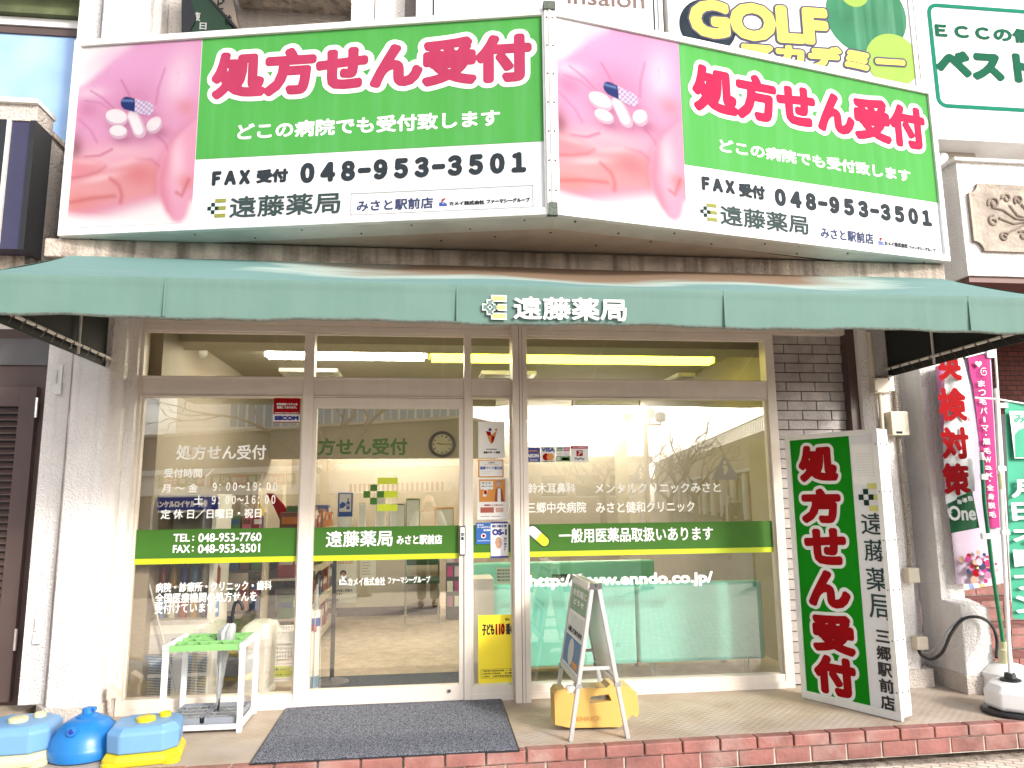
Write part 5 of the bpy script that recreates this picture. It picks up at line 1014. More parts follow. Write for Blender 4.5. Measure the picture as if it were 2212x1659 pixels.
# leaflet rack at the brick steps
lr = thing('leaflet_rack', (4.3, .35, .45), 'small wooden leaflet tray with papers on the brick steps behind the flags', 'rack'); m = MB(); f = FY(.3)
P = [onY(x, y, .3) for x, y in ((2076, 1262), (2160, 1240), (2162, 1262), (2082, 1278))]; m.add(P + [p + np.array([0, .03, 0]) for p in P], [(0, 1, 2, 3), (4, 7, 6, 5), (0, 4, 5, 1), (1, 5, 6, 2), (2, 6, 7, 3), (3, 7, 4, 0)], mat("rack_wood", (.35, .24, .14), .6)); m.build('tray', lr)
m = MB()
for k, mt in enumerate((PAPER, BLUE, PAPER, ORG, PAPER, LGREY, PAPER)): x = 2080 + k * 11; P = [onY(x, 1263 - k * 2, .29 - k * .001), onY(x + 13, 1260 - k * 2, .29 - k * .001), onY(x + 16, 1272 - k * 2, .28 - k * .001), onY(x + 4, 1275 - k * 2, .28 - k * .001)]; m.add(P, [(0, 1, 2, 3)], mt)
m.build('leaflets', lr)
# stickers and posters on the glass
def poster(name, bb, Y, lab, cat, base, draw, th=.002, group=None):
    f = FY(Y); b = f.bx(*bb); m = MB(); m.fbox(f, *b, -th, 0, base)
    W, H = b[2] - b[0], b[3] - b[1]
    R = lambda a, c, e, g, mt, d=.0006: m.quad(f, b[0] + a * W, b[1] + c * H, b[0] + e * W, b[1] + g * H, d, mt)
    X = lambda s, a, c, e, g, mt, bold=.001, d=.0012: m.text(f, s, (b[0] + a * W, b[1] + c * H, b[0] + e * W, b[1] + g * H), mt, bold, d)
    Dk = lambda a, c, r, mt, d=.0009, n=24: m.disc(f, b[0] + a * W, b[1] + c * H, r * W, d, mt, n)
    Pg = lambda pts, mt, d=.0009: m.poly(f, [(b[0] + a * W, b[1] + c * H) for a, c in pts], d, mt)
    draw(R, X, Dk, Pg); return tag(m.build(name), lab, cat, group)
YO = -.008
def d_(R, X, D, P): R(0, .34, 1, 1, RED); R(0, .0, 1, .04, RED); X('非常通報システムを', .1, .70, .9, .80, VINYL); X('設置しております。', .12, .57, .88, .67, VINYL); X('EMERGENCY SIGNAL IN EFFECT', .05, .37, .95, .42, VINYL, .0005); X('SECOM', .04, .09, .96, .28, NBLUE, .004)
poster('sticker', (591, 860, 648, 913), YO, 'red and white security sticker at the top right of the left window', 'sticker', VINYL, d_)
def d_(R, X, D, P): P([(.3, .72), (.42, .45), (.5, .38), (.5, .62)], ORG); P([(.5, .62), (.5, .38), (.58, .45), (.7, .72), (.6, .68)], RED); P([(.28, .74), (.36, .62), (.5, .6), (.47, .72)], RED, .0012); P([(.52, .6), (.62, .6), (.72, .74), (.6, .70)], ORG, .0012); D(.45, .78, .06, NBLUE); D(.68, .78, .05, ORG); X('厚生労働省基準適合', .3, .22, .7, .25, NAVY, .0004); X('健康サポート薬局', .2, .12, .82, .18, NAVY, .001)
poster('poster', (1033, 911, 1090, 989), -.009, 'pale poster with an orange and red figure emblem in the narrow pane', 'poster', PAPER, d_)
def d_(R, X, D, P): R(.05, .06, .95, .94, PAPER, .0004); X('三郷市', .38, .78, .66, .88, NAVY, .0004); X('すこやか みさと', .25, .68, .8, .75, ORG, .0004); X('健康づくり協力店', .07, .44, .95, .62, BLUE, .001); R(.1, .3, .55, .33, LGREY, .0008); R(.1, .2, .5, .23, LGREY, .0008)
poster('poster', (1033, 993, 1088, 1031), -.009, 'small orange bordered certificate below the pale emblem poster', 'poster', ORG, d_)
def d_(R, X, D, P):
    R(.06, .42, .92, .96, ORG); R(.1, .72, .52, .92, VINYL, .0009); X('マイナ', .14, .84, .46, .9, NAVY, .0006); X('受付しています', .14, .78, .5, .81, NAVY, .0004); D(.70, .86, .10, mat("hair_grey", (.2, .19, .18), .6)); D(.70, .84, .085, SKIN, .0012); P([(.56, .42), (.60, .72), (.70, .77), (.82, .72), (.88, .42)], mat("jacket_brown", lin(168, 84, 52), .6), .0011); P([(.66, .42), (.67, .74), (.76, .74), (.77, .42)], VINYL, .0014); P([(.18, .55), (.22, .72), (.34, .72), (.30, .55)], VINYL, .0011); R(.22, .6, .31, .7, RED, .0014)
    X('保険証として使えます。', .22, .32, .86, .36, RED, .0006); R(.1, .16, .54, .29, mat("card_red", lin(205, 100, 74), .5)); R(.60, .17, .85, .28, mat("card_pink", lin(240, 190, 170), .5)); R(.1, .06, .4, .08, GREY); R(.45, .06, .75, .08, GREY)
poster('poster', (1031, 1032, 1097, 1122), -.009, 'orange illustrated card poster with a cartoon receptionist in the narrow pane', 'poster', PAPER, d_)
def d_(R, X, D, P): X('まちの', .1, .86, .5, .93, VINYL, .0008); X('クールオアシス', .1, .74, .95, .83, VINYL, .001); X('協力施設', .5, .6, .95, .69, VINYL, .001); D(.5, .38, .16, VINYL); D(.5, .38, .10, RED, .0012); R(.1, .14, .9, .16, VINYL)
poster('sticker', (1028, 1129, 1061, 1175), -.0105, 'small blue rounded sticker on the green band of the narrow pane', 'sticker', mat("oasis_blue", lin(48, 118, 206), .4), d_)
def d_(R, X, D, P):
    R(0, .95, 1, 1, NBLUE); R(0, 0, 1, .05, NBLUE); X('経口補水液', .08, .84, .92, .92, NBLUE, .001); X('OS-1', .08, .62, .92, .80, NBLUE, .004)
    for k, c in enumerate('あります。'): X(c, .74, .50 - k * .075, .92 if c != '。' else .82, .56 - k * .075, NBLUE, .0008)
    P([(.2, .22), (.24, .30), (.64, .30), (.70, .2), (.66, .06), (.2, .06)], VINYL, .0008); m_s = SKIN; P([(.24, .40), (.27, .52), (.38, .58), (.52, .57), (.62, .5), (.63, .38), (.56, .28), (.44, .24), (.32, .28)], m_s, .001); R(.28, .42, .42, .425, NAVY, .0014); R(.46, .42, .60, .425, NAVY, .0014); R(.38, .31, .5, .315, RED, .0014); R(.1, .08, .3, .18, LGREY, .0012)
poster('poster', (1060, 1127, 1098, 1205), -.0112, 'white and blue drink poster with a bespectacled man on the green band', 'poster', PAPER, d_)
def d_(R, X, D, P):
    X('子ども', .1, .70, .44, .87, BLACK, .003); X('110', .47, .70, .72, .87, RED, .004); X('番の', .74, .70, 1.0, .87, BLACK, .003); X('ばん', .74, .91, .86, .95, BLACK, .001)
    for a in ((.07, .20, 1, .203), (.07, .07, 1, .073), (.07, .07, .078, .203)): R(*a, BLACK)
    X('三郷市青少年育成市民会議　小・中学校', .11, .165, .98, .19, BLACK, .0003); X('三郷市青少年育成会　　吉川警察署', .11, .125, .98, .15, BLACK, .0003); X('三郷市　三郷市教育委員会', .11, .085, .9, .11, BLACK, .0003)
poster('poster', (1033, 1328, 1113, 1475), -.009, 'tall yellow poster with black and red lettering at the foot of the narrow pane', 'poster', YEL, d_)
def d_(R, X, D, P): P([(.02, .66), (.3, .78), (.8, .78), (.98, .62), (.8, .58), (.98, .66), (.78, .72), (.3, .72)], ORG); X('AEON', .1, .3, .9, .55, VINYL, .002); X('Financial', .3, .1, .8, .2, VINYL, .0006)
poster('sticker', (1135, 966, 1167, 998), YO, 'square blue card sticker with orange swoosh in the right window', 'sticker', NBLUE, d_)
def d_(R, X, D, P): X('VISA', .05, .64, .95, .92, NBLUE, .003); D(.36, .32, .24, RED); D(.64, .32, .24, ORG, .0011); X('mastercard', .08, .0, .92, .09, BLACK, .0008)
poster('sticker', (1168, 964, 1200, 998), YO, 'white card sticker with two overlapping circles in the right window', 'sticker', VINYL, d_)
def d_(R, X, D, P): R(.0, .0, 1, .35, mat("card_green", lin(120, 170, 110), .5)); R(.05, .68, .46, .92, mat("card_green2", lin(60, 140, 70), .5)); R(.54, .68, .95, .92, FMAG); X('Suica', .1, .74, .42, .84, VINYL, .0006); X('PASMO', .58, .75, .92, .85, VINYL, .0006); R(.1, .38, .45, .6, LGREY); R(.55, .38, .9, .6, LGREY); X('ID', .1, .08, .3, .28, VINYL, .001); R(.4, .08, .9, .26, PAPER)
poster('sticker', (1201, 964, 1232, 997), YO, 'green and magenta travel card sticker in the right window', 'sticker', VINYL, d_)
def d_(R, X, D, P): R(0, .82, 1, 1, CRIM); X('ペイペイ使えます', .1, .87, .9, .95, VINYL, .0006); R(.32, .36, .68, .72, RED); P([(.42, .42), (.47, .42), (.5, .53), (.6, .55), (.62, .66), (.44, .66), (.44, .62), (.56, .62), (.55, .58), (.46, .56)], VINYL, .0012); X('PayPay', .22, .10, .78, .28, BLACK, .001)
poster('sticker', (1233, 963, 1271, 998), YO, 'white payment sticker with a red square emblem in the right window', 'sticker', VINYL, d_)
def d_(R, X, D, P): R(.04, .42, .96, .94, mat("kit_green", lin(170, 205, 190), .5)); X('医療用', .3, .76, .7, .92, VINYL, .002); X('抗原検査キット', .05, .5, .95, .70, VINYL, .003); X('取り扱っております', .07, .14, .92, .32, GREY, .001)
poster('poster', (1143, 904, 1226, 958), .01, 'pale green test kit notice above the card stickers in the right window', 'poster', PAPER, d_)
# ------------------------------------------------------------------ things inside the shop
CREAMW = mat("appliance_white", (.80, .79, .75), .4, var=.05)
fz = thing('drinks_fridge', (-1.62, .4, 0), 'white drinks fridge with glass upper half and blue header sign inside the left window', 'fridge')
FYY = .20; f = FY(FYY)
bx0, _, bx1, _ = f.bx(302, 1350, 452, 1500); z1 = f.bx(300, 1340, 450, 1500)[3]; z2 = f.bx(300, 1107, 450, 1300)[3]; z3 = f.bx(300, 1068, 450, 1107)[3]
m = MB(); m.box(bx0, bx1, FYY, FYY + .42, 0.012, z1, CREAMW); m.box(bx0, bx1, FYY - .004, FYY, z1 - .03, z1, STEEL)
m.box(bx0, bx0 + .03, FYY, FYY + .42, z1, z2, CREAMW); m.box(bx1 - .03, bx1, FYY, FYY + .42, z1, z2, CREAMW); m.box(bx0 + .03, bx1 - .03, FYY + .38, FYY + .42, z1, z2, CREAMW); m.box(bx0, bx1, FYY, FYY + .42, z2, z3, CREAMW)
m.build('cabinet', fz, bevel=.006)
m = MB(); m.quad(f, bx0 + .02, z1 - .235, bx1 - .02, z1 - .09, .003, LGREY); hh = (z1 - .26) / 2
for c in (0, 1):
    for r in (0, 1):
        for k in range(13): x0 = bx0 + .05 + c * (bx1 - bx0) / 2; z = .05 + r * .16 + k * .0105; m.quad(f, x0, z, x0 + (bx1 - bx0) * .36, z + .005, .003, BLACK)
m.text(f, 'S', (bx0 + .20, z1 - .21, bx0 + .26, z1 - .12), NBLUE, .006, .004); m.build('grille', fz)
hb = f.bx(331, 1074, 460, 1102); m = MB(); m.fbox(f, bx0 + .02, hb[1], bx1 + .01, hb[3], 0.002, .02, NBLUE); m.text(f, 'ユンケルロイヤル', (hb[0] + .01, hb[1] + .02, hb[0] + (hb[2] - hb[0]) * .72, hb[3] - .025), VINYL, .003, .022); m.text(f, '黄帝', (hb[0] + (hb[2] - hb[0]) * .77, hb[1] + .02, hb[2] - .03, hb[3] - .02), VINYL, .002, .022); m.build('header_sign', fz)
m = MB(); m.add([(bx0 + .03, FYY + .01, z1), (bx1 - .03, FYY + .01, z1), (bx1 - .03, FYY + .01, z2), (bx0 + .03, FYY + .01, z2)], [(0, 1, 2, 3)], GLASS2); m.build('pane', fz)
m = MB()
for z in (z1 + .22, z1 + .44): m.box(bx0 + .03, bx1 - .03, FYY + .04, FYY + .36, z, z + .008, STEEL)
m.build('shelf', fz)
DRK = [mat("drink_blue", lin(110, 160, 220), .3), mat("drink_white", (.6, .6, .58), .3), mat("drink_red", lin(170, 50, 40), .3), mat("drink_gold", lin(200, 160, 60), .3), NBLUE]
for r, z in enumerate((z1 + .002, z1 + .229, z1 + .449)):
    for k in range(6):
        x = bx0 + .08 + k * .075; mt = DRK[(k + r * 2) % 5]; m = MB(); m.lathe((x, FYY + .12, z), [(.026, 0), (.027, .01), (.027, .11), (.012, .135), (.012, .15)], mt, 14); o = m.build('bottle', smooth=True)
        tag(o, '%s bottle on the %s shelf of the drinks fridge' % (('pale blue', 'white', 'dark red', 'gold', 'navy')[(k + r * 2) % 5], ('bottom', 'middle', 'top')[r]), 'bottle', 'bottles in the drinks fridge')
m = MB(); m.tube([onY(x, y, .14) for x, y in ((309, 1208), (345, 1352), (382, 1494))], .008, SILVER, 8); tag(m.build('pole'), 'thin metal pole leaning against the drinks fridge behind the left glass', 'pole')
# bin
bn = thing('waste_bin', (-1.2, .45, 0), 'large pale grey waste bin with rounded swing lid behind the left glass', 'bin')
YB = .40; f = FY(YB - .2); b0, b1 = f.px(508, 1450)[0], f.px(584, 1450)[0]; zt_ = f.px(540, 1400)[1]; BINM = mat("bin_grey", (.74, .73, .70), .4, var=.05)
def rrect(cx, cy, hx, hy, r, z): return [(cx + sx * (hx - r) + r * math.cos(a), cy + sy * (hy - r) + r * math.sin(a), z) for sx, sy, a0 in ((1, 1, 0), (-1, 1, 1), (-1, -1, 2), (1, -1, 3)) for a in [a0 * math.pi / 2 + k * math.pi / 10 for k in range(6)]]
def loft(m, rings, mt):
    n = len(rings[0]); m.add(sum(rings, []), [tuple(range(n))[::-1], tuple(range((len(rings) - 1) * n, len(rings) * n))] + [(i * n + k, i * n + (k + 1) % n, (i + 1) * n + (k + 1) % n, (i + 1) * n + k) for i in range(len(rings) - 1) for k in range(n)], mt); return m
bc_ = (b0 + b1) / 2; hx = (b1 - b0) / 2
loft(MB(), [rrect(bc_, YB, hx * .86, .18, .05, .012), rrect(bc_, YB, hx * .97, .20, .06, zt_ - .06), rrect(bc_, YB, hx, .21, .06, zt_)], BINM).build('body', bn, smooth=True)
loft(MB(), [rrect(bc_, YB, hx * 1.03, .22, .07, zt_ + .002), rrect(bc_, YB, hx * 1.03, .22, .07, zt_ + .06), rrect(bc_, YB + .02, hx * .85, .16, .07, zt_ + .13), rrect(bc_, YB + .03, hx * .5, .08, .04, zt_ + .155)], BINM).build('lid', bn, smooth=True)
# baskets
YK = .42; f = FY(YK)
for i, (y0, y1, lab) in enumerate(((1362, 1392, 'upper white plastic shopping basket in the stack beside the bin'), (1386, 1424, 'lower white plastic shopping basket in the stack beside the bin'))):
    b = f.bx(582, y0, 640, y1); bk_ = thing('shopping_basket', ((b[0] + b[2]) / 2, YK + .12, b[1]), lab, 'basket', 'shopping baskets beside the bin')
    m = MB(); nx, nz = 9, 4
    for yy, in ((YK,), (YK + .24,)):
        for k in range(nx + 1): x = b[0] + (b[2] - b[0] - .012) * k / nx; m.box(x, x + .012, yy, yy + .006, b[1], b[3], PLAST)
        for k in range(nz + 1): z = b[1] + (b[3] - b[1] - .01) * k / nz; m.box(b[0], b[2], yy + .001, yy + .005, z, z + .01, PLAST)
    m.box(b[0], b[0] + .006, YK + .006, YK + .24, b[1], b[3], PLAST); m.box(b[2] - .006, b[2], YK + .006, YK + .24, b[1], b[3], PLAST); m.box(b[0] + .006, b[2] - .006, YK + .006, YK + .24, b[1], b[1] + .006, PLAST); m.build('body', bk_)
    m = MB(); m.box(b[0] - .01, b[2] + .01, YK - .012, YK + .0, b[3] - .014, b[3] + .002, PLAST); m.build('rim', bk_, bevel=.003)
def d_(R, X, D, P): R(.1, .2, .9, .75, BANDY); R(.05, .1, .95, .12, FPINK); R(.05, .85, .95, .87, FPINK); X('お買いものカゴ', .2, .52, .8, .66, NAVY, .0006); X('♪どうぞお使いください♪', .14, .28, .88, .38, NAVY, .0004)
poster('paper_sign', (579, 1428, 637, 1472), YK - .02, 'pink bordered paper sign with yellow centre under the white baskets', 'sign', PAPER, d_)
# umbrella holder with two black umbrellas and price sign
YH = .26; c = onY(672, 1473, YH); uh = thing('umbrella_holder', (c[0], YH, .012), 'tall white cylinder umbrella holder with pink price lettering beside the door post', 'umbrella holder')
zt_ = onY(672, 1318, YH)[2]; R_ = .052; m = MB(); m.lathe((c[0], YH, .05), [(R_, 0), (R_, zt_ - .05)], PLAST, 24); m.lathe((c[0], YH, .05), [(R_ + .001, .02), (R_ + .001, .10)], mat("holder_blue", lin(150, 190, 225), .4), 24); m.lathe((c[0], YH, .05), [(R_ + .001, zt_ - .16), (R_ + .001, zt_ - .10)], BLUE, 24); m.build('tube', uh, smooth=True)
m = MB(); f = FY(YH - R_ - .004); q = f.bx(659, 1349, 688, 1366); m.text(f, '398', (q[0] + .012, q[1], q[2] - .012, q[3]), CRIM, .002, 0); m.build('lettering', uh)
m = MB()
for k in range(4): a = k * math.pi / 2 + .4; m.tube([(c[0] + .065 * math.cos(a), YH + .065 * math.sin(a), .012), (c[0] + .058 * math.cos(a), YH + .058 * math.sin(a), zt_)], .003, STEEL, 6)
m.build('wire_frame', uh)
for k, (x, yb, lab) in enumerate(((666, 1228, 'black folded umbrella with hooked handle, left one in the white holder'), (684, 1230, 'black folded umbrella with hooked handle, right one in the white holder'))):
    u_ = thing('umbrella', (c[0], YH, .1), lab, 'umbrella', 'umbrellas in the white holder'); a, b = onY(x, 1300, YH), onY(x + 2, yb + 12, YH); m = MB(); m.tube([(a[0], YH, zt_ - .1), a, b - np.array([0, 0, .06])], [.018, .018, .008], FROST, 8); m.build('canopy', u_, smooth=True)
    m = MB(); h = b[2]; m.tube([(b[0], YH, h - .07), (b[0], YH, h), (b[0] + .006, YH, h + .02), (b[0] + .022, YH, h + .026), (b[0] + .036, YH, h + .015), (b[0] + .038, YH, h - .02)], .0085, BLACK, 8); m.build('handle', u_, smooth=True)
# sanitizer stand
YS = .62; b = onY(717, 1456, YS); sn = thing('sanitizer_stand', (b[0], YS, .012), 'black pole stand with blue hand hygiene sign behind the sliding door', 'stand')
m = MB(); m.lathe((b[0], YS, .012), [(.13, 0), (.13, .008), (.03, .02), (.02, .04)], DGREY, 28); m.tube([(b[0], YS, .03), (b[0], YS, .55), (b[0], YS, 1.05)], [.017, .017, .013], BLACK, 12); m.build('pole', sn, smooth=True)
f = FY(YS - .05); q = f.bx(730, 1064, 762, 1116); m = MB(); m.fbox(f, *q, 0, .004, BLUE); W, H = q[2] - q[0], q[3] - q[1]; m.quad(f, q[0] + .1 * W, q[1] + .2 * H, q[2] - .1 * W, q[3] - .06 * H, .0052, VINYL)
m.quad(f, q[0] + .58 * W, q[1] + .3 * H, q[0] + .8 * W, q[1] + .62 * H, .006, BLUE); m.quad(f, q[0] + .64 * W, q[1] + .62 * H, q[0] + .72 * W, q[1] + .76 * H, .006, BLUE); m.poly(f, [(q[0] + a * W, q[1] + b_ * H) for a, b_ in ((.12, .5), (.3, .62), (.52, .56), (.54, .46), (.36, .36), (.14, .34))], .006, BLUE); m.text(f, '消毒', (q[0] + .6 * W, q[1] + .42 * H, q[0] + .78 * W, q[1] + .52 * H), VINYL, .0003, .007); m.build('sign', sn, bevel=.002)
m = MB(); p = onY(745, 1128, YS - .03); m.lathe((p[0], YS, p[2] - .05), [(.05, 0), (.06, .03), (.06, .08), (.045, .11)], PLAST, 20); m.build('dispenser', sn, smooth=True)
# counter
YC = 4.0; ct = thing('counter', (-.3, YC, 0), 'pale reception counter with posters on its front at the back of the shop', 'counter')
CT = mat("counter_panel", (.55, .50, .42), .5, var=.05); m = MB(); m.box(-1.4, .2, YC, YC + .6, 0, .98, CT); m.build('body', ct, bevel=.01); m = MB(); m.box(-1.44, .24, YC - .04, YC + .64, .981, 1.02, CREAMW); m.build('top', ct, bevel=.006)
m = MB(); m.box(-1.4, .2, YC - .006, YC, 0, .1, BROWN); m.build('plinth', ct)
def d_(R, X, D, P): X('まず、使ってみませんか？', .1, .84, .9, .92, ORG, .002); D(.62, .64, .09, BLACK); D(.62, .61, .07, SKIN, .0012); P([(.48, .4), (.52, .52), (.72, .52), (.78, .4)], mat("jacket2", lin(150, 80, 60), .5)); R(.2, .4, .34, .55, RED); X('医療情報の利用に同意を', .1, .24, .9, .3, NAVY, .001); X('お願いします！', .1, .16, .6, .22, NAVY, .001); R(.1, .05, .5, .09, GREY)
poster('poster', (693, 1203, 770, 1303), YC - .012, 'large poster with an orange heading and a figure on the counter front', 'poster', PAPER, d_)
def d_(R, X, D, P):
    for k in range(6): R(.1, .85 - k * .13, .5 + .08 * (k % 3), .88 - k * .13, GREY)
poster('poster', (778, 1203, 812, 1250), YC - .012, 'small white notice with grey text lines on the counter front', 'poster', PAPER, d_)
for k, (x, y, w_, h_, mt, nm, lab) in enumerate(((782, 1098, 16, 22, PAPER, 'notebook_sign', 'white notebook notice standing on the counter'), (822, 1080, 22, 40, PAPER, 'card_stand', 'tall white card stand on the counter'), (858, 1100, 34, 24, DGREY, 'monitor', 'dark small monitor on the counter'), (892, 1092, 30, 30, BANDG, 'leaflet_box', 'green leaflet box on the counter'), (960, 1105, 40, 18, ORG, 'packet_row', 'row of orange packets on the counter'))):
    f = FY(YC + .12); q = f.bx(x - w_ / 2, y - h_ / 2, x + w_ / 2, y + h_ / 2); m = MB(); m.fbox(f, q[0], 1.021, q[2], max(q[3], 1.1), -.03, 0, mt); m.quad(f, q[0] + .01, 1.04, q[2] - .01, max(q[3], 1.1) - .02, .001, LGREY); tag(m.build(nm, bevel=.003), lab, nm.replace('_', ' '))
# stool and brochure rack
ch = thing('chair', (.0, 3.55, 0), 'dark green seated metal chair in front of the counter', 'chair'); cx_ = onY(912, 1260, 3.4)[0]
m = MB(); m.box(cx_ - .2, cx_ + .2, 3.25, 3.65, .44, .49, mat("chair_green", (.02, .07, .03), .5)); m.build('seat', ch, bevel=.015)
for sx in (-1, 1):
    for yy in (3.28, 3.62): m = MB(); m.tube([(cx_ + sx * .19, yy, 0), (cx_ + sx * .19, yy, .44 if yy < 3.5 else .82)], .011, CHROME, 8); m.build('leg', ch)
m = MB(); m.box(cx_ - .18, cx_ + .18, 3.60, 3.63, .62, .82, mat("chair_green2", (.02, .07, .03), .5)); m.build('backrest', ch, bevel=.01)
br2 = thing('brochure_rack', (.35, 3.6, 0), 'black brochure rack with pink leaflets to the right of the chair', 'rack'); f = FY(3.5); q = f.bx(964, 1215, 996, 1318); m = MB(); m.fbox(f, q[0], 0, q[2], q[3], -.25, 0, BLACK); m.build('frame', br2, bevel=.004)
m = MB()
for k in range(4):
    for j in range(2): W = (q[2] - q[0]) / 2; z = .15 + k * .17; m.quad(f, q[0] + j * W + .01, z, q[0] + (j + 1) * W - .01, z + .12, .004, (FPINK, PAPER, FMAG, FLIL)[(k + j) % 4])
m.build('leaflets', br2)
# wall clock
YW = 4.44; f = FY(YW); c = f.px(955, 960); r = abs(f.px(984, 960)[0] - c[0]); ck = thing('wall_clock', (c[0], YW, c[1]), 'round black wall clock beside the green wall lettering', 'clock')
m = MB(); A = np.linspace(0, 2 * math.pi, 48, endpoint=False); pr = [(r * .74, .0), (r * .78, .05), (r * .95, .06), (r, .035), (r, 0)]
m.add([f.p(c[0] + q * math.cos(a), c[1] + q * math.sin(a), d) for q, d in pr for a in A], [(i * 48 + k, i * 48 + (k + 1) % 48, (i + 1) * 48 + (k + 1) % 48, (i + 1) * 48 + k) for i in range(4) for k in range(48)], BLACK); m.build('rim', ck, smooth=True)
m = MB(); m.disc(f, c[0], c[1], r * .76, .01, mat("clock_face", lin(210, 196, 160), .5), 40); m.ringf(f, c[0], c[1], r * .48, r * .5, .012, GREY, 40)
for k in range(12): a = k * math.pi / 6; x, y = c[0] + r * .62 * math.cos(a), c[1] + r * .62 * math.sin(a); m.text(f, str((2 - k) % 12 + 1), (x - r * .07, y - r * .07, x + r * .07, y + r * .07), BLACK, .002, .012)
m.build('face', ck)
m = MB(); m.stroke(f, [(c[0] + r * .02, c[1] - r * .0), (c[0] - r * .36, c[1] + r * .06)], .014, .018, BLACK); m.stroke(f, [(c[0], c[1]), (c[0] + r * .52, c[1] + r * .02)], .010, .02, BLACK); m.build('hand', ck)
# display rack with packets (left, running into the shop)
rk = thing('display_rack', (-1.15, 1.9, 0), 'cream metal display rack running into the shop behind the left window', 'rack')
RX0, RX1 = -1.42, -1.0; RACK = mat("rack_cream", (.55, .48, .38), .5, var=.1)
for y in (.95, 2.2, 3.4):
    m = MB(); m.box(RX0, RX0 + .05, y, y + .05, 0, 1.55, RACK); m.build('upright', rk)
m = MB(); m.box(RX0, RX0 + .02, 1.0, 3.4, .05, 1.5, RACK); m.build('back_panel', rk)
for lv, z in enumerate((.10, .42, .74, 1.08)):
    m = MB(); m.box(RX0 + .02, RX1, .95, 3.45, z, z + .02, RACK); m.box(RX1, RX1 + .012, .95, 3.45, z - .025, z + .04, RACK); m.build('shelf', rk, bevel=.003)
PK = [(mat("packet_red", lin(165, 40, 45), .35), 'red'), (mat("packet_brown", lin(120, 70, 50), .4), 'brown'), (mat("packet_blue", lin(50, 90, 150), .35), 'blue'), (mat("packet_white", (.62, .6, .56), .4), 'white'), (mat("packet_orange", lin(220, 130, 50), .35), 'orange'), (mat("packet_pink", lin(205, 110, 130), .35), 'pink'), (mat("packet_green", lin(80, 130, 70), .35), 'green')]
random.seed(11)
def packet(x, y, z, w_, d, h_, k, lab, grp, facing='x'):
    mt, cn = PK[k]; m = MB(); m.box(x, x + d, y, y + w_, z, z + h_, mt); n = len(m.v) - 8
    if facing == 'x': m.add([(x + d + .001, y + w_ * .1, z + h_ * .5), (x + d + .001, y + w_ * .9, z + h_ * .5), (x + d + .001, y + w_ * .9, z + h_ * .85), (x + d + .001, y + w_ * .1, z + h_ * .85)], [(0, 1, 2, 3)], PAPER)
    m.add([(x + d * .1, y - .001, z + h_ * .5), (x + d * .9, y - .001, z + h_ * .5), (x + d * .9, y - .001, z + h_ * .8), (x + d * .1, y - .001, z + h_ * .8)], [(0, 1, 2, 3)], PK[(k + 3) % 7][0])
    tag(m.build('product_packet', bevel=.004), lab % cn, 'packet', grp)
for lv, z in enumerate((.121, .441, .761, 1.101)):
    y = .98
    while y < 3.35:
        w_ = random.uniform(.09, .17); h_ = random.uniform(.14, .25); d = random.uniform(.1, .2); k = random.randrange(7)
        packet(RX1 - d - random.uniform(.0, .1), y, z, w_, d, h_, k, '%s packet on the ' + ('lowest', 'second', 'third', 'top')[lv] + ' shelf of the cream display rack', 'packets on the display rack'); y += w_ + random.uniform(.01, .05)
# small front shelf with boxes facing the window
sf = thing('display_shelf', (-1.22, .8, 0), 'brown display shelf facing the street between fridge and bin', 'shelf'); f = FY(.74); q = f.bx(460, 1210, 520, 1370); m = MB()
for z in (.52, .83, 1.12): m.box(q[0], q[0] + .36, .74, .92, z, z + .02, BROWN)
m.build('shelf_board', sf); m = MB(); m.box(q[0] - .02, q[0], .74, .93, 0.0, 1.3, RACK); m.box(q[0] + .36, q[0] + .38, .74, .93, 0.0, 1.3, RACK); m.build('upright', sf)
for lv, z in enumerate((.541, .851, 1.141)):
    for k in range(4): packet(q[0] + .01 + k * .088, .76, z, .12, .075, (.2, .17, .13)[lv], (0, 3, 4, 2, 1, 6, 5)[(k + lv * 2) % 7], '%s box on the ' + ('lower', 'middle', 'upper')[lv] + ' board of the brown display shelf', 'boxes on the brown shelf', 'y')
# curved red and white display panels
dp = thing('display_stand', (-1.0, 1.2, .9), 'red and white curved display panels beyond the blue fridge header', 'display stand')
f = FY(1.15)
for pts, mt, nm in ((((520, 1130), (520, 1085), (545, 1100), (560, 1130)), PAPER, 'white_panel'), (((575, 1065), (590, 1066), (612, 1090), (640, 1130), (607, 1130), (592, 1096)), RED, 'red_panel'), (((545, 1080), (560, 1084), (585, 1130), (562, 1130)), YEL, 'yellow_panel')):
    m = MB(); m.prism([f.p(*f.px(x, y)) for x, y in pts[::-1]], 0, 1, (0, .03, 0), mt); m.build(nm, dp)
# sofas
def sofa(x0, x1, Y, zt, lab, zb=.135):
    s_ = thing('sofa', ((x0 + x1) / 2, Y + .35, 0), lab, 'sofa', 'mint sofas inside the right window')
    m = MB(); m.box(x0, x1, Y, Y + .12, zb, zt, MINT); m.build('backrest', s_, bevel=.018, seg=3); m = MB(); m.box(x0, x1, Y + .121, Y + .62, .25, .42, MINT); m.build('seat', s_, bevel=.03, seg=3)
    for x in (x0 + .12, x1 - .12):
        for y in (Y + .08, Y + .55): m = MB(); m.lathe((x, y, 0), [(.03, 0), (.03, .01), (.021, .012), (.021, .25)], CHROME, 16); m.build('leg', s_, smooth=True)
YF = .30; f = FY(YF); q1 = f.bx(1030, 1262, 1374, 1424); q2 = f.bx(1380, 1258, 1649, 1420)
sofa(q1[0], q1[2], YF, q1[3], 'mint green sofa seen from behind, left one in the right window'); sofa(q2[0], q2[2], YF, q2[3], 'mint green sofa seen from behind, right one in the right window')
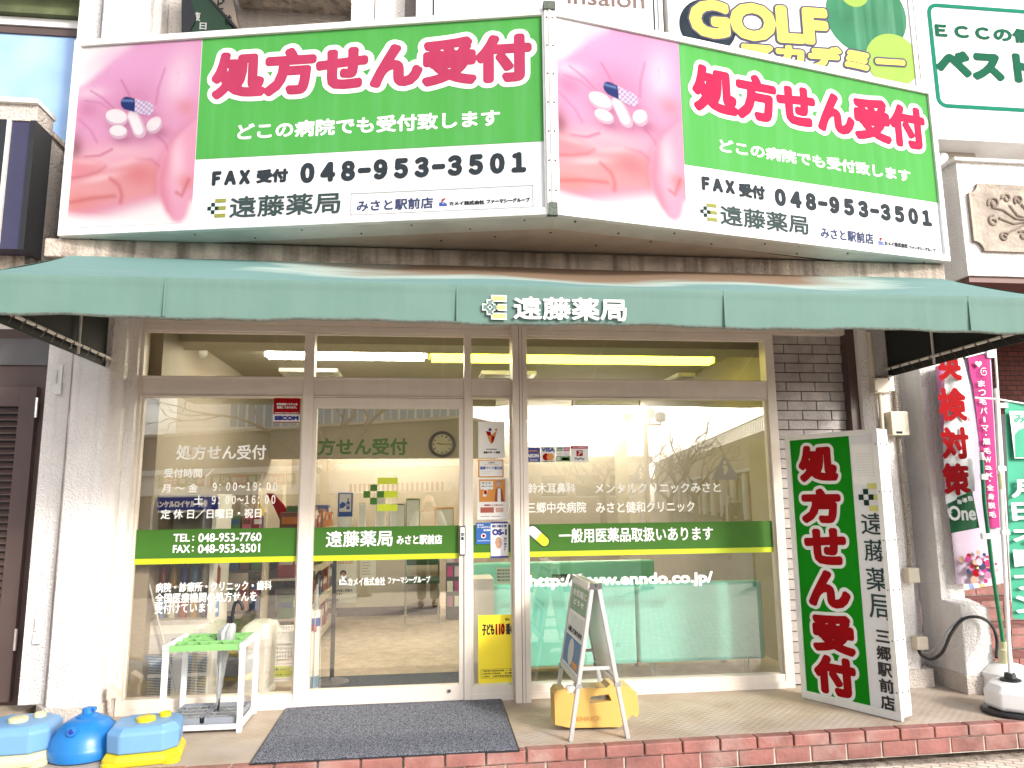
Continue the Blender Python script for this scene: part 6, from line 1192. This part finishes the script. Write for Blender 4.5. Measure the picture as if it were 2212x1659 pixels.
m = MB(); c = f.px(1335, 1393); m.ringf(f, c[0], c[1], .012, .015, .002, mat("mint_ring", lin(70, 160, 140), .4)); m.build('button', bpy.data.objects['sofa'])
sofa(q1[0] + .1, q2[2] - .3, 2.1, .75, 'mint green sofa farther inside the shop facing the window')
def d_(R, X, D, P): X('"なんとかしたい"くさ', .05, .62, .95, .85, VINYL, .001); X('困っている方へ', .1, .36, .9, .56, VINYL, .001); R(.1, .08, .9, .26, VINYL)
poster('notice', (1192, 1240, 1250, 1268), .55, 'dark green notice card above the left mint sofa', 'notice', mat("notice_green", lin(40, 100, 70), .5), d_)
def d_(R, X, D, P): D(.3, .5, .18, VINYL); X('お薬相談', .45, .4, .95, .7, NAVY, .001)
poster('notice', (1112, 1240, 1150, 1266), .55, 'yellow notice card above the left mint sofa', 'notice', YEL, d_)
def d_(R, X, D, P):
    for k in range(4): X('提示すると安くなります', .08, .78 - k * .2, .92, .9 - k * .2, NAVY, .0006)
poster('notice', (1072, 1226, 1104, 1262), .55, 'white notice with dark text lines in the narrow pane above the sofa', 'notice', PAPER, d_)
cb = thing('cabinet', (.4, .4, 0), 'low white cabinet behind the narrow pane below the posters', 'cabinet'); f = FY(.22); q = f.bx(1022, 1250, 1068, 1450); m = MB(); m.fbox(f, q[0], 0.012, q[2], q[3], -.3, 0, CREAMW); m.build('body', cb, bevel=.006); m = MB(); m.fbox(f, q[0] + .01, .05, q[2] - .01, q[3] - .02, .001, .008, CREAMW); m.build('door', cb, bevel=.004)
# ------------------------------------------------------------------ the street behind the camera, seen mirrored in the glass
def mir(px, py, Lm): p = onY(px, py, Lm); return np.array([p[0], -p[1], p[2]])
def mirZ(px, py, Z): p = onZ(px, py, Z); return np.array([p[0], -p[1], p[2]])
SUNW = mat("sunlit_white_render", (.90, .88, .84), .8); TANW = mat("tan_render", (.64, .54, .42), .8); BRN = mat("brown_fascia", (.24, .19, .14), .7); DKGL = mat("dark_shop_glass", (.04, .045, .05), .15); SKYB = mat("mirror_blue", (.2, .35, .5), .2)
# white office block with striped facade
ob = thing('office_block', mir(500, 1080, 38), 'white office block across the street mirrored at the top of the left window', 'building'); f = FY(-38); f = Fr((0, -38, 0), (-1, 0, 0), (0, 0, 1))
xa, xb = mir(375, 1000, 38)[0], mir(1010, 1000, 38)[0]; zt_ = 12.0; zb_ = mir(500, 950, 38)[2]
m = MB(); m.box(xa, xb, -50, -38, SZ, zt_, SUNW); m.build('wall', ob)
m = MB()
for k in range(7): z = 4.2 + k * .28; m.box(xa, xa + (xb - xa) * .14, -38.0, -37.97, z, z + .03, TANW)
m.build('stripes', ob)
for i in range(14):
    for j in range(4):
        x = xa + (xb - xa) * .18 + i * (xb - xa) * .058; z = 3.4 + j * 2.2
        w_ = MB(); w_.box(x, x + (xb - xa) * .05, -37.99, -37.94, z, z + 1.5, SKYB); w_.box(x - .05, x, -38, -37.9, z - .05, z + 1.55, SUNW); w_.box(x + (xb - xa) * .024, x + (xb - xa) * .027, -37.94, -37.92, z, z + 1.5, SUNW); w_.build('window', ob)
# brown-fascia shop row, angled to the street
Zf = 4.7; A = mirZ(300, 947, Zf); E_ = mirZ(1000, 905, Zf); dirv = (E_ - A) / np.linalg.norm(E_ - A); A = A - dirv * 6
fr2_ = Fr(E_, A - E_, (0, 0, 1)); Lr = np.linalg.norm(E_ - A); fr2_.o[2] = 0
sh = thing('shop_row', ((A + E_) / 2)[:2].tolist() + [SZ], 'low shop row with brown fascia across the street mirrored in the left window', 'building')
m = MB(); m.fbox(fr2_, 0, 3.0, Lr, Zf, -6, 0, BRN); m.fbox(fr2_, -.1, Zf, Lr + .1, Zf + .12, -6.2, .3, TANW); m.build('fascia', sh)
m = MB(); m.fbox(fr2_, 0, SZ, Lr, 3.0, -6, -.5, SUNW); m.fbox(fr2_, 0, 2.75, Lr, 3.0, -.5, .02, SUNW); m.build('wall', sh)
m = MB(); m.fbox(fr2_, .2, SZ, Lr - .2, 1.7, -.5, -.46, DKGL); m.build('shop_glass', sh)
for k in range(8): u = Lr * k / 7; m = MB(); m.fbox(fr2_, u - .08, SZ, u + .08, 2.75, -.45, -.1, SUNW); m.build('column', sh)
SGR = mat("shop_sign_green", lin(50, 130, 60), .5); SRD = mat("shop_sign_red", lin(205, 50, 45), .5)
for k in range(4):
    u = Lr * .36 + k * 2.3
    for du, w_, mt, tx_ in ((0, .5, SGR, '丼ぶり'), (.55, 1.05, SRD, 'なか卯'), (1.65, .5, SGR, 'うどん')):
        m = MB(); m.fbox(fr2_, u + du, 2.15, u + du + w_, 2.68, -.4, -.3, mt); m.text(fr2_, tx_, (u + du + .07, 2.28, u + du + w_ - .07, 2.58), VINYL, .01, -.298); m.build('shop_sign', sh)
m = MB()
n_ = 40
for k in range(n_): u = Lr * .02 + k * .12; m.fbox(fr2_, u, 1.75, u + .12, 2.1, .02, .5, RED if k % 2 else SUNW)
m.build('striped_canopy', sh)
m = MB(); m.fbox(fr2_, Lr * .3, 1.72, Lr, 2.05, .0, .5, SUNW); m.build('white_canopy', sh)
# arcade building at the right
Za = 5.4; N1 = mirZ(1700, 912, Za); N2 = mirZ(1420, 1012, Za); fa = Fr(N1, N2 - N1, (0, 0, 1)); La = np.linalg.norm(N2 - N1); fa.o[2] = 0
if fa.n[0] > 0: fa = Fr(N2, N1 - N2, (0, 0, 1)); fa.o[2] = 0
ar = thing('arcade_building', ((N1 + N2) / 2)[:2].tolist() + [SZ], 'long arcade building with white columns mirrored at the right of the right window', 'building')
m = MB(); m.fbox(fa, -4, 3.2, La + 4, Za, -5, 0, TANW); m.fbox(fa, -4, 3.0, La + 4, 3.2, -5, .5, SUNW); m.fbox(fa, -4, SZ, La + 4, 3.0, -5, -2.4, mat("peach_render", lin(235, 190, 140), .8)); m.build('wall', ar)
m = MB(); m.fbox(fa, -4, Za + .9, La + 4, Za + .96, -.1, 0, SUNW)
for k in range(int((La + 8) / .45)): u = -4 + k * .45; m.fbox(fa, u, Za, u + .05, Za + .9, -.08, -.02, SUNW)
m.build('railing', ar)
for k in range(int(La / 4) + 2): u = -2 + k * 4.0; m = MB(); p = fa.p(u, 0, .2); m.lathe((p[0], p[1], SZ), [(.22, 0), (.22, 3.15)], SUNW, 16); m.build('column', ar, smooth=True)
for k, mt in enumerate((FMAG, mat("door_green", lin(140, 190, 60), .5), mat("door_blue", lin(120, 170, 220), .5), FMAG)): u = La * .30 + k * 2.6; m = MB(); m.fbox(fa, u, SZ, u + 1.3, 2.3, -2.4, -2.25, mt); m.fbox(fa, u + .3, SZ, u + 1.0, 1.9, -2.25, -2.22, DKGL); m.build('door', ar)
# small house in the middle
hs_ = thing('house', mir(1300, 1080, 34), 'small tan house across the street mirrored in the middle of the right window', 'building')
xa, xb = mir(1130, 1000, 34)[0], mir(1395, 1000, 34)[0]; zt_ = mir(1300, 1000, 34)[2]; m = MB(); m.box(xa, xb, -42, -34, SZ, zt_, TANW); m.build('wall', hs_); m = MB(); m.box(xa - .3, xb + .3, -42.3, -33.7, zt_, zt_ + .35, BRN); m.build('roof', hs_, bevel=.03)
for k in range(3): x = xa + 1.0 + k * (xb - xa - 2.5) / 2.3; m = MB(); m.box(x, x + 1.3, -34, -33.96, 1.5, 2.6, DKGL); m.box(x - .08, x + 1.38, -33.97, -33.93, 1.42, 1.5, SUNW); m.build('window', hs_)
# street lamp with four lanterns
p = mir(1400, 1100, 9.5); lp = thing('street_lamp', (p[0], p[1], SZ), 'brown street lamp with four glass lanterns mirrored in the right window', 'street lamp'); zc = mir(1400, 912, 9.5)[2]
m = MB(); m.tube([(p[0], p[1], SZ), (p[0], p[1], zc)], [.07, .05], BROWN, 12); m.build('post', lp, smooth=True)
LANT = mat("lantern_glass", (.75, .75, .72), .2)
for dx, dz, dy in ((-.34, .0, 0), (-.16, .05, .2), (.16, .1, -.2), (.34, .0, 0)):
    m = MB(); m.tube([(p[0], p[1], zc - .05), (p[0] + dx, p[1] + dy, zc - .05), (p[0] + dx, p[1] + dy, zc + dz)], .025, BROWN, 8); m.build('arm', lp); m = MB(); m.lathe((p[0] + dx, p[1] + dy, zc + dz), [(.05, 0), (.11, .03), (.12, .16), (.09, .2), (.02, .22)], LANT, 16); m.build('lantern', lp, smooth=True)
# pedestrian crossing signs
for x, y, Lm, lab in ((1566, 1010, 12, 'blue triangular pedestrian sign mirrored at the right of the right window'), (1384, 1023, 16, 'blue triangular pedestrian sign mirrored behind the street lamp')):
    c = mir(x, y, Lm); s_ = .36; fsn = Fr((c[0], c[1], c[2]), (-1, 0, 0), (0, 0, 1)); sg = thing('road_sign', (c[0], c[1], SZ), lab, 'road sign', 'pedestrian signs across the street')
    m = MB(); m.prism([fsn.p(u, v) for u, v in ((-s_, -.3), (s_, -.3), (0, .33))], 0, 1, (0, -.02, 0), BLUE); m.prism([fsn.p(u, v, .003) for u, v in ((-.03, -.15), (.05, -.18), (.02, .0), (.08, -.02), (.03, .06), (-.03, .05), (-.08, -.02))], 0, 1, (0, -.001, 0), VINYL); m.disc(fsn, 0, .12, .04, .004, VINYL); m.build('plate', sg)
    m = MB(); m.tube([(c[0], c[1] - .04, SZ), (c[0], c[1] - .04, c[2] + .3)], .03, STEEL, 10); m.build('pole', sg)
# green pillar sign
c = mir(1346, 1050, 14); gp = thing('pillar_sign', (c[0], c[1], SZ), 'tall olive green pillar sign mirrored left of the street lamp', 'sign'); zt_ = mir(1346, 950, 14)[2]; m = MB(); m.box(c[0] - .16, c[0] + .16, c[1] - .2, c[1], SZ, zt_, mat("pillar_green", lin(140, 150, 80), .5)); m.build('body', gp, bevel=.01)
# bare trees
BARK = mat("bark", (.22, .17, .13), .9, var=.3, vs=20)
def tree(x, y, h, seed, lab, spread=1.0):
    rnd = random.Random(seed); t = thing('bare_tree', (x, y, SZ), lab, 'tree', 'bare street trees across the road')
    tr = MB(); tr.tube([(x, y, SZ), (x + .05, y, SZ + h * .2), (x, y + .05, SZ + h * .42)], [.13, .11, .09], BARK, 9); tr.build('trunk', t, smooth=True); m = MB()
    def grow(p, d, ln, r, lv):
        pts = [p]; q = p.copy(); dd = d.copy()
        for k in range(4): dd = dd + np.array([rnd.gauss(0, .22), rnd.gauss(0, .22), rnd.gauss(.03, .16)]); dd /= np.linalg.norm(dd); q = q + dd * ln / 4; pts.append(q.copy())
        m.tube(pts, [r, r * .88, r * .76, r * .65, r * .55], BARK, 5, False)
        if lv < 4:
            for k in range(rnd.choice((2, 3, 3))):
                a = rnd.uniform(0, 6.28); e = dd + .75 * spread * np.array([math.cos(a), math.sin(a), rnd.uniform(-.2, .5)]); grow(pts[rnd.choice((2, 3, 4))], e / np.linalg.norm(e), ln * rnd.uniform(.6, .8), r * .55, lv + 1)
    for k in range(4): a = k * 1.57 + rnd.uniform(-.4, .4); d = np.array([math.cos(a) * .7, math.sin(a) * .7, .8]); grow(np.array([x, y + .05, SZ + h * .40]), d / np.linalg.norm(d), h * .3, .06, 0)
    m.build('crown', t)
for k, (px, Lm, h, lab) in enumerate(((1445, 15, 3.6, 'bare pruned tree mirrored right of the street lamp'), (1300, 18, 4.0, 'bare tree mirrored in front of the small tan house'), (700, 10, 5.2, 'large bare tree mirrored behind the door post'), (1500, 20, 3.8, 'bare tree mirrored in front of the arcade columns'))):
    p = mir(px, 1080, Lm); tree(p[0], p[1], h, 5 + k, lab)
# bollards and chains on the pavement
BOL = mat("bollard_brown", (.13, .10, .08), .7); prev = None
for k, px in enumerate((1185, 1500, 1790, 1290, 760)):
    p = mir(px, 1230, 4.9); b = thing('bollard', (p[0], -7.2, SZ), ('brown bollard mirrored %s' % ('behind the thick mullion side of the right window', 'in the middle of the right window', 'beyond the right edge of the right window', 'left of centre in the right window', 'in the sliding door')[k]), 'bollard', 'chained bollards on the pavement')
    m = MB(); m.lathe((p[0], -7.2, SZ), [(.12, 0), (.10, .1), (.095, .6), (.07, .7), (.02, .74)], BOL, 20); m.build('post', b, smooth=True)
# ------------------------------------------------------------------ people seen mirrored in the glass
def skin(name, pts, edges, rad, mt, parent, root=0, lv=2):
    off = np.array(ROOT[parent.name]); me = bpy.data.meshes.new(name); me.from_pydata([tuple(np.array(p) - off) for p in pts], edges, []); me.materials.append(mt)
    o = bpy.data.objects.new(name, me); COL.objects.link(o); o.parent = parent; ROOT[o.name] = tuple(off)
    o.modifiers.new("skin", 'SKIN'); sv = me.skin_vertices[0].data
    for i, r in enumerate(rad): sv[i].radius = (r, r) if not isinstance(r, tuple) else r; sv[i].use_root = (i == root)
    s = o.modifiers.new("sub", 'SUBSURF'); s.levels = lv; s.render_levels = lv
    o.modifiers["skin"].use_smooth_shade = True
    return o
SKINP = mat("skin_tone", (.52, .33, .24), .55, var=.05); HAIRM = mat("dark_hair", (.015, .012, .01), .5); CLOA = mat("cream_jacket", (.55, .50, .42), .8); CLOB = mat("dark_trousers", (.03, .03, .035), .8); CLOC = mat("black_coat", (.02, .02, .022), .8); SHOE = mat("dark_shoes", (.015, .013, .012), .5)
def person(x, y, z, yaw, H, label, pose, jacket, trousers, mirror_note=None):
    t = thing('person', (x, y, z), label, 'person'); k = H / 1.70; c, s_ = math.cos(yaw), math.sin(yaw)
    W = lambda p: np.array([x + (p[0] * c - p[1] * s_) * k, y + (p[0] * s_ + p[1] * c) * k, z + p[2] * k])   # local: +y is forward
    J = dict(pelvis=(0, 0, .92), waist=(0, .0, 1.06), chest=(0, .0, 1.28), neck=(0, .0, 1.43), head0=(0, .02, 1.50), head1=(0, .035, 1.60), crown=(0, .01, 1.68),
             shL=(-.17, 0, 1.38), shR=(.17, 0, 1.38), elL=(-.24, -.02, 1.10), elR=(.24, -.02, 1.10), wrL=(-.25, .06, .86), wrR=(.25, .06, .86), haL=(-.25, .09, .78), haR=(.25, .09, .78),
             hpL=(-.09, 0, .88), hpR=(.09, 0, .88), knL=(-.10, .02, .48), knR=(.10, .02, .48), anL=(-.10, -.02, .09), anR=(.10, -.02, .09), toL=(-.11, .14, .03), toR=(.11, .14, .03))
    J.update(pose); P = {a: W(b) for a, b in J.items()}
    names = ['pelvis', 'waist', 'chest', 'neck', 'head0', 'head1', 'crown', 'shL', 'elL', 'wrL', 'haL', 'shR', 'elR', 'wrR', 'haR', 'hpL', 'knL', 'anL', 'toL', 'hpR', 'knR', 'anR', 'toR']
    ix = {n_: i for i, n_ in enumerate(names)}; E_ = [('pelvis', 'waist'), ('waist', 'chest'), ('chest', 'neck'), ('neck', 'head0'), ('head0', 'head1'), ('head1', 'crown'), ('chest', 'shL'), ('shL', 'elL'), ('elL', 'wrL'), ('wrL', 'haL'), ('chest', 'shR'), ('shR', 'elR'), ('elR', 'wrR'), ('wrR', 'haR'), ('pelvis', 'hpL'), ('hpL', 'knL'), ('knL', 'anL'), ('anL', 'toL'), ('pelvis', 'hpR'), ('hpR', 'knR'), ('knR', 'anR'), ('anR', 'toR')]
    R_ = dict(pelvis=.13, waist=.115, chest=.135, neck=.055, head0=.075, head1=.095, crown=.06, shL=.06, shR=.06, elL=.042, elR=.042, wrL=.028, wrR=.028, haL=.036, haR=.036, hpL=.085, hpR=.085, knL=.058, knR=.058, anL=.042, anR=.042, toL=.035, toR=.035)
    skin('body', [P[n_] for n_ in names], [(ix[a], ix[b]) for a, b in E_], [R_[n_] * k for n_ in names], SKINP, t)
    jn = ['waist', 'chest', 'neck', 'shL', 'elL', 'wrL', 'shR', 'elR', 'wrR', 'pelvis']; ji = {n_: i for i, n_ in enumerate(jn)}
    pts = [P[n_] for n_ in jn]; pts[ji['neck']] = P['chest'] + (P['neck'] - P['chest']) * .75
    for a, b in (('elL', 'wrL'), ('elR', 'wrR')): pts[ji[b]] = P[a] + (P[b] - P[a]) * .92
    skin('jacket', pts, [(ji[a], ji[b]) for a, b in (('pelvis', 'waist'), ('waist', 'chest'), ('chest', 'neck'), ('chest', 'shL'), ('shL', 'elL'), ('elL', 'wrL'), ('chest', 'shR'), ('shR', 'elR'), ('elR', 'wrR'))], [r * k for r in (.145, .16, .075, .085, .064, .05, .085, .064, .05, .165)], jacket, t, 9)
    tn = ['pelvis', 'hpL', 'knL', 'anL', 'hpR', 'knR', 'anR']; skin('trousers', [P[n_] for n_ in tn], [(0, 1), (1, 2), (2, 3), (0, 4), (4, 5), (5, 6)], [r * k for r in (.145, .105, .085, .075, .105, .085, .075)], trousers, t)
    for s in 'LR': skin('shoe', [P['an' + s] - np.array([0, 0, .02]), P['to' + s]], [(0, 1)], [.05 * k, .042 * k], SHOE, t)
    f = W((0, 1, 0)) - W((0, 0, 0)); f /= np.linalg.norm(f); r_ = W((1, 0, 0)) - W((0, 0, 0)); r_ /= np.linalg.norm(r_); hc = P['head1']
    skin('hair', [hc + np.array([0, 0, .055 * k]) - f * .02, hc - f * .045 * k, hc - f * .055 * k + np.array([0, 0, -.11 * k]), hc + r_ * .075 * k + np.array([0, 0, -.03 * k]) - f * .02, hc - r_ * .075 * k + np.array([0, 0, -.03 * k]) - f * .02], [(0, 1), (1, 2), (0, 3), (0, 4)], [r * k for r in (.088, .088, .07, .04, .04)], HAIRM, t)
    m = MB()
    for s in (-1, 1): e = hc + f * .088 * k + r_ * s * .034 * k + np.array([0, 0, -.02 * k]); m.lathe(e - np.array([0, 0, .006]), [(.003, 0), (.011 * k, .004), (.011 * k, .009), (.003, .013)], BLACK, 10)
    m.tube([hc + f * .085 * k + np.array([0, 0, -.02 * k]), hc + f * .112 * k + np.array([0, 0, -.055 * k])], [.008 * k, .014 * k], SKINP, 8); m.tube([hc + f * .088 * k - r_ * .022 * k + np.array([0, 0, -.085 * k]), hc + f * .094 * k + np.array([0, 0, -.087 * k]), hc + f * .088 * k + r_ * .022 * k + np.array([0, 0, -.085 * k])], .006 * k, mat("lips", (.35, .12, .1), .5), 6)
    m.build('face', t)
    return t, P, k, f, r_
ph, P, k, f, r_ = person(.06, -5.80, SZ, 0.0, 1.63, 'person in cream jacket and dark trousers holding up a phone, mirrored in the sliding door', dict(elL=(-.24, .12, 1.17), elR=(.24, .12, 1.17), wrL=(-.12, .33, 1.46), wrR=(.10, .33, 1.46), haL=(-.10, .35, 1.54), haR=(.08, .35, 1.54)), CLOA, CLOB)
for s, hn in ((-1, 'haL'), (1, 'haR')):
    h = P[hn]; b = np.array([0, 0, 1.0])
    for i, (dz, ln) in enumerate(((.035, .07), (.015, .078), (-.005, .072), (-.024, .058))):
        a = h + np.array([0, .02, dz]); skin('finger', [h, a, a + np.array([-s * .012, .035, .01]), a + np.array([-s * (.012 + ln * .5), .045, .012])], [(0, 1), (1, 2), (2, 3)], [.016, .0095, .009, .0075], SKINP, ph, 0, 1)
    skin('thumb', [h, h + np.array([-s * .02, -.02, .02]), h + np.array([-s * .05, -.02, .045])], [(0, 1), (1, 2)], [.016, .011, .009], SKINP, ph, 0, 1)
c = (P['haL'] + P['haR']) / 2 + np.array([0, .045, .0]); m = MB(); yb = CAM[1] - .03; m.box(c[0] - .078, c[0] + .078, yb - .009, yb, c[2] - .037, c[2] + .037, BLACK); tag(m.build('phone', bevel=.004), 'black phone held up sideways by the person mirrored in the sliding door', 'phone')
q = mir(1576, 1112, 17); wk, *_ = person(q[0], q[1], SZ - .1, math.pi / 2, 1.68, 'person in dark coat walking with a backpack, mirrored at the right of the right window', dict(anL=(-.09, -.30, .16), toL=(-.10, -.20, .05), knL=(-.10, -.03, .5), anR=(.09, .28, .09), toR=(.10, .43, .05), knR=(.10, .22, .5), wrL=(-.25, .2, .9), haL=(-.25, .26, .84), elL=(-.25, .02, 1.12)), CLOC, CLOB)
bp = thing('backpack', (q[0], q[1], SZ + 1.0), 'dark backpack carried by the walking person mirrored in the right window', 'backpack')
bx_ = q[0] + .2; m = MB(); m.box(bx_, bx_ + .16, q[1] - .15, q[1] + .15, SZ + .92, SZ + 1.36, CLOC); m.build('bag', bp, bevel=.05, seg=3); m = MB()
for s in (-.1, .1): m.tube([(bx_, q[1] + s, SZ + 1.3), (bx_ - .2, q[1] + s, SZ + 1.36), (bx_ - .34, q[1] + s, SZ + 1.2), (bx_ - .1, q[1] + s, SZ + .98)], .014, CLOC, 6)
m.build('strap', bp)
